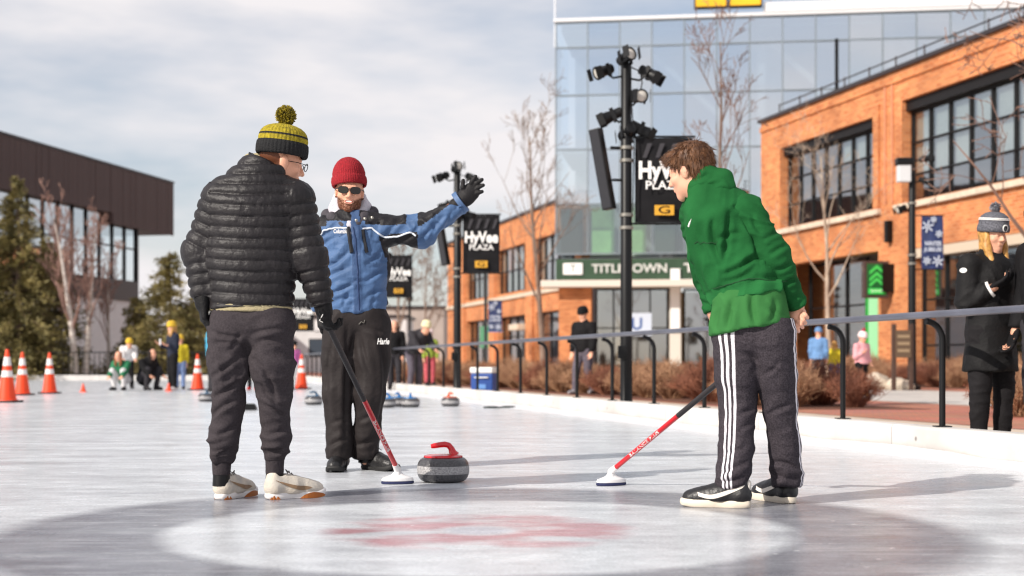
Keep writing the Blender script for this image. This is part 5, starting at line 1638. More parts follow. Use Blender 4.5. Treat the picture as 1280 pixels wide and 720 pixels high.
def hand_prims(w, d, nrm, s=1.0, curl=(0.5, 0.6, 0.7), spread=0.0, thumb=1, thumb_curl=0.3, r=0.0095):
    """five fingers on a palm: w wrist, d towards the knuckles, nrm out of the palm, thumb = +-1 side"""
    d = unit(d); nrm = unit(nrm - d * np.dot(nrm, d)); sd = np.cross(d, nrm) * thumb
    P = []
    kn = w + d * 0.088 * s
    for i in range(4):
        o = (1.5 - i) * 0.0205 * s
        P.append(cone(w + sd * o * 0.75, kn + sd * o - d * abs(i - 1.2) * 0.004, 0.017 * s, 0.0135 * s, k=0.014))
    lens = ((0.043, 0.026, 0.021), (0.047, 0.030, 0.023), (0.043, 0.028, 0.021), (0.034, 0.021, 0.018))
    for i in range(4):
        o = (1.5 - i) * 0.0205 * s
        p = kn + sd * o - d * abs(i - 1.2) * 0.004
        a = 0; q = p
        for j in range(3):
            a += curl[j] * (1 + 0.08 * i)
            dr = unit(d * math.cos(a) + nrm * math.sin(a) + sd * spread * (1.5 - i) * 0.5)
            q2 = q + dr * lens[i][j] * s
            P.append(cone(q, q2, r * s * (1 - 0.06 * j), r * s * (0.94 - 0.08 * j), k=0.004))
            q = q2
    tb = w + d * 0.025 * s + sd * 0.030 * s
    t1 = tb + unit(d * 0.75 + sd * 0.7 + nrm * 0.35) * 0.045 * s
    t2 = t1 + unit(d * (1 - thumb_curl) + nrm * thumb_curl * 1.2 + sd * 0.1) * 0.034 * s
    P += [cone(w + d * 0.01 + sd * 0.012, tb, 0.018 * s, 0.016 * s, k=0.012), cone(tb, t1, 0.0145 * s, 0.0115 * s, k=0.008), cone(t1, t2, 0.0115 * s, 0.0095 * s, k=0.004)]
    return P

def folds(v, q, amp, freq=9.0, stretch=(1, 1, 1), seed=0.0, w=None, frame=None):
    n = normals(v, q)
    p = (v if frame is None else v @ np.asarray(frame).T) * freq * np.asarray(stretch) + seed
    wob = np.stack([vnoise(v * 5 + 11), vnoise(v * 5 + 27), vnoise(v * 5 + 43)], 1) * 1.6
    d = amp * (ridged(p + wob) - 0.35)
    if w is not None: d = d * w
    return v + n * d[:, None]

def creases(v, q, lines, depth=0.010, w=2.6, steps=3):
    """pull a garment in along given lines and let it bulge beside them, on the side that is seen"""
    n = normals(v, q)
    vw = np.array([0, 0, CAM_H]) - v; vw = vw / np.linalg.norm(vw, axis=1)[:, None]
    vis = np.clip((n * vw).sum(1) * 3, 0, 1)
    px, py = to_px(v)
    tot = np.zeros(len(v))
    for i, L_ in enumerate(lines):
        (x0, y0), (x1, y1) = L_[0], L_[1]
        k = L_[2] if len(L_) > 2 else 1.0
        dx, dy = x1 - x0, y1 - y0; ll = math.hypot(dx, dy)
        t = ((px - x0) * dx + (py - y0) * dy) / (ll * ll)
        bow = 0.10 * ll * math.sin(i * 2.3)
        s = ((px - x0) * -dy + (py - y0) * dx) / ll - bow * 4 * np.clip(t, 0, 1) * (1 - np.clip(t, 0, 1))
        tap = np.clip(np.sin(PI * np.clip(t, 0, 1)), 0, 1) ** 0.7
        tot += k * tap * (-np.exp(-(s / w) ** 2) + 0.75 * np.exp(-((s - 2.3 * w) / (1.5 * w)) ** 2) + 0.35 * np.exp(-((s + 2.4 * w) / (1.5 * w)) ** 2))
    return v + n * (vis * depth * np.clip(tot, -1.4, 1.4))[:, None]

def knit_hat(parent, c, R, s, profile, material, name='knit_hat', ribs=44, rib=0.0022, sy=1.18, n=132, attrs=None, smoothing=True):
    """turned hat with knitted ribs; profile in metres up the head axis"""
    prof = np.array(profile); V = []; F_ = []
    u, f, r = R[2], R[1], R[0]
    for i, (rr, z) in enumerate(prof):
        for k in range(n):
            t = 2 * PI * k / n
            q = rr + rib * math.cos(ribs * t) * min(1, rr / 0.06)
            V.append(np.asarray(c) + (u * z + r * math.cos(t) * q + f * math.sin(t) * q * sy) * s)
    m = len(prof)
    for i in range(m - 1):
        for k in range(n):
            F_.append((i * n + k, i * n + (k + 1) % n, (i + 1) * n + (k + 1) % n, (i + 1) * n + k))
    me = quads_mesh(np.array(V) - base_of(parent), np.array(F_), name)
    if attrs:
        for k_, fn in attrs.items():
            set_attr(me, k_, np.repeat([fn(z) for _, z in prof], n))
    return link(name, me, material, parent, smooth=True)

def pompom(parent, c, r, material, n=700, seed=1, owner=None, name='pompom', material2=None):
    Rn = np.random.default_rng(seed); mb = MB()
    mb.lathe([(0.01, -r * 0.62), (r * 0.45, -r * 0.5), (r * 0.65, 0), (r * 0.45, r * 0.5), (0.01, r * 0.62)], c=c, n=12)
    for i in range(n):
        d = unit(Rn.normal(0, 1, 3)); L_ = r * Rn.uniform(0.85, 1.08)
        sd = unit(np.cross(d, Rn.normal(0, 1, 3)))
        mb.tube([c + d * r * 0.45, c + d * L_ + sd * r * 0.10], [0.0035, 0.0022], 3)
    o = mb.build(name, material, parent)
    if owner is not None: o.parent = owner
    return o

def strands(name, parent, pts, nrms, flow, length, material, n_seg=3, r=0.0022, droop=0.3, seed=0, jitter=0.35, lift=0.6):
    Rn = np.random.default_rng(seed); mb = MB()
    for p, nn, fl in zip(pts, nrms, flow):
        d = unit(fl + nn * lift + Rn.normal(0, jitter, 3)); L_ = length * Rn.uniform(0.6, 1.2)
        q = p - nn * 0.004; P = [q]
        for k in range(n_seg):
            d = unit(d - nn * 0.35 * lift - UP * droop * 0.25)
            q = q + d * L_ / n_seg; P.append(q)
        mb.tube(P, [r * (1 - 0.75 * k / n_seg) for k in range(n_seg + 1)], 3, cap=False)
    return mb.build(name, material, parent, smooth=True)

def shoe(parent, heel, fwd, L_=0.30, W_=0.105, kind='sneaker', mats=None, h=0.10, z=0.0, side=1):
    """heel: world point under the heel; mats: upper, sole, accent"""
    f = unit([fwd[0], fwd[1], 0]); r = np.array([f[1], -f[0], 0]); heel = np.array([heel[0], heel[1], z])
    P = lambda x, y, zz: heel + f * x * L_ + r * y * W_ * side + UP * zz
    up, so, ac = mats
    ro = empty('shoe', heel - base_of(parent)); ro.parent = parent
    sole_h = {'sneaker': 0.030, 'court': 0.034, 'boot': 0.028}[kind]
    pr = [cone(P(0.13, 0, 0.062), P(0.13, 0, h), 0.040, 0.036), cone(P(0.14, 0, 0.055), P(0.45, 0.03, 0.058), 0.044, 0.045, k=0.03),
          cone(P(0.45, 0.03, 0.05), P(0.74, 0.04, 0.040), 0.045, 0.040, k=0.03), cone(P(0.74, 0.04, 0.040), P(0.86, 0.03, 0.036), 0.042, 0.040, k=0.03),
          cone(P(0.30, 0, 0.085), P(0.62, 0.03, 0.062), 0.036, 0.030, k=0.03)]
    if kind == 'boot':
        pr += [cone(P(0.17, 0, 0.06), P(0.17, 0, h + 0.05), 0.045, 0.048, k=0.03)]
    # collar opening
    if kind != 'boot':
        pr += [cone(P(0.20, 0, h + 0.018), P(0.20, 0, h + 0.06), 0.030, 0.034, sub=True, k=0.008)]
    v, q = sdf_mesh(pr, 0.0055, k=0.02, cuts=[(P(0, 0, sole_h - 0.006), -UP)])
    v = folds(v, q, 0.0016, 26, seed=3)
    emit('upper', (v, q), up, ro)
    # sole outline
    out2 = []
    for t in np.linspace(0, 2 * PI, 40, endpoint=False):
        x = 0.5 - 0.5 * math.cos(t); w = (0.36 + 0.16 * x - 0.13 * math.exp(-((x - 0.42) / 0.16) ** 2)) * abs(math.sin(t)) ** 0.42 * (1 if math.sin(t) > 0 else -1)
        out2.append((x, w + 0.03 * math.sin(PI * x)))
    V = []; F_ = []; n = len(out2)
    lev = [(0.0, 0.95), (0.004, 1.0), (sole_h * 0.5, 1.03), (sole_h - 0.004, 1.01), (sole_h, 0.97)]
    for (zz, g) in lev:
        for (x, w) in out2:
            lift = 0.016 * max(0, (x - 0.78) / 0.22) ** 2 if kind != 'court' else 0.006 * max(0, (x - 0.8) / 0.2) ** 2
            V.append(P(0.5 + (x - 0.5) * g * 1.0, w * g, zz + lift + 0.001) )
    mb = MB(); mb.v = V
    for i in range(len(lev) - 1):
        for k in range(n):
            mb.f.append([i * n + k, i * n + (k + 1) % n, (i + 1) * n + (k + 1) % n, (i + 1) * n + k])
    mb.f.append(list(range(n))[::-1]); mb.f.append(list(range((len(lev) - 1) * n, len(lev) * n)))
    mb.build('sole', so, ro, smooth=True)
    # laces
    ml = MB()
    for k in range(5):
        x = 0.42 + 0.07 * k; zz = 0.118 - 0.012 * k - 0.03 * (k > 3) * 0.2
        a = P(x, -0.20, zz - 0.014); b = P(x + 0.02, 0.24, zz - 0.014); m_ = P(x + 0.01, 0.02, zz + 0.004)
        ml.tube([a, m_, b], 0.0032, 5)
    ml.tube([P(0.40, 0.02, 0.122), P(0.36, 0.18, 0.135), P(0.30, 0.25, 0.115)], 0.0026, 5); ml.tube([P(0.40, 0.02, 0.122), P(0.36, -0.16, 0.138), P(0.42, -0.3, 0.12)], 0.0026, 5)
    ml.build('laces', ac[1], ro, smooth=True)
    if kind in ('sneaker', 'court'):
        # check-shaped side flash laid on both flanks
        for sd_ in (-1, 1):
            pts_o = [(0.72, 0.052), (0.60, 0.040), (0.48, 0.042), (0.30, 0.062), (0.10, 0.092)]
            pts_i = [(0.72, 0.052), (0.62, 0.062), (0.50, 0.062), (0.32, 0.074), (0.10, 0.094)] if kind == 'sneaker' else [(0.74, 0.070), (0.62, 0.060), (0.50, 0.060), (0.30, 0.082), (0.06, 0.105)]
            def on(x, zz):
                d = (v - P(x, 0, zz)); w_ = np.exp(-((d @ f) / 0.006) ** 2 - (d[:, 2] / 0.006) ** 2) * ((d @ r) * sd_ * side > 0)
                if w_.sum() < 1e-3: return P(x, 0.4 * sd_, zz)
                return P(x, 0, zz) + r * ((d @ r) * w_).sum() / w_.sum() + r * sd_ * side * 0.004
            mb = MB()
            tt = np.linspace(0, 1, 5); t2 = np.linspace(0, 1, 15)
            def smooth_curve(pp):
                X_ = np.interp(t2, tt, [p_[0] for p_ in pp]); Z_ = np.interp(t2, tt, [p_[1] for p_ in pp])
                for _ in range(2): X_[1:-1] = (X_[:-2] + X_[1:-1] + X_[2:]) / 3; Z_[1:-1] = (Z_[:-2] + Z_[1:-1] + Z_[2:]) / 3
                return [on(x_, z_) for x_, z_ in zip(X_, Z_)]
            oo = smooth_curve(pts_o); ii = smooth_curve(pts_i)
            for k in range(14):
                mb.poly([oo[k], oo[k + 1], ii[k + 1], ii[k]])
            mb.build('side_flash', ac[0], ro)
        if kind == 'court':
            pr2 = [cone(P(0.045, 0, 0.075), P(0.03, 0, 0.108), 0.024, 0.020, flat=(f, 0.7))]
            emit('heel_tab', sdf_mesh(pr2, 0.004), ac[0], ro)
    if kind == 'sneaker':
        # gum rubber arches
        mg = mat('gum_rubber', C(170, 96, 34), 0.5)
        for (x0, x1, hh) in ((0.02, 0.18, 0.018), (0.52, 0.98, 0.028)):
            for sd_ in (-1, 1):
                mb = MB(); pts = []
                for k in range(9):
                    x = x0 + (x1 - x0) * k / 8; i_ = np.argmin([abs(o_[0] - x) + (0 if o_[1] * sd_ > 0 else 9) for o_ in out2])
                    pts.append((x, out2[i_][1] * 1.05))
                top = [P(x, w, 0.002 + hh * math.sin(PI * k / 8) ** 0.7 + (0.012 * max(0, (x - 0.8) / 0.2) ** 2)) for k, (x, w) in enumerate(pts)]
                bot = [P(x, w, 0.001 + 0.010 * max(0, (x - 0.8) / 0.2) ** 2) for x, w in pts]
                for k in range(8):
                    mb.poly([bot[k], bot[k + 1], top[k + 1], top[k]])
                mb.build('gum_edge', mg, ro)
        mb = MB(); mb.tube([P(0.04, -0.1, 0.05), P(0.03, 0, 0.06), P(0.04, 0.1, 0.05)], 0.004, 5); mb.build('heel_piping', ac[0], ro, smooth=True)
    return ro

def person_root(px, Y, label, group=None, z=0.0):
    return empty('person', ((px - 640) / FPX * Y, Y, z), 0, label, 'person', group)

def fine_axes(pts, rad, hf):
    return tuple([(p[i] - rad, p[i] + rad, hf) for p in pts] for i in range(3))

# ---------------------------------------------------------------- man in the black quilted jacket, back to the camera
def man_quilted():
    Y0 = 6.80
    P = lambda px, py, dy=0.0: at(px, py, Y0 + dy)
    ro = person_root(313, Y0, 'man in black quilted jacket and yellow pompom hat, seen from behind, holding a broom')
    sc = Y0 / FPX
    # face turned to the right and a little away
    Rh = rotframe([0.86, 0.42, -0.16], [0.03, 0.0, 1.0]); hc = P(351, 203, 0.05)
    elbL, wrL = P(249, 312, 0.02), P(254, 374, -0.02)
    elbR, wrR = P(387, 322, 0.00), P(403, 380, 0.03)
    shL, shR = P(277, 250), P(370, 250)
    hipL, hipR = P(288, 402), P(340, 402)
    knL, anL = P(287, 500, 0.0), P(277, 592, 0.02)
    knR, anR = P(343, 502, 0.02), P(343, 592, 0.06)
    # body under the clothes
    neck0 = P(334, 232, 0.03)
    body = head_prims(hc, Rh, 1.0) + [cone(hc + np.array([0, -0.01, -0.06]), neck0, 0.058, 0.062), cone(neck0, P(316, 300), 0.08, 0.09), cone(P(316, 300), P(314, 400), 0.09, 0.085)]
    body += chain([shL, elbL, wrL], [0.05, 0.04, 0.026]) + chain([shR, elbR, wrR], [0.05, 0.04, 0.026])
    body += chain([hipL, knL, anL, anL - UP * 0.03], [0.07, 0.042, 0.026, 0.026]) + chain([hipR, knR, anR, anR - UP * 0.03], [0.07, 0.042, 0.026, 0.026]) + [cone(shL, shR, 0.05)]
    v, q = sdf_mesh(body, 0.012, k=0.03, fine=fine_axes([hc], 0.14, 0.004))
    loc = (v - hc) @ Rh.T
    emit('body', (v, q), M_skin, ro, {'hairmask': ((loc[:, 1] < -0.01) & (loc[:, 2] > -0.09) & (loc[:, 2] < 0.2) & (np.abs(loc[:, 0]) < 0.073)).astype(float) * 0.9, 'lipmask': np.zeros(len(v))})
    # jacket
    hem = P(313, 384)
    TA = [(P(314, 380), P(315, 300, 0.0), 0.215, 0.0), (P(315, 300), P(320, 238), 0.225, 0.0)]
    pr = [cone(P(313, 386), P(314, 320), 0.205, 0.205, flat=((0, 1, 0), 0.66)), cone(P(314, 320), P(317, 262), 0.205, 0.215, flat=((0, 1, 0), 0.66)),
          cone(P(317, 262), P(323, 226, 0.01), 0.20, 0.105, flat=((0, 1, 0), 0.72)), cone(P(284, 250), P(366, 250), 0.085, 0.085, k=0.06), cone(P(323, 232, 0.01), P(332, 207, 0.02), 0.10, 0.085, flat=((0, 1, 0), 0.95))]
    arms = chain([shL, elbL, wrL], [0.092, 0.077, 0.056], cap=True) + chain([shR, elbR, wrR], [0.092, 0.079, 0.058], cap=True)
    pr += [cone(P(324, 226, 0.015), P(336, 199, 0.03), 0.088, 0.080, k=0.03)]
    v, q = sdf_mesh(pr + [dict(a, k=0.035) for a in arms], 0.0068, k=0.06, cuts=[(P(313, 385), -UP + np.array([0.03, 0, 0])), (P(334, 200, 0.02), np.array([0.42, -0.1, 1]))])
    # baffles: along the spine on the body, along the arm on the sleeves
    lnL = np.linalg.norm(elbL - shL); lnR = np.linalg.norm(elbR - shR)
    bones = [(P(313, 395), P(318, 232), 0.24, 0.0), (shL, elbL, 0.115, 0.0), (elbL, wrL, 0.10, lnL), (shR, elbR, 0.115, 0.0), (elbR, wrR, 0.10, lnR)]
    bi, bs, bt = along(v, bones)
    s_ = np.where(bi == 0, v[:, 2] + 0.012 * np.sin(v[:, 0] * 9) , bs + 0.02) / 0.052
    s_ = s_ + (vnoise(v * 6) - 0.5) * 0.10
    fr = s_ - np.floor(s_)
    puff = 1 - np.abs(2 * fr - 1) ** 3.2
    n = normals(v, q)
    rid = np.stack([v[:, 0] * 60 + v[:, 1] * 60, v[:, 2] * 26, np.floor(s_) * 7.7], 1)
    wr = (ridged(rid) - 0.4) * (1 - puff * 0.45)
    d = 0.0125 * (puff - 0.75) + 0.0032 * wr + 0.010 * (vnoise(v * 7) - 0.5) + 0.003 * (vnoise(v * 40) - 0.5)
    v = v + n * d[:, None]
    Mj = mat('quilted_nylon', C(33, 30, 32), 0.5, spec=0.33, var=0.2, var_scale=5, bump=0.5, bump_scale=45, rvar=0.1)
    emit('quilted_jacket', (v, q), Mj, ro, relax_it=0)
    jv = v
    # back shoulder seams
    # beige hood and hem of the layer underneath
    Mb = mat('beige_fleece', C(168, 156, 122), 0.9, bump=0.4, bump_scale=120)
    pr = [cone(P(303, 212, 0.06), P(312, 199, 0.06), 0.026, 0.026), cone(P(312, 199, 0.06), P(330, 196, 0.06), 0.026, 0.022), cone(P(330, 196, 0.06), P(345, 203, 0.07), 0.022, 0.02)]
    v, q = sdf_mesh(pr, 0.007, k=0.02); v = folds(v, q, 0.006, 18)
    emit('hood', (v, q), Mb, ro)
    pr = [cone(P(313, 376), P(313, 392), 0.194, 0.200, flat=((0, 1, 0), 0.64))]
    v, q = sdf_mesh(pr, 0.009, cuts=[(P(313, 390.5), -UP + np.array([-0.03, 0, 0])), (P(313, 372), UP)]); emit('fleece_hem', (v, q), Mb, ro)
    # joggers
    pr = [cone(P(296, 396), P(334, 396), 0.112, 0.112, flat=((0, 1, 0), 0.95), k=0.05), cone(P(292, 406), P(337, 406), 0.108, 0.110, k=0.05)]
    pr += chain([P(290, 412), P(286, 455), knL, P(279, 548), P(277, 572, 0.02)], [0.108, 0.092, 0.073, 0.067, 0.052], k=0.03)
    pr += chain([P(338, 412), P(341, 455), knR, P(345, 548, 0.04), P(344, 572, 0.05)], [0.110, 0.096, 0.072, 0.062, 0.050], k=0.03)
    v, q = sdf_mesh(pr, 0.0075, k=0.03, cuts=[(P(313, 384), UP), (P(277, 577), -UP)])
    leg = v[:, 0] > (312 - 640) / FPX * Y0
    zz = v[:, 2]
    kw = np.clip(0.35 + 1.0 * np.exp(-((zz - 0.20) / 0.10) ** 2) + 0.7 * np.exp(-((zz - 0.62) / 0.16) ** 2), 0, 1.5)
    v = folds(v, q, 0.021, 7.0, (1.2, 1.0, 1.9), 4.0, kw, np.array([[0.9, 0, 0.4], [0, 1, 0], [-0.4, 0, 0.9]]))
    v = folds(v, q, 0.005, 20.0, (1, 1, 1.6), 9.0, kw)
    v = creases(v, q, [((262, 474), (302, 444)), ((262, 498), (303, 470)), ((262, 524), (298, 500)), ((264, 545), (296, 532), 0.8), ((262, 566), (292, 560), 1.2), ((316, 446), (345, 506)), ((327, 480), (358, 511)), ((330, 505), (360, 524), .8), ((312, 418), (364, 410), .8), ((262, 412), (306, 420), .8), ((266, 430), (308, 432), .6),
                       ((330, 545), (360, 536), .8), ((331, 565), (359, 560), 1.2), ((318, 430), (352, 425), .6), ((285, 440), (300, 415), .7)], 0.013, 2.4)
    Mt = mat('jogger_fabric', C(62, 57, 60), 0.9, spec=0.10, var=0.22, var_scale=120, bump=0.3, bump_scale=220)
    emit('joggers', (v, q), Mt, ro)
    # ribbed ankle cuffs and socks
    for a, b in ((P(277, 569, 0.02), P(277, 594, 0.02)), (P(344, 569, 0.05), P(343, 593, 0.06))):
        v, q = sdf_mesh([cone(a, b, 0.046, 0.043)], 0.006, cuts=[(b, -UP), (a + UP * 0.02, UP)])
        v = folds(v, q, 0.003, 30, (2, 2, 0.4)); emit('ankle_cuff', (v, q), Mt, ro)
        mb = MB(); mb.tube([b + UP * 0.01, b - UP * 0.05], [0.041, 0.044], 14); mb.build('sock', M_black, ro, smooth=True)
    mats_ = (mat('sneaker_cream', C(222, 210, 192), 0.7, var=0.15, var_scale=18, col2=C(186, 180, 172), bump=0.3, bump_scale=160), mat('midsole_white', C(228, 224, 222), 0.5), (mat('flash_tan', C(140, 112, 84), 0.5), mat('lace_grey', C(120, 114, 112), 0.8)))
    shoe(ro, at(273, 624, 6.79)[:2], (0.36, 0.93), 0.30, 0.115, 'sneaker', mats_, 0.105)
    shoe(ro, at(333, 622, 6.82)[:2], (0.84, 0.55), 0.30, 0.115, 'sneaker', mats_, 0.105)
    # hat
    Mh = mat('hat_gold', C(178, 158, 28), 0.9, var=0.25, var_scale=60, col2=C(120, 108, 24), attr='band', attr_col=C(22, 22, 24), bump=0.6, bump_scale=150, attr_soft=0.15)
    Rk = rotframe([0.9, 0.4, -0.1], [0.10, 0.0, 1.0])
    prof = [(0.090, 0.005), (0.101, 0.000), (0.106, 0.010), (0.107, 0.035), (0.105, 0.060), (0.101, 0.066), (0.100, 0.070), (0.101, 0.082), (0.098, 0.100), (0.097, 0.102), (0.092, 0.116), (0.083, 0.128), (0.068, 0.140), (0.048, 0.149), (0.024, 0.155), (0.004, 0.156)]
    # black cuff, gold crown with a dark line
    fn = lambda z: 1.0 if z < 0.067 or 0.099 < z < 0.1015 else 0.0
    hatc = hc + Rk[2] * 0.030
    ho = knit_hat(ro, hatc, Rk, 1.0, prof, Mh, 'bobble_hat', ribs=40, attrs={'band': fn})
    mp_ = mat('pompom_gold', C(186, 164, 30), 0.95, var=0.5, var_scale=45, col2=C(40, 38, 22))
    pompom(ro, hatc + Rk[2] * 0.196, 0.050, mp_, 900, 3, ho)
    # spectacles
    mb = MB(); g = lambda x, y, z: hc + np.array([x, y, z]) @ Rh
    for sx in (-1, 1):
        ring_ = [g(sx * 0.034 + 0.025 * math.cos(t), 0.118, -0.004 + 0.019 * math.sin(t)) for t in np.linspace(0, 2 * PI, 18)]
        mb.tube(ring_, 0.002, 5, cap=False); mb.tube([g(sx * 0.06, 0.116, 0.004), g(sx * 0.078, 0.06, 0.004), g(sx * 0.08, -0.01, 0.0)], 0.002, 5)
    mb.tube([g(-0.01, 0.12, 0.002), g(0.01, 0.12, 0.002)], 0.002, 5); mb.build('spectacles', M_black, ro, smooth=True)
    # gloves
    Mg = mat('glove_black', C(18, 17, 19), 0.65, spec=0.25, var=0.2, var_scale=30, bump=0.4, bump_scale=120)
    dl = unit(wrL - elbL) * 0.5 - UP * 0.8
    v, q = sdf_mesh(hand_prims(wrL + unit(dl) * 0.0, dl, (0.9, 0.3, 0), 1.12, (0.5, 0.7, 0.6), 0.0, -1) + [cone(wrL - unit(dl) * 0.045, wrL + unit(dl) * 0.02, 0.046, 0.040, k=0.02)], 0.005, k=0.006)
    emit('glove', (v, q), Mg, ro)
    # right hand closed on the shaft
    grip = P(408, 402, 0.05); footp = at(497, 588, 7.72); footp[2] = 0.075
    bd = unit(grip - footp)
    nr = unit(np.cross(bd, np.array([0.2, 1, 0.1])))
    wr2 = wrR + unit(wrR - elbR) * 0.015
    dh = unit(grip - wr2)
    v, q = sdf_mesh(hand_prims(wr2 - dh * 0.01, unit(dh + np.array([0, 0.25, -0.2])), np.array([0.75, 0.35, 0.1]), 1.14, (0.75, 1.0, 0.8), 0.0, -1, 0.6) + [cone(wr2 - dh * 0.05, wr2 + dh * 0.02, 0.047, 0.042, k=0.02), cone(grip - bd * 0.03, grip + bd * 0.03, 0.026, k=0.01)], 0.005, k=0.006)
    emit('glove', (v, q), Mg, ro)
    p0 = surf_at(v, 401, 402, 3); p1 = surf_at(v, 403, 394, 3); p2 = surf_at(v, 399, 403, 3)
    mb = MB(); e_ = np.array([0, -0.006, 0]); mb.tube([P(402.5, 392) * 0 + surf_at(v, 404, 393, 4) + e_, surf_at(v, 399.5, 401, 4) + e_, surf_at(v, 404, 403, 4) + e_], [0.002, 0.0045, 0.002], 6); mb.build('white_flash', M_white, ro, smooth=True)
    broom(grip + bd * 0.03, footp, 'red and black curling broom gripped by the man in the quilted jacket', (0.2, -1, 0), over=0.06)
    # jacket trim: small tab at the side of the hem
    return ro
man_quilted()

# ---------------------------------------------------------------- man in blue, waving
def man_blue():
    Y0 = 8.67
    P = lambda px, py, dy=0.0: at(px, py, Y0 + dy)
    ro = person_root(443, Y0, 'smiling man in blue jacket, red beanie and sunglasses waving with one arm')
    Rh = rotframe([0.10, -0.99, -0.06], [0.06, 0.0, 1.0]); hc = P(437, 239, -0.02)
    shR, elR, wrR_ = P(467, 287, 0), P(527, 289, -0.04), P(578, 251, -0.08)
    shL, elL, wrL = P(410, 292, 0), P(397, 345, 0.02), P(404, 388, -0.04)
    hpL, knL, anL = P(425, 410), P(422, 492, -0.02), P(425, 574, 0.0)
    hpR, knR, anR = P(464, 410), P(462, 492, -0.02), P(457, 568, 0.06)
    neck0 = P(438, 278, 0.01)
    body = head_prims(hc, Rh, 1.02) + [cone(hc + np.array([0, 0.015, -0.07]), neck0, 0.062, 0.065), cone(neck0, P(441, 320), 0.08, 0.09), cone(P(441, 320), P(445, 400), 0.09, 0.08), cone(shL, shR, 0.05)]
    body += chain([shR, elR, wrR_, P(588, 242, -0.08)], [0.05, 0.042, 0.03, 0.022]) + chain([shL, elL, wrL, wrL - UP * 0.06], [0.05, 0.042, 0.03, 0.022])
    body += chain([hpL, knL, anL, anL - UP * 0.04], [0.07, 0.05, 0.028, 0.026]) + chain([hpR, knR, anR, anR - UP * 0.04], [0.07, 0.05, 0.028, 0.026])
    # open smile
    g = lambda x, y, z: hc + (np.array([x, y, z]) * 1.02) @ Rh
    body += [ell(g(0, 0.104, -0.066), (0.025, 0.014, 0.0075), Rh, k=0.004, sub=True)]
    v, q = sdf_mesh(body, 0.012, k=0.03, fine=fine_axes([hc], 0.14, 0.0028))
    loc = (v - hc) @ Rh.T
    jaw = (loc[:, 1] > -0.01) & (loc[:, 2] < -0.034) & (loc[:, 2] > -0.15)
    cheek = np.clip((-0.050 - loc[:, 2] + 0.45 * np.clip(np.abs(loc[:, 0]) - 0.034, 0, 1) * 1.3) / 0.014, 0, 1)
    mouth = ((loc[:, 0] / 0.030) ** 2 + ((loc[:, 2] + 0.067) / 0.0135) ** 2) < 1
    nose = (np.abs(loc[:, 0]) < 0.016) & (loc[:, 2] > -0.048)
    hm = jaw * cheek * (~mouth) * (~nose) * np.clip(0.55 + 0.5 * vnoise(v * 160), 0, 1)
    v = v + normals(v, q) * (hm * 0.0045 * (0.5 + vnoise(v * 220)))[:, None]
    lip = ((loc[:, 0] / 0.026) ** 2 + ((loc[:, 2] + 0.068) / 0.011) ** 2 < 1) & (loc[:, 1] > 0.06)
    emit('body', (v, q), M_skin, ro, {'hairmask': hm, 'lipmask': lip * 0.75}, relax_it=0)
    # teeth
    mb = MB(); mb.box(g(0, 0.0915, -0.0655), (0.042, 0.006, 0.0115), Rh); mb.build('teeth', mat('teeth', C(240, 234, 222), 0.3), ro, bevel=0.002)
    # sunglasses
    Ml = mat('sunglass_lens', C(18, 18, 22), 0.08, coat=0.6)
    mb = MB()
    sg = None
    for sx in (-1, 1):
        pts = [g(sx * 0.036 + 0.029 * math.copysign(abs(math.cos(t)) ** 0.7, math.cos(t)), 0.113 - 0.010 * abs(sx * 0.036 + 0.029 * math.cos(t)) / 0.06, 0.000 + 0.0195 * math.copysign(abs(math.sin(t)) ** 0.7, math.sin(t))) for t in np.linspace(0, 2 * PI, 24, endpoint=False)]
        m2 = MB(); m2.prism(pts, Rh[1] * 0.004); o = m2.build('lens', Ml, ro, smooth=True)
        mb.tube(pts + [pts[0]], 0.0022, 5, cap=False)
        mb.tube([g(sx * 0.063, 0.106, 0.008), g(sx * 0.083, 0.05, 0.006), g(sx * 0.086, -0.01, 0.0)], 0.003, 6)
        if sg is None: lens0 = o
        else: lens1 = o
        sg = o
    mb.tube([g(-0.010, 0.114, 0.006), g(0, 0.117, 0.008), g(0.010, 0.114, 0.006)], 0.0024, 6)
    fo = mb.build('sunglasses', M_black, ro, smooth=True); lens0.parent = fo; lens1.parent = fo
    # beanie
    Mr = mat('beanie_red', C(150, 22, 34), 0.9, var=0.25, var_scale=90, bump=0.7, bump_scale=180)
    Rk = rotframe([0.10, -0.99, 0.10], [-0.06, 0.12, 1.0]); bc = hc + Rk[2] * 0.030
    prof = [(0.090, 0.002), (0.099, -0.003), (0.104, 0.006), (0.107, 0.030), (0.104, 0.052), (0.099, 0.058), (0.098, 0.062), (0.098, 0.082), (0.092, 0.106), (0.081, 0.130), (0.065, 0.152), (0.046, 0.168), (0.024, 0.177), (0.005, 0.179)]
    knit_hat(ro, bc, Rk, 1.0, prof, Mr, 'beanie', ribs=46, rib=0.0026, sy=1.12)
    # light hood round the neck
    Mw = mat('hood_pale', C(196, 192, 200), 0.9, var=0.1, var_scale=30, bump=0.4, bump_scale=120)
    pr = chain([P(423, 247, 0.05), P(420, 262, 0.01), P(425, 273, -0.06), P(437, 283, -0.11), P(449, 273, -0.06), P(455, 260, 0.01), P(453, 246, 0.06)], [0.030, 0.034, 0.032, 0.026, 0.031, 0.028, 0.026], k=0.02)
    pr += [cone(P(437, 282, -0.115), P(437, 292, -0.14), 0.02, 0.014, k=0.02), cone(P(420, 262, 0.05), P(455, 260, 0.06), 0.05, k=0.03)]
    v, q = sdf_mesh(pr, 0.006, k=0.02); v = folds(v, q, 0.007, 14, (1, 1, 1)); emit('hood', (v, q), Mw, ro)
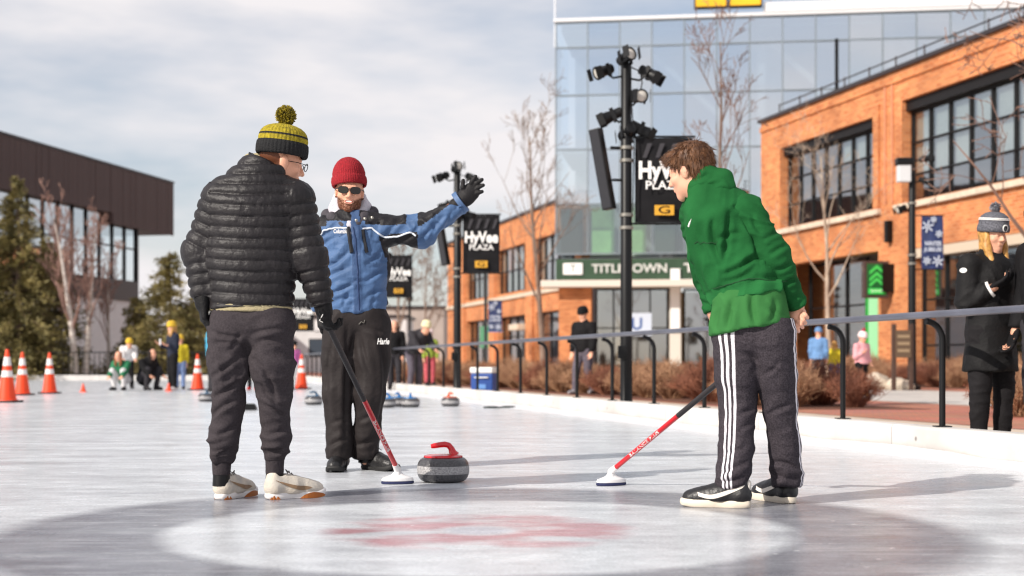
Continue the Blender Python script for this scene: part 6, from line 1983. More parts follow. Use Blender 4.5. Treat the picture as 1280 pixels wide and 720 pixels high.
    # jacket
    pr = [cone(P(446, 392), P(443, 335), 0.182, 0.195, flat=((0, 1, 0), 0.68)), cone(P(443, 335), P(440, 298), 0.195, 0.195, flat=((0, 1, 0), 0.68)),
          cone(P(440, 300), P(438, 272, 0.01), 0.17, 0.105, flat=((0, 1, 0), 0.75)), cone(P(414, 291), P(466, 288), 0.085, 0.085, k=0.06)]
    arms = chain([shR, elR, wrR_], [0.092, 0.083, 0.064], cap=True) + chain([shL, elL, wrL], [0.09, 0.08, 0.06], cap=True)
    cut_w = wrR_ + unit(wrR_ - elR) * 0.01
    v, q = sdf_mesh(pr + [dict(a, k=0.045) for a in arms], 0.0075, k=0.06, cuts=[(P(446, 391), -UP + np.array([-0.02, 0, 0])), (P(438, 271), np.array([0, 0.35, 1]))])
    bi, bs, bt = along(v, [(P(446, 392), P(440, 290), 0.2, 0), (shR, elR, 0.095, 0), (elR, wrR_, 0.08, 0.3), (shL, elL, 0.09, 0), (elL, wrL, 0.08, 0.3)])
    v = folds(v, q, np.where(bi == 0, 0.014, 0.020), 8.0, (1, 1, 1.5), 2.0)
    v = folds(v, q, 0.0085, 17.0, (1, 1, 1.4), 5.0)
    v = creases(v, q, [((400, 350), (440, 332)), ((404, 368), (446, 350)), ((410, 382), (446, 372), .8), ((408, 335), (438, 312), .8), ((455, 352), (482, 334)), ((456, 374), (484, 360)), ((456, 330), (478, 312), .8), ((425, 390), (440, 360), .6), ((465, 388), (474, 350), .6),
                       ((518, 304), (546, 270)), ((538, 300), (557, 268)), ((556, 288), (567, 258)), ((500, 304), (524, 282), .8), ((484, 300), (505, 272), .7), ((470, 305), (490, 280), .8), ((566, 272), (574, 250), .8), ((402, 310), (420, 296), .8)], 0.013, 2.2)
    px, py = to_px(v)
    # dark yoke: along the top of the shoulder and sleeve, and under the arm
    axis_y = np.interp(px, [437, 467, 527, 578], [289, 287, 289, 251])
    up_ = axis_y - py
    dark = np.zeros(len(v))
    dark = np.maximum(dark, ((px > 456) & (px < 508) & (up_ > 6 + 0.06 * np.abs(px - 480))).astype(float))
    dark = np.maximum(dark, ((px > 522) & (px < 560) & (up_ > 7)).astype(float))
    dark = np.maximum(dark, ((px > 484) & (px < 522) & (up_ < -3 - (505 - px) * 0.12)).astype(float))
    dark = np.maximum(dark, ((px > 474) & (px < 492) & (py > 296) & (py < 322) & (px - 480 > (py - 318) * 0.3)).astype(float))
    dark = np.maximum(dark, (py < 276).astype(float) * (px > 405) * (px < 470))
    dark = np.maximum(dark, ((px < 408) & (py < 283)).astype(float))
    # front flap
    flap = ((np.abs(px - (445 + (py - 300) * 0.028)) < 5.5) & (v[:, 1] < Y0)).astype(float)
    Mj = mat('jacket_blue', C(72, 100, 140), 0.6, spec=0.3, var=0.12, var_scale=10, attr='dark', attr_col=C(26, 25, 29), bump=0.35, bump_scale=55, attr2='flap', attr2_col=C(60, 84, 122), attr_soft=0.25)
    v = v + normals(v, q) * (flap * 0.004)[:, None]
    emit('jacket', (v, q), Mj, ro, {'dark': dark, 'flap': flap}, relax_it=1)
    jv = v
    def trim(pts, r, name, m, off=0.004):
        P3 = [surf_at(jv, a, b, 2.5) + np.array([0, -off, 0]) for a, b in pts]
        mb = MB(); mb.tube(P3, r, 6); return mb.build(name, m, ro, smooth=True)
    dens = lambda pts, n: [(np.interp(t, np.linspace(0, 1, len(pts)), [p[0] for p in pts]), np.interp(t, np.linspace(0, 1, len(pts)), [p[1] for p in pts])) for t in np.linspace(0, 1, n)]
    Mpi = mat('piping_white', C(214, 220, 228), 0.6)
    trim(dens([(399, 296), (405, 288), (418, 285), (434, 285)], 20), 0.0055, 'piping', Mpi)
    trim(dens([(454, 286), (464, 285), (473, 292), (481, 297), (497, 296), (513, 290), (520, 295)], 30), 0.0055, 'piping', Mpi)
    Mz = mat('zip_black', C(26, 25, 28), 0.45)
    trim(dens([(435, 284), (440, 316)], 14), 0.013, 'zip', Mz, 0.0); trim(dens([(453, 287), (458, 316)], 14), 0.012, 'zip', Mz, 0.0)
    trim(dens([(441, 284), (444, 300), (447, 340), (449, 391)], 40), 0.0045, 'front_seam', mat('seam_navy', C(34, 58, 100), 0.6), 0.001)
    for (a, b) in ((446, 274), (457, 272), (466, 271)):
        mb = MB(); c_ = surf_at(jv, a, b + 2, 4); mb.lathe([(0.009, 0), (0.009, 0.004), (0.004, 0.007)], c=c_ - np.array([0, 0.03, 0]), axis=(0, -1, 0), n=12); mb.build('snap_button', M_clamp, ro, smooth=True)
    # chest lettering
    c_ = surf_at(jv, 426, 289.5, 3); lettering('Columbia', c_ + np.array([0, -0.012, 0]), (1, 0.05, 0), UP, 0.035, M_white, ro, width=0.085, lift=0.004, bold=0.001)
    # standing collar
    Mc = mat('collar_grey', C(62, 58, 64), 0.8, var=0.2, var_scale=20, bump=0.3, bump_scale=80)
    pr = chain([P(407, 270, 0.03), P(416, 273, -0.06), P(430, 283, -0.125)], [0.022, 0.034, 0.018], k=0.02, flat=((0, 1, 0.3), 0.7)) + chain([P(445, 283, -0.125), P(455, 273, -0.07), P(468, 266, 0.02)], [0.018, 0.034, 0.022], k=0.02, flat=((0, 1, 0.3), 0.7))
    pr += [cone(P(409, 268, 0.05), P(466, 265, 0.05), 0.035, k=0.03)]
    v, q = sdf_mesh(pr, 0.006); v = folds(v, q, 0.004, 16); emit('collar', (v, q), Mc, ro)
    # cuff strap
    a = wrR_ - unit(wrR_ - elR) * 0.03
    mb = MB(); mb.tube([a, a + unit(wrR_ - elR) * 0.03], [0.071, 0.070], 24, cap=True); mb.build('cuff', mat('cuff_blue', C(74, 102, 142), 0.6), ro, smooth=True)
    # trousers
    pr = [cone(P(429, 402), P(461, 402), 0.112, k=0.05), cone(P(428, 394), P(462, 394), 0.10, k=0.05)]
    pr += chain([P(425, 412), P(423, 450), knL, P(424, 545, 0.0), P(425, 571)], [0.112, 0.098, 0.084, 0.074, 0.074], k=0.03)
    pr += chain([P(465, 412), P(465, 450), knR, P(459, 540, 0.03), P(457, 566, 0.05)], [0.115, 0.105, 0.092, 0.075, 0.074], k=0.03)
    v, q = sdf_mesh(pr, 0.008, k=0.03, cuts=[(P(446, 386), UP), (P(425, 572), -UP)])
    kw = np.clip(0.5 + 0.9 * np.exp(-((v[:, 2] - 0.10) / 0.10) ** 2), 0, 1.4)
    v = folds(v, q, 0.016, 7.0, (1.5, 1.2, 0.8), 7.0, kw); v = folds(v, q, 0.005, 20, (1, 1, 1), 3.0, kw)
    v = creases(v, q, [((434, 402), (431, 560)), ((418, 420), (417, 545), .7), ((470, 410), (464, 552)), ((446, 412), (436, 470), .8), ((449, 415), (462, 468), .8), ((410, 560), (438, 548), 1.0), ((444, 556), (470, 545), 1.0), ((412, 530), (438, 522), .6), ((446, 528), (472, 518), .6), ((452, 405), (484, 414), .6)], 0.012, 2.4)
    emit('trousers', (v, q), mat('trouser_black', C(40, 35, 35), 0.65, spec=0.2, var=0.2, var_scale=7, bump=0.25, bump_scale=60), ro)
    c_ = surf_at(v, 478, 427, 4); lettering('Harle', c_ + np.array([0.004, -0.014, 0]), (1, 0.25, 0.0), UP, 0.05, M_white, ro, width=0.075, lift=0.006, shear=0.25, bold=0.0015)
    trim2 = [surf_at(v, a, b, 3) + np.array([0, -0.006, 0]) for a, b in ((449, 405), (452, 402), (455, 404), (456, 400))]
    mb = MB(); mb.tube(trim2, 0.003, 6); mb.build('drawstring', M_clamp, ro, smooth=True)
    for a_ in (anL, anR):
        mb = MB(); mb.tube([a_ + UP * 0.06, a_ - UP * 0.05], [0.05, 0.046], 14); mb.build('sock', M_black, ro, smooth=True)
    mats_ = (mat('boot_black', C(34, 33, 34), 0.42, var=0.25, var_scale=20, bump=0.4, bump_scale=60), mat('boot_sole', C(28, 27, 27), 0.7), (M_black, mat('lace_dark', C(60, 56, 54), 0.8)))
    shoe(ro, (P(425, 574)[0], 8.78), (-0.06, -1), 0.30, 0.12, 'boot', mats_, 0.10)
    shoe(ro, (P(452, 574)[0], 8.80), (0.72, -0.69), 0.30, 0.12, 'boot', mats_, 0.10)
    # raised glove, fingers fanned
    Mg = mat('glove_black2', C(28, 26, 28), 0.6, spec=0.3, var=0.2, var_scale=30, bump=0.4, bump_scale=120)
    G = lambda px_, py_, dy=-0.08: P(px_, py_, dy)
    pr = [cone(G(570, 257), G(583, 246), 0.046, 0.040, k=0.03), cone(G(583, 247), G(589, 236), 0.036, 0.032, flat=((0, 1, 0), 0.6), k=0.03), cone(G(584, 247), G(593, 242), 0.034, 0.030, flat=((0, 1, 0), 0.6), k=0.03), cone(G(581, 245), G(586, 238), 0.032, 0.030, flat=((0, 1, 0), 0.6), k=0.03)]
    for pts in (((580, 245), (578.5, 234), (579, 225.5)), ((586, 235), (590, 227), (594.5, 220.5)), ((589.5, 235), (595.5, 229), (602.5, 224.5)), ((592, 238.5), (597.5, 234.5), (604, 231.5)), ((593, 243), (597.5, 241), (602.5, 239.5))):
        pr += chain([G(pts[0][0], pts[0][1]), G(pts[1][0], pts[1][1], -0.10), G(pts[2][0], pts[2][1], -0.105)], [0.0155, 0.0135, 0.0115], k=0.006)
    v, q = sdf_mesh(pr, 0.0045, k=0.01); emit('glove', (v, q), Mg, ro)
    dl = unit(wrL - elL)
    v, q = sdf_mesh(hand_prims(wrL, dl - UP * 0.3, (0.3, 1, 0), 1.12, (0.4, 0.5, 0.5), 0.0, 1), 0.006, k=0.006); emit('glove', (v, q), Mg, ro)
    return ro
man_blue()

# ---------------------------------------------------------------- boy in the green hoodie
def boy_green():
    Y0 = 6.45
    P = lambda px, py, dy=0.0: at(px, py, Y0 + dy)
    ro = person_root(945, Y0, 'boy in green hoodie and striped black trousers leaning over with a broom')
    Rh = rotframe([-0.80, 0.55, -0.22], [-0.22, 0.12, 1.0]); hc = P(863, 214, 0.16)
    shL, elL, wrL = P(873, 268, 0.20), P(885, 335, 0.20), P(893, 390, 0.16)
    shR, elR, wrR = P(930, 264, 0.0), P(969, 322, -0.07), P(996, 382, 0.02)
    hpL, knL, anL = P(920, 420, 0.05), P(922, 510, 0.08), P(917, 594, 0.0)
    hpR, knR, anR = P(965, 420, -0.02), P(975, 512, 0.08), P(984, 592, 0.16)
    neck0 = P(886, 248, 0.12)
    body = head_prims(hc, Rh, 0.98) + [cone(hc + np.array([0.02, -0.02, -0.06]), neck0, 0.054, 0.06), cone(neck0, P(905, 300, 0.08), 0.08, 0.085), cone(P(905, 300, 0.08), P(940, 405, 0), 0.085, 0.08), cone(shL, shR, 0.045)]
    body += chain([shL, elL, wrL], [0.045, 0.037, 0.027]) + chain([shR, elR, wrR], [0.045, 0.037, 0.028])
    body += chain([hpL, knL, anL, anL - UP * 0.04], [0.065, 0.05, 0.026, 0.026]) + chain([hpR, knR, anR, anR - UP * 0.04], [0.065, 0.05, 0.026, 0.026])
    # broom line passes behind the legs up to the right hand
    footp = at(764, 606, 6.40 / 6.40 * 7.15); footp = np.array([(764 - 640) / FPX * 7.62, 7.62, 0.075])
    tip = P(1006, 388, 0.10)
    bd = unit(tip - footp)
    grip = tip - bd * 0.085
    # right hand wrapped round the grip, bare
    hand = []
    w0 = P(995, 384, 0.05)
    hand += [cone(wrR, w0, 0.028, 0.030, k=0.02), cone(w0, P(993, 396, 0.03), 0.034, 0.034, k=0.02)]
    for i, (a, b, c) in enumerate((((997, 391), (1004, 391.5), (1009, 397)), ((994, 395), (1001, 396.5), (1006.5, 404)), ((992, 399.5), (998, 402), (1003, 409)), ((991, 404), (995, 407), (998, 414)))):
        hand += chain([P(a[0], a[1], 0.03), P(b[0], b[1], 0.00), P((b[0] + c[0]) / 2, (b[1] + c[1]) / 2, -0.008), P(c[0], c[1], 0.03)], [0.0125, 0.0118, 0.011, 0.0095], k=0.003)
    hand += chain([w0, P(1001, 385, 0.06), P(1005, 390, 0.10)], [0.018, 0.0125, 0.0105], k=0.008)
    body += hand
    # left hand holding the shaft on the far side of the body
    gl = footp + bd * (np.linalg.norm(tip - footp) * 0.62)
    body += chain([wrL, gl + UP * 0.03], [0.03, 0.036]) + hand_prims(gl + UP * 0.05 - bd * 0.02, -UP + bd * 0.2, np.array([0.6, -0.6, 0]), 0.95, (0.8, 1.0, 0.8), 0, 1)
    v, q = sdf_mesh(body, 0.012, k=0.03, fine=fine_axes([hc], 0.14, 0.0042) if False else tuple(list(a) + list(b) for a, b in zip(fine_axes([hc], 0.13, 0.0042), fine_axes([P(999, 397, 0.04)], 0.07, 0.0032))))
    emit('body', (v, q), M_skin, ro, {'hairmask': np.zeros(len(v)), 'lipmask': np.zeros(len(v))}, relax_it=1)
    # hair: cap plus combed strands
    Mh = mat('hair_brown', C(112, 76, 50), 0.55, spec=0.3, var=0.4, var_scale=30, col2=C(62, 40, 28))
    T = lambda x, y, z: hc + (np.array([x, y, z]) * 0.98) @ Rh
    pr = [ell(T(0, -0.018, 0.045), (0.086, 0.106, 0.092), Rh), ell(T(0, -0.06, -0.02), (0.070, 0.055, 0.075), Rh, k=0.03), ell(T(0, 0.07, 0.075), (0.062, 0.04, 0.035), Rh, k=0.03)]
    v, q = sdf_mesh(pr, 0.006, k=0.03, cuts=[(T(0, 0.0, -0.012), (np.array([0, 1.0, -1.1])) @ Rh), (T(0, 0, -0.085), np.array([0, 0, -1.0]) @ Rh)])
    n = normals(v, q); v2 = v + n * ((ridged(v * np.array([45, 45, 45])) - 0.3) * 0.007)[:, None]
    emit('hair', (v2, q), Mh, ro)
    sel = rng.choice(len(v), min(2600, len(v)), replace=False)
    top = T(0, -0.05, 0.13)
    flow = np.array([unit((p - top) - nn * ((p - top) @ nn)) for p, nn in zip(v[sel], n[sel])])
    hs = strands('hair_strands', ro, v[sel], n[sel], flow, 0.042, Mh, 3, 0.0020, 0.3, 5, 0.35, 0.55)
    # hoodie
    ax = unit(P(885, 245, 0.12) - P(938, 380))
    pr = [cone(P(936, 372, 0.0), P(915, 310, 0.05), 0.172, 0.168, flat=((0.35, 1, 0.2), 0.72)), cone(P(915, 310, 0.05), P(900, 275, 0.08), 0.168, 0.155, flat=((0.35, 1, 0.2), 0.72)),
          cone(P(900, 275, 0.08), P(886, 240, 0.11), 0.16, 0.08, k=0.05), cone(P(877, 270, 0.18), P(925, 266, 0.03), 0.075, k=0.06)]
    arms = chain([shL, elL, wrL], [0.082, 0.074, 0.046], cap=True) + chain([shR, elR, wrR], [0.080, 0.068, 0.044], cap=True)
    hemp = P(938, 373); hemn = unit(np.array([0.18, -0.1, -1.0]))
    v, q = sdf_mesh(pr, 0.0072, k=0.06, cuts=[(hemp, hemn)])
    # cut the body part only: lower torso below the hem line
    bi = np.zeros(len(v), int)
    dist = (v - hemp) @ hemn
    ac = unit(np.cross(ax, np.array([0, 1.0, 0]))); fr_t = np.array([unit(ac * 0.9 + ax * 0.45), np.cross(ax, ac), unit(ax * 0.9 - ac * 0.45)])
    v = folds(v, q, 0.026, 6.0, (1.4, 1.0, 0.4), 6.0, None, fr_t); v = folds(v, q, 0.008, 14.0, (1.3, 1, 0.4), 2.0, None, fr_t)
    v = creases(v, q, [((912, 262), (905, 330)), ((928, 268), (964, 312)), ((948, 312), (900, 344)), ((978, 318), (928, 330)), ((915, 257), (948, 264), .8), ((895, 300), (930, 292), .7), ((900, 352), (945, 334), .8), ((985, 345), (940, 345), .7), ((935, 285), (950, 330), .8), ((892, 270), (902, 330), 1.0), ((955, 282), (985, 330), .7)], 0.017, 2.8)
    # ribbed waistband pulled in
    band = (bi == 0) & (dist > -0.065)
    n = normals(v, q); v = v - n * (band * 0.006)[:, None]
    Mg = mat('hoodie_green', C(34, 96, 50), 0.9, spec=0.10, var=0.12, var_scale=7, col2=C(24, 76, 38), attr='band', attr_col=C(38, 102, 54), bump=0.25, bump_scale=160)
    emit('hoodie', (v, q), Mg, ro, {'band': band.astype(float)})
    hv = [v]
    for (aa, bb, cc, rr, sd_) in ((shL, elL, wrL, (0.086, 0.076, 0.046), 3.0), (shR, elR, wrR, (0.084, 0.066, 0.044), 8.0)):
        v, q = sdf_mesh(chain([aa, elL if aa is shL else elR, cc], list(rr), cap=True, k=0.02) + [cone(cc - unit(cc - bb) * 0.05, cc, rr[2] * 0.95, rr[2] * 0.9, cap=True, k=0.005)], 0.0065, k=0.02)
        da = unit(cc - aa); sa = unit(np.cross(da, np.array([0, 1.0, 0]))); fa = np.array([unit(sa + da * 0.5), np.cross(da, sa), unit(da - sa * 0.5)])
        v = folds(v, q, 0.013, 8.0, (0.8, 0.8, 1.7), sd_, None, fa); v = folds(v, q, 0.005, 17.0, (0.7, 0.7, 1.5), sd_ + 3, None, fa)
        v = creases(v, q, [((860, 272), (897, 280), .7), ((864, 322), (897, 312)), ((866, 338), (898, 334)), ((870, 356), (896, 346)), ((872, 376), (897, 384)), ((860, 300), (880, 290), .6), ((940, 268), (952, 292), .8), ((952, 300), (975, 290)), ((960, 320), (985, 306)), ((968, 338), (990, 326)), ((978, 358), (998, 348)), ((984, 374), (1002, 368), .8)], 0.012, 2.4)
        emit('sleeve', (v, q), Mg, ro, {'band': np.zeros(len(v))}); hv.append(v)
    hv = np.concatenate(hv)
    def seam(pts, r, name, m, off=0.002):
        P3 = [surf_at(hv, a, b, 3) + np.array([0, -off, 0]) for a, b in pts]
        mb = MB(); mb.tube(P3, r, 5); return mb.build(name, m, ro, smooth=True)
    Msd = mat('seam_green', C(16, 66, 30), 0.8)
    seam([(np.interp(t, [0, .5, 1], [891, 938, 984]), np.interp(t, [0, .5, 1], [361, 348, 352])) for t in np.linspace(0, 1, 22)], 0.0022, 'hem_seam', Msd)
    seam([(x, 303.5 + 1.5 * math.sin(x)) for x in np.linspace(868, 897, 9)], 0.0022, 'sleeve_seam', Msd)
    # small white check on the sleeve
    mb = MB(); e_ = np.array([0, -0.004, 0]); mb.tube([surf_at(hv, 862, 276, 3) + e_, surf_at(hv, 860.5, 283, 3) + e_, surf_at(hv, 864, 274, 3) + e_], [0.001, 0.005, 0.001], 6); mb.build('sleeve_check', M_white, ro, smooth=True)
    # hood lying on the shoulders
    pr = chain([P(861, 238, 0.18), P(868, 227, 0.14), P(886, 219, 0.08), P(903, 224, 0.05), P(910, 234, 0.05)], [0.030, 0.036, 0.040, 0.040, 0.030], k=0.03)
    pr += [cone(P(878, 236, 0.10), P(902, 237, 0.03), 0.055, 0.055, flat=((0, 0, 1), 0.7), k=0.04), cone(P(862, 240, 0.17), P(858, 247, 0.20), 0.034, 0.03, k=0.03)]
    v, q = sdf_mesh(pr, 0.0065, k=0.03); v = folds(v, q, 0.010, 9, (1, 1, 1.4), 8.0); v = creases(v, q, [((862, 236), (905, 228)), ((858, 246), (885, 240), .8), ((890, 236), (912, 240), .8), ((870, 226), (886, 216), .6)], 0.012, 2.4); emit('hood', (v, q), Mg, ro, {'band': np.zeros(len(v))})
    # longer shirt under the hoodie
    pr = [cone(P(935, 366, 0.0), P(938, 425, 0.0), 0.158, 0.188, flat=((0.3, 1, 0), 0.72))]
    v, q = sdf_mesh(pr, 0.0075, cuts=[(P(938, 411), np.array([0.16, -0.05, -1.0])), (P(935, 352), UP)])
    v = folds(v, q, 0.012, 7, (1.6, 1.3, 0.5), 3.0); v = creases(v, q, [((916, 372), (908, 412)), ((941, 362), (946, 408)), ((968, 372), (962, 404), .8), ((900, 385), (893, 414), .8), ((955, 380), (982, 398), .6)], 0.013, 3.0); emit('shirt', (v, q), mat('shirt_green', C(52, 108, 56), 0.85, spec=0.15, var=0.1, var_scale=8, bump=0.2, bump_scale=160), ro)
    # trousers with three white stripes down the outer seam
    pr = [cone(P(922, 418, 0.03), P(962, 418, -0.01), 0.108, k=0.05), cone(P(922, 402, 0.03), P(962, 402, -0.01), 0.10, k=0.05)]
    legL = [P(920, 425, 0.04), P(921, 468, 0.05), knL, P(920, 560, 0.04), P(916, 598, 0.0)]; rL = [0.106, 0.096, 0.084, 0.078, 0.072]
    legR = [P(966, 425, -0.02), P(970, 468, 0.03), knR, P(981, 560, 0.12), P(984, 598, 0.15)]; rR = [0.104, 0.090, 0.076, 0.070, 0.070]
    pr += chain(legL, rL, k=0.02) + chain(legR, rR, k=0.02)
    v, q = sdf_mesh(pr, 0.0072, k=0.02, cuts=[(P(938, 398), UP), (P(916, 611, 0.0), np.array([-0.1, 0, -1])), (P(984, 607, 0.15), np.array([0.0, 0, -1]))])
    bi, bs, bt = along(v, [(legL[i], legL[i + 1], 0.09, 0) for i in range(4)] + [(legR[i], legR[i + 1], 0.09, 0) for i in range(4)])
    A = np.array([*[b[0] for b in [(legL[i],) for i in range(4)]], *[b[0] for b in [(legR[i],) for i in range(4)]]]); B = np.array([*[legL[i + 1] for i in range(4)], *[legR[i + 1] for i in range(4)]])
    rad = v - (A[bi] + (B[bi] - A[bi]) * bt[:, None])
    isL = bi < 4
    th = np.arctan2(rad[:, 1], rad[:, 0])                     # angle round the leg
    # outer seam: left leg faces left towards the camera, right leg faces right
    th0 = np.where(isL, math.radians(-118), math.radians(-14))
    dth = np.arctan2(np.sin(th - th0), np.cos(th - th0))
    arc = dth * 0.088
    v = folds(v, q, 0.013, 6.5, (1.2, 1.0, 1.4), 1.0, np.clip(0.35 + 1.3 * np.exp(-((v[:, 2] - 0.10) / 0.09) ** 2), 0, 1.6)); v = folds(v, q, 0.005, 17, (1, 1, 1.4), 5.0)
    v = creases(v, q, [((900, 592), (938, 576)), ((898, 603), (934, 594)), ((960, 578), (1003, 590)), ((964, 592), (1002, 600), .8), ((918, 520), (948, 506), .8), ((922, 540), (947, 528), .6), ((952, 470), (975, 450), .6), ((930, 440), (950, 455), .6), ((958, 520), (990, 505), .7), ((905, 565), (935, 556), .6)], 0.011, 2.4)
    me_o = emit('trousers', (v, q), None, ro, {'arc': arc, 'seam_side': ((np.abs(dth) < 0.6) & (isL | (rad[:, 0] > 0.03))& (~isL | (rad[:, 0] < 0.02))).astype(float)})
    m_ = mat('track_trousers', C(62, 57, 62), 0.85, spec=0.10, var=0.4, var_scale=140, bump=0.3, bump_scale=200)
    t = m_.node_tree; b = t.nodes['Principled BSDF']; src = b.inputs['Base Color'].links[0].from_socket
    an = t.nodes.new('ShaderNodeAttribute'); an.attribute_name = 'arc'
    # three bands 11 mm wide, 24 mm apart
    ad = t.nodes.new('ShaderNodeMath'); ad.operation = 'ADD'; ad.inputs[1].default_value = 0.036; t.links.new(an.outputs['Fac'], ad.inputs[0])
    dv_ = t.nodes.new('ShaderNodeMath'); dv_.operation = 'DIVIDE'; dv_.inputs[1].default_value = 0.024; t.links.new(ad.outputs[0], dv_.inputs[0])
    fr = t.nodes.new('ShaderNodeMath'); fr.operation = 'FRACT'; t.links.new(dv_.outputs[0], fr.inputs[0])
    lt = t.nodes.new('ShaderNodeMath'); lt.operation = 'LESS_THAN'; lt.inputs[1].default_value = 0.52; t.links.new(fr.outputs[0], lt.inputs[0])
    g0 = t.nodes.new('ShaderNodeMath'); g0.operation = 'GREATER_THAN'; g0.inputs[1].default_value = 0.0; t.links.new(dv_.outputs[0], g0.inputs[0])
    g1 = t.nodes.new('ShaderNodeMath'); g1.operation = 'LESS_THAN'; g1.inputs[1].default_value = 3.0; t.links.new(dv_.outputs[0], g1.inputs[0])
    m1 = t.nodes.new('ShaderNodeMath'); m1.operation = 'MULTIPLY'; t.links.new(lt.outputs[0], m1.inputs[0]); t.links.new(g0.outputs[0], m1.inputs[1])
    m2 = t.nodes.new('ShaderNodeMath'); m2.operation = 'MULTIPLY'; t.links.new(m1.outputs[0], m2.inputs[0]); t.links.new(g1.outputs[0], m2.inputs[1])
    sa_ = t.nodes.new('ShaderNodeAttribute'); sa_.attribute_name = 'seam_side'
    m3 = t.nodes.new('ShaderNodeMath'); m3.operation = 'MULTIPLY'; t.links.new(m2.outputs[0], m3.inputs[0]); t.links.new(sa_.outputs['Fac'], m3.inputs[1])
    mi = t.nodes.new('ShaderNodeMix'); mi.data_type = 'RGBA'; t.links.new(m3.outputs[0], mi.inputs['Factor']); t.links.new(src, mi.inputs['A']); mi.inputs['B'].default_value = (*C(226, 222, 228), 1)
    t.links.new(mi.outputs['Result'], b.inputs['Base Color'])
    me_o.data.materials.append(m_)
    mats_ = (mat('court_black', C(32, 31, 33), 0.4, var=0.2, var_scale=20, bump=0.25, bump_scale=90), mat('court_sole', C(222, 210, 192), 0.5, var=0.06, var_scale=20), (mat('court_white', C(228, 220, 210), 0.5), mat('lace_black', C(24, 23, 24), 0.7)))
    shoe(ro, (at(939, 634, 6.40)[0], 6.42), (-0.95, 0.31), 0.315, 0.115, 'court', mats_, 0.115, side=-1)
    shoe(ro, (at(991, 628, 6.60)[0], 6.60), (-0.42, 0.91), 0.305, 0.115, 'court', mats_, 0.115, side=-1)
    broom(tip, footp, 'red and black curling broom slanting to the boy in the green hoodie', (0.45, -0.9, 0), text_side=1.0)
    return ro
boy_green()

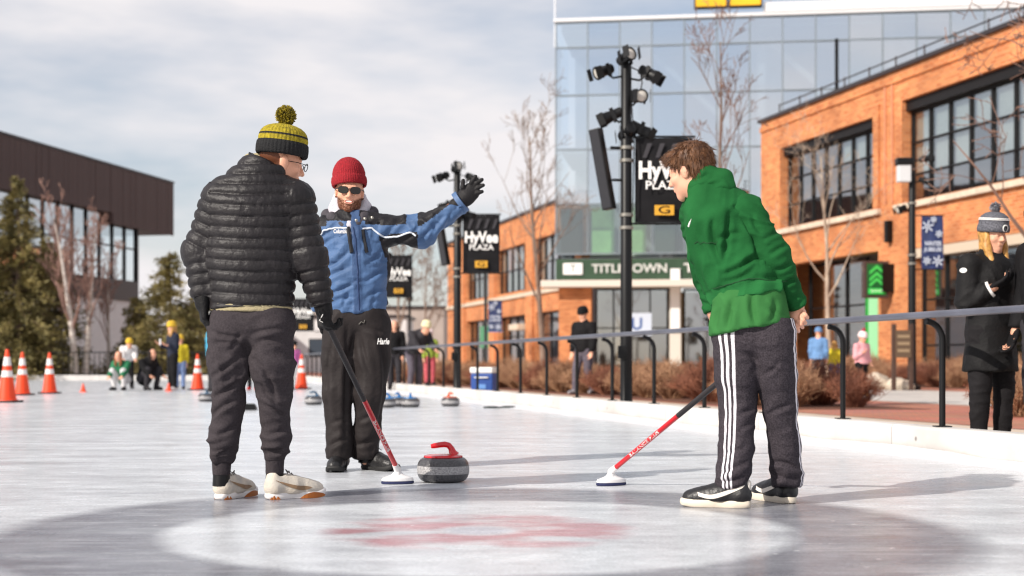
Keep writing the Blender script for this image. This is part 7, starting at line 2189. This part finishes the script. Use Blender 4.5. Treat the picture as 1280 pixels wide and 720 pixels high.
# ---------------------------------------------------------------- other people, built from one set of joints
CL = {}
def cloth(name, rgb, rough=0.8):
    return mat('cloth_' + name, C(*rgb), rough, spec=0.2, var=0.18, var_scale=9, bump=0.35, bump_scale=60)
def small_person(px, Y, z, H, face, label, jacket, legs, hat=None, hair=None, h=0.014, arms='down', pose='stand', coat_len=0.0, lean=0.0, scarf=None, hand_col=None, shoe_c=(40, 38, 40), width=1.0, bobble=None, group=None, sit=0.0, phone=False, gloves=None):
    """face: heading in degrees, 0 looks at the camera, 90 to the right of the picture"""
    X = (px - 640) / FPX * Y
    ro = person_root(px, Y, label, group, z)
    a = math.radians(face); F = np.array([math.sin(a), -math.cos(a), 0]); Rt = np.array([math.cos(a), math.sin(a), 0])  # Rt: the figure's own left
    o = np.array([X, Y, z])
    J = lambda r, f, u: o + Rt * r * H * width + F * f * H + UP * u * H
    k = 1.0
    if pose == 'stand':
        hip = [J(-0.05, 0, 0.50), J(0.05, 0, 0.50)]; kn = [J(-0.06, 0.01, 0.27), J(0.06, 0.01, 0.27)]; an = [J(-0.06, 0, 0.05), J(0.06, 0, 0.05)]
        pel = J(0, 0, 0.53); ch = J(0, lean * 0.5, 0.74); nk = J(0, lean, 0.84); hd = J(0, lean + 0.015, 0.925)
    elif pose == 'walk':
        hip = [J(-0.05, 0, 0.50), J(0.05, 0, 0.50)]; kn = [J(-0.05, 0.08, 0.28), J(0.05, 0.0, 0.27)]; an = [J(-0.05, 0.10, 0.05), J(0.05, -0.10, 0.06)]
        pel = J(0, 0, 0.53); ch = J(0, lean * 0.5, 0.74); nk = J(0, lean, 0.84); hd = J(0, lean + 0.015, 0.925)
    elif pose == 'bend':
        hip = [J(-0.05, -0.04, 0.50), J(0.05, -0.04, 0.50)]; kn = [J(-0.06, 0.02, 0.27), J(0.06, 0.0, 0.27)]; an = [J(-0.07, 0, 0.05), J(0.07, -0.03, 0.05)]
        pel = J(0, -0.04, 0.53); ch = J(0, 0.10, 0.68); nk = J(0, 0.19, 0.75); hd = J(0, 0.24, 0.82)
    else:  # crouch, knees up
        hip = [J(-0.06, -0.06, 0.17), J(0.06, -0.06, 0.17)]; kn = [J(-0.09, 0.12, 0.30), J(0.09, 0.12, 0.30)]; an = [J(-0.08, 0.08, 0.05), J(0.08, 0.08, 0.05)]
        pel = J(0, -0.06, 0.18); ch = J(0, 0.02, 0.36); nk = J(0, 0.07, 0.45); hd = J(0, 0.10, 0.53)
    sh = [ch + Rt * (-0.105) * H * width + UP * 0.05 * H, ch + Rt * 0.105 * H * width + UP * 0.05 * H]
    if arms == 'down':
        el = [sh[0] - UP * 0.17 * H - Rt * 0.02 * H, sh[1] - UP * 0.17 * H + Rt * 0.02 * H]; wr = [el[0] - UP * 0.14 * H + F * 0.05 * H, el[1] - UP * 0.14 * H + F * 0.05 * H]
    elif arms == 'phone':
        el = [sh[0] - UP * 0.16 * H + F * 0.01 * H, sh[1] - UP * 0.16 * H]; wr = [el[0] + UP * 0.05 * H + F * 0.14 * H, el[1] + UP * 0.03 * H + F * 0.13 * H]
    elif arms == 'chest':
        el = [sh[0] - UP * 0.16 * H - Rt * 0.02 * H, sh[1] - UP * 0.16 * H + Rt * 0.02 * H]; wr = [el[0] + UP * 0.06 * H + F * 0.09 * H + Rt * 0.07 * H, el[1] - UP * 0.10 * H + F * 0.06 * H]
    else:  # forward / reaching down
        el = [sh[0] - UP * 0.12 * H + F * 0.08 * H, sh[1] - UP * 0.12 * H + F * 0.08 * H]; wr = [el[0] - UP * 0.08 * H + F * 0.10 * H, el[1] - UP * 0.08 * H + F * 0.10 * H]
    Rh = rotframe(F - UP * (0.12 if pose == 'stand' else 0.25), UP); hs = 0.135 * H / 0.235 * (1.0 if H > 1.4 else 1.15)
    hp = head_prims(hd, Rh, hs)
    body = hp + [cone(hd - UP * 0.05 * H, nk, 0.036 * H, 0.038 * H), cone(nk, ch, 0.05 * H, 0.07 * H), cone(ch, pel, 0.07 * H, 0.07 * H), cone(sh[0], sh[1], 0.028 * H)]
    for i in (0, 1):
        body += chain([sh[i], el[i], wr[i]], [0.028 * H, 0.024 * H, 0.018 * H]) + chain([hip[i], kn[i], an[i]], [0.04 * H, 0.028 * H, 0.02 * H])
        body += hand_prims(wr[i], unit(wr[i] - el[i]), np.cross(unit(wr[i] - el[i]), Rt), H / 1.75, (0.3, 0.4, 0.4), 0, 1 if i else -1)
    v, q = sdf_mesh(body, h * 0.9, k=0.02, fine=fine_axes([hd, wr[0], wr[1]], 0.09, 0.006) if h < 0.012 else fine_axes([hd], 0.1, 0.008))
    emit('body', (v, q), M_skin, ro, {'hairmask': np.zeros(len(v)), 'lipmask': np.zeros(len(v))})
    if gloves:
        for i in (0, 1):
            e_ = unit(wr[i] - el[i]); vg, qg = sdf_mesh(hand_prims(wr[i], e_, np.cross(e_, Rt), 1.12 * H / 1.75, (0.3, 0.4, 0.4), 0, 1 if i else -1, r=0.0125), 0.007, k=0.008); emit('glove', (vg, qg), gloves, ro)
    # jacket or coat
    pr = [cone(pel + UP * 0.0, ch, 0.098 * H * width, 0.105 * H * width, flat=(F, 0.78)), cone(ch, nk - UP * 0.01 * H, 0.10 * H * width, 0.055 * H, flat=(F, 0.85)), cone(sh[0], sh[1], 0.048 * H, k=0.04)]
    if coat_len:
        pr.append(cone(pel, pel - UP * coat_len * H, 0.105 * H, 0.125 * H, flat=(F, 0.85)))
    for i in (0, 1):
        pr += chain([sh[i], el[i], wr[i] - unit(wr[i] - el[i]) * 0.01], [0.052 * H, 0.046 * H, 0.033 * H], k=0.02, cap=True)
    low = pel - unit(ch - pel) * 0.035 * H if not coat_len else pel - UP * coat_len * H
    v, q = sdf_mesh(pr, h, k=0.03, cuts=[(low, -unit(ch - pel) if not coat_len else -UP)] if pose != 'crouch' else [])
    v = folds(v, q, 0.012, 9, (1, 1, 1.3), 2.0); jv = v
    emit('jacket' if not coat_len else 'coat', (v, q), jacket, ro)
    pr = [cone(hip[0], hip[1], 0.066 * H)]
    for i in (0, 1):
        pr += chain([hip[i], kn[i], an[i]], [0.062 * H, 0.046 * H, 0.036 * H], k=0.02)
    v, q = sdf_mesh(pr, h, k=0.03, cuts=[(an[0] - UP * 0.012 * H, -UP)]); v = folds(v, q, 0.009, 10, (1, 1, 1.3), 6.0); emit('trousers', (v, q), legs, ro)
    for i in (0, 1):
        hl = np.array([an[i][0], an[i][1], z + max(0, an[i][2] - z - 0.055 * H)]) - F * 0.03 * H
        fr_ = F + Rt * (0.15 if i else -0.15)
        pr = chain([hl + UP * 0.03 * H + unit(fr_) * 0.01 * H, hl + unit(fr_) * 0.06 * H + UP * 0.03 * H, hl + unit(fr_) * 0.125 * H + UP * 0.022 * H], [0.030 * H, 0.030 * H, 0.022 * H], k=0.02) + [cone(hl + UP * 0.03 * H + F * 0.02 * H, an[i] + UP * 0.03 * H, 0.030 * H, 0.028 * H, k=0.02)]
        v, q = sdf_mesh(pr, h * 0.8, cuts=[(hl + UP * 0.003, -UP)]); emit('shoe', (v, q), cloth('shoe%d_%d' % shoe_c[:2], shoe_c, 0.6), ro)
    if hat:
        prof = [(0.09, 0.0), (0.104, 0.002), (0.108, 0.02), (0.106, 0.05), (0.100, 0.058), (0.099, 0.085), (0.088, 0.118), (0.06, 0.142), (0.03, 0.152), (0.005, 0.154)]
        ho = knit_hat(ro, hd + Rh[2] * 0.022 * hs, Rh, hs * 1.02, prof, hat, 'knit_hat', n=48, ribs=20, rib=0.002)
        if bobble: pompom(ro, hd + Rh[2] * 0.21 * hs, 0.045 * hs, bobble, 160, 5, ho)
    if hair:
        T = lambda x, y, zz: hd + (np.array([x, y, zz]) * hs) @ Rh
        pr = [ell(T(0, -0.045, 0.03), np.array([0.086, 0.085, 0.092]) * hs, Rh), cone(T(-0.055, -0.03, 0.0), T(-0.07, 0.0, -0.17), 0.035 * hs, 0.02 * hs), cone(T(0.055, -0.03, 0.0), T(0.07, 0.0, -0.17), 0.035 * hs, 0.02 * hs), cone(T(0, -0.07, 0), T(0, -0.08, -0.17), 0.05 * hs, 0.04 * hs)] + [c_ for s_ in (-1, 1) for c_ in chain([T(s_ * 0.074, 0.01, 0.02), T(s_ * 0.085, 0.04, -0.09), T(s_ * 0.075, 0.085, -0.20), T(s_ * 0.05, 0.10, -0.27)], [0.022 * hs, 0.026 * hs, 0.026 * hs, 0.010 * hs])]
        v, q = sdf_mesh(pr, h * 0.7, k=0.02, cuts=[(T(0, 0.0, 0.02), np.array([0, 1.0, -0.5]) @ Rh)] if False else []); v = folds(v, q, 0.006, 30, (1, 1, 0.3)); emit('hair', (v, q), hair, ro)
    if scarf:
        v, q = sdf_mesh([cone(nk + F * 0.03 * H - Rt * 0.03 * H, nk + F * 0.03 * H + Rt * 0.03 * H, 0.036 * H), cone(nk - F * 0.02 * H, nk + F * 0.02 * H, 0.045 * H)], h * 0.8); v = folds(v, q, 0.01, 14); emit('scarf', (v, q), scarf, ro)
    if phone:
        c = (wr[0] + wr[1]) / 2 + unit(wr[0] - el[0]) * 0.10 + UP * 0.04
        ph = empty('phone', c, a, 'phone held up by the woman in the yellow knit hat', 'phone')
        mb = MB(); mb.box((0, 0, 0), (0.075, 0.009, 0.15)); mb.build('case', cloth('phone_white', (210, 210, 214), 0.4), ph, bevel=0.004, local=True)
        mb = MB(); mb.box((0, 0.0055, 0), (0.068, 0.002, 0.138)); mb.build('screen', mat('phone_screen', C(30, 34, 44), 0.1), ph, local=True)
    return ro, jv, J, dict(hd=hd, Rh=Rh, hs=hs, wr=wr, el=el, sh=sh, ch=ch, nk=nk)

G = np.array
black = cloth('black', (22, 21, 23)); charcoal = cloth('charcoal', (52, 50, 54)); blonde = mat('hair_blonde', C(206, 158, 84), 0.5, var=0.3, var_scale=40, col2=C(160, 108, 52))
# woman at the rail on the right
ro, jv, J, D = small_person(1238, 10.35, 0.05, 1.66, 24, 'blonde woman in long black coat and grey bobble hat behind the handrail on the right', mat('coat_black', C(20, 19, 20), 0.7, spec=0.25, var=0.2, var_scale=8, bump=0.4, bump_scale=60), cloth('legging', (28, 26, 28)),
    hat=mat('hat_heather', C(120, 120, 128), 0.9, var=0.8, var_scale=120, col2=C(34, 35, 44), bump=0.6, bump_scale=150), hair=blonde, h=0.010, arms='chest', coat_len=0.20, bobble=mat('pompom_grey', C(150, 150, 158), 0.95, var=0.8, var_scale=70, col2=C(34, 35, 42)), width=1.12, gloves=black)
def woman_trim():
    mb = MB(); Rh, hd, hs = D['Rh'], D['hd'], D['hs']
    # pale stripe round the hat, round patch on its front and an oval patch on the sleeve
    for zz, r_ in ((0.094, 0.1005), (0.104, 0.097)):
        ring_ = [hd + (Rh[2] * (0.022 + zz) + Rh[0] * math.cos(t) * r_ * 1.035 + Rh[1] * math.sin(t) * r_ * 1.18 * 1.035) * hs for t in np.linspace(0, 2 * PI, 40)]
        mb.tube(ring_, 0.0035, 5, cap=False)
    mb.build('hat_stripe', M_white, ro, smooth=True)
    c = hd + (Rh[2] * 0.055 + Rh[1] * 0.122) * hs
    mb = MB(); mb.lathe([(0.026, 0), (0.026, 0.004), (0.022, 0.006)], c=c, axis=Rh[1], n=24); mb.build('hat_patch', M_white, ro, smooth=True)
    mb = MB(); mb.lathe([(0.020, 0), (0.020, 0.0015)], c=c + Rh[1] * 0.0062, axis=Rh[1], n=20, sy=0.8); mb.build('patch_mark', black, ro)
    s_ = surf_at(jv, 1204, 338, 5); mb = MB(); mb.lathe([(0.026, 0), (0.026, 0.004), (0.02, 0.006)], c=s_ + G([0, -0.006, 0]), axis=(-0.5, -0.85, 0), n=20, sx=0.7); mb.build('sleeve_patch', M_white, ro, smooth=True)
    w = D['wr'][0]; e = unit(w - D['el'][0]); mb = MB(); mb.tube([w - e * 0.03, w - e * 0.012], [0.062, 0.058], 16); mb.build('glove_cuff', M_white, ro, smooth=True)
woman_trim()
small_person(1308, 9.95, 0.05, 1.74, -75, 'person in black jacket cut off by the right edge beside the blonde woman', black, charcoal, hat=black, h=0.014, arms='down', width=1.1, gloves=black)
# plaza walkers
small_person(1077, 27.0, 0.05, 1.18, 35, 'small child in pink coat with pink bobble hat beyond the handrail', cloth('pink', (222, 160, 166)), black, hat=cloth('white_knit', (226, 206, 206)), h=0.016, arms='chest', coat_len=0.02, shoe_c=(176, 120, 40), bobble=cloth('hot_pink', (214, 60, 96)), width=1.15, pose='walk')
small_person(730, 28.0, 0.05, 1.70, -38, 'man in black hooded jacket walking beyond the handrail', black, cloth('slate', (92, 86, 96)), hat=black, h=0.016, arms='down', pose='walk', shoe_c=(150, 146, 150), width=1.1)
small_person(1023, 34.0, 0.05, 1.45, 160, 'person in light blue hooded coat behind the bare young tree', cloth('light_blue', (104, 140, 184)), charcoal, hat=cloth('light_blue', (104, 140, 184)), h=0.018, coat_len=0.04)
small_person(1043, 34.5, 0.05, 1.15, 170, 'child in bright yellow jacket beside the blue-coated person', cloth('yellow', (206, 186, 48)), cloth('jean', (80, 90, 130)), hair=blonde, h=0.018)
small_person(493, 33.0, 0.05, 1.62, 5, 'dark-haired person in black standing beside the man in blue\'s trousers', black, charcoal, hair=cloth('dark_hair', (40, 32, 30)), h=0.017)
small_person(519, 32.0, 0.05, 1.72, 40, 'person in black hooded coat and pale hat bending over by the handrail', charcoal, cloth('slate', (92, 86, 96)), hat=cloth('cream_hat', (226, 216, 176)), h=0.017, pose='bend', coat_len=0.05, arms='fwd', width=1.2)
small_person(537, 40.0, 0.05, 1.55, 20, 'far person in green and pink clothes behind the bending person', cloth('lime', (150, 170, 70)), cloth('rose', (190, 90, 100)), h=0.02, hat=cloth('white_knit', (226, 206, 206)))
# curlers at the far end
gold = cloth('gold_knit', (214, 176, 60))
small_person(216, 34.5, 0.0, 1.66, 248 + 60, 'woman in navy jacket and yellow knit hat holding up a phone', cloth('navy', (40, 44, 58)), black, hat=gold, hair=blonde, h=0.016, arms='phone', phone=True, shoe_c=(190, 180, 180))
small_person(225, 36.5, 0.0, 1.36, 200, 'child in yellow jacket and jeans standing behind the woman with the phone', cloth('yellow', (206, 186, 48)), cloth('jean_pale', (120, 140, 180)), hat=gold, h=0.018)
small_person(152, 35.0, 0.0, 1.60, -12, 'child in green jacket and pale trousers crouching on the ice', cloth('green', (44, 110, 76)), cloth('pale_grey', (206, 204, 204)), hair=cloth('ginger', (140, 84, 56)), h=0.017, pose='crouch', arms='fwd')
small_person(184, 35.3, 0.0, 1.70, 60, 'person in black crouching on the ice beside the child in green', black, charcoal, hair=cloth('dark_hair', (40, 32, 30)), h=0.017, pose='crouch', arms='fwd', width=1.25)
small_person(160, 37.5, 0.0, 1.45, 20, 'person in white jacket and yellow hat bending behind the crouching pair', cloth('white_jacket', (210, 208, 208)), black, hat=gold, h=0.018, pose='bend', arms='fwd')
small_person(265, 33.0, 0.0, 1.68, 120, 'person in turquoise jacket mostly hidden by the quilted jacket man\'s left leg', cloth('turquoise', (70, 150, 180)), charcoal, h=0.018, hat=black)
small_person(316, 35.5, 0.0, 1.32, 0, 'child in pale blue coat seen between the quilted jacket man\'s legs', cloth('pale_blue', (160, 184, 226)), black, h=0.018, hat=cloth('pale_blue', (160, 184, 226)), coat_len=0.1, shoe_c=(190, 40, 40))
small_person(367, 39.0, 0.0, 1.25, 30, 'child in pink and grey standing beside the cone between the two men', cloth('magenta', (196, 110, 170)), cloth('pale_grey', (206, 204, 204)), h=0.02, hat=black)
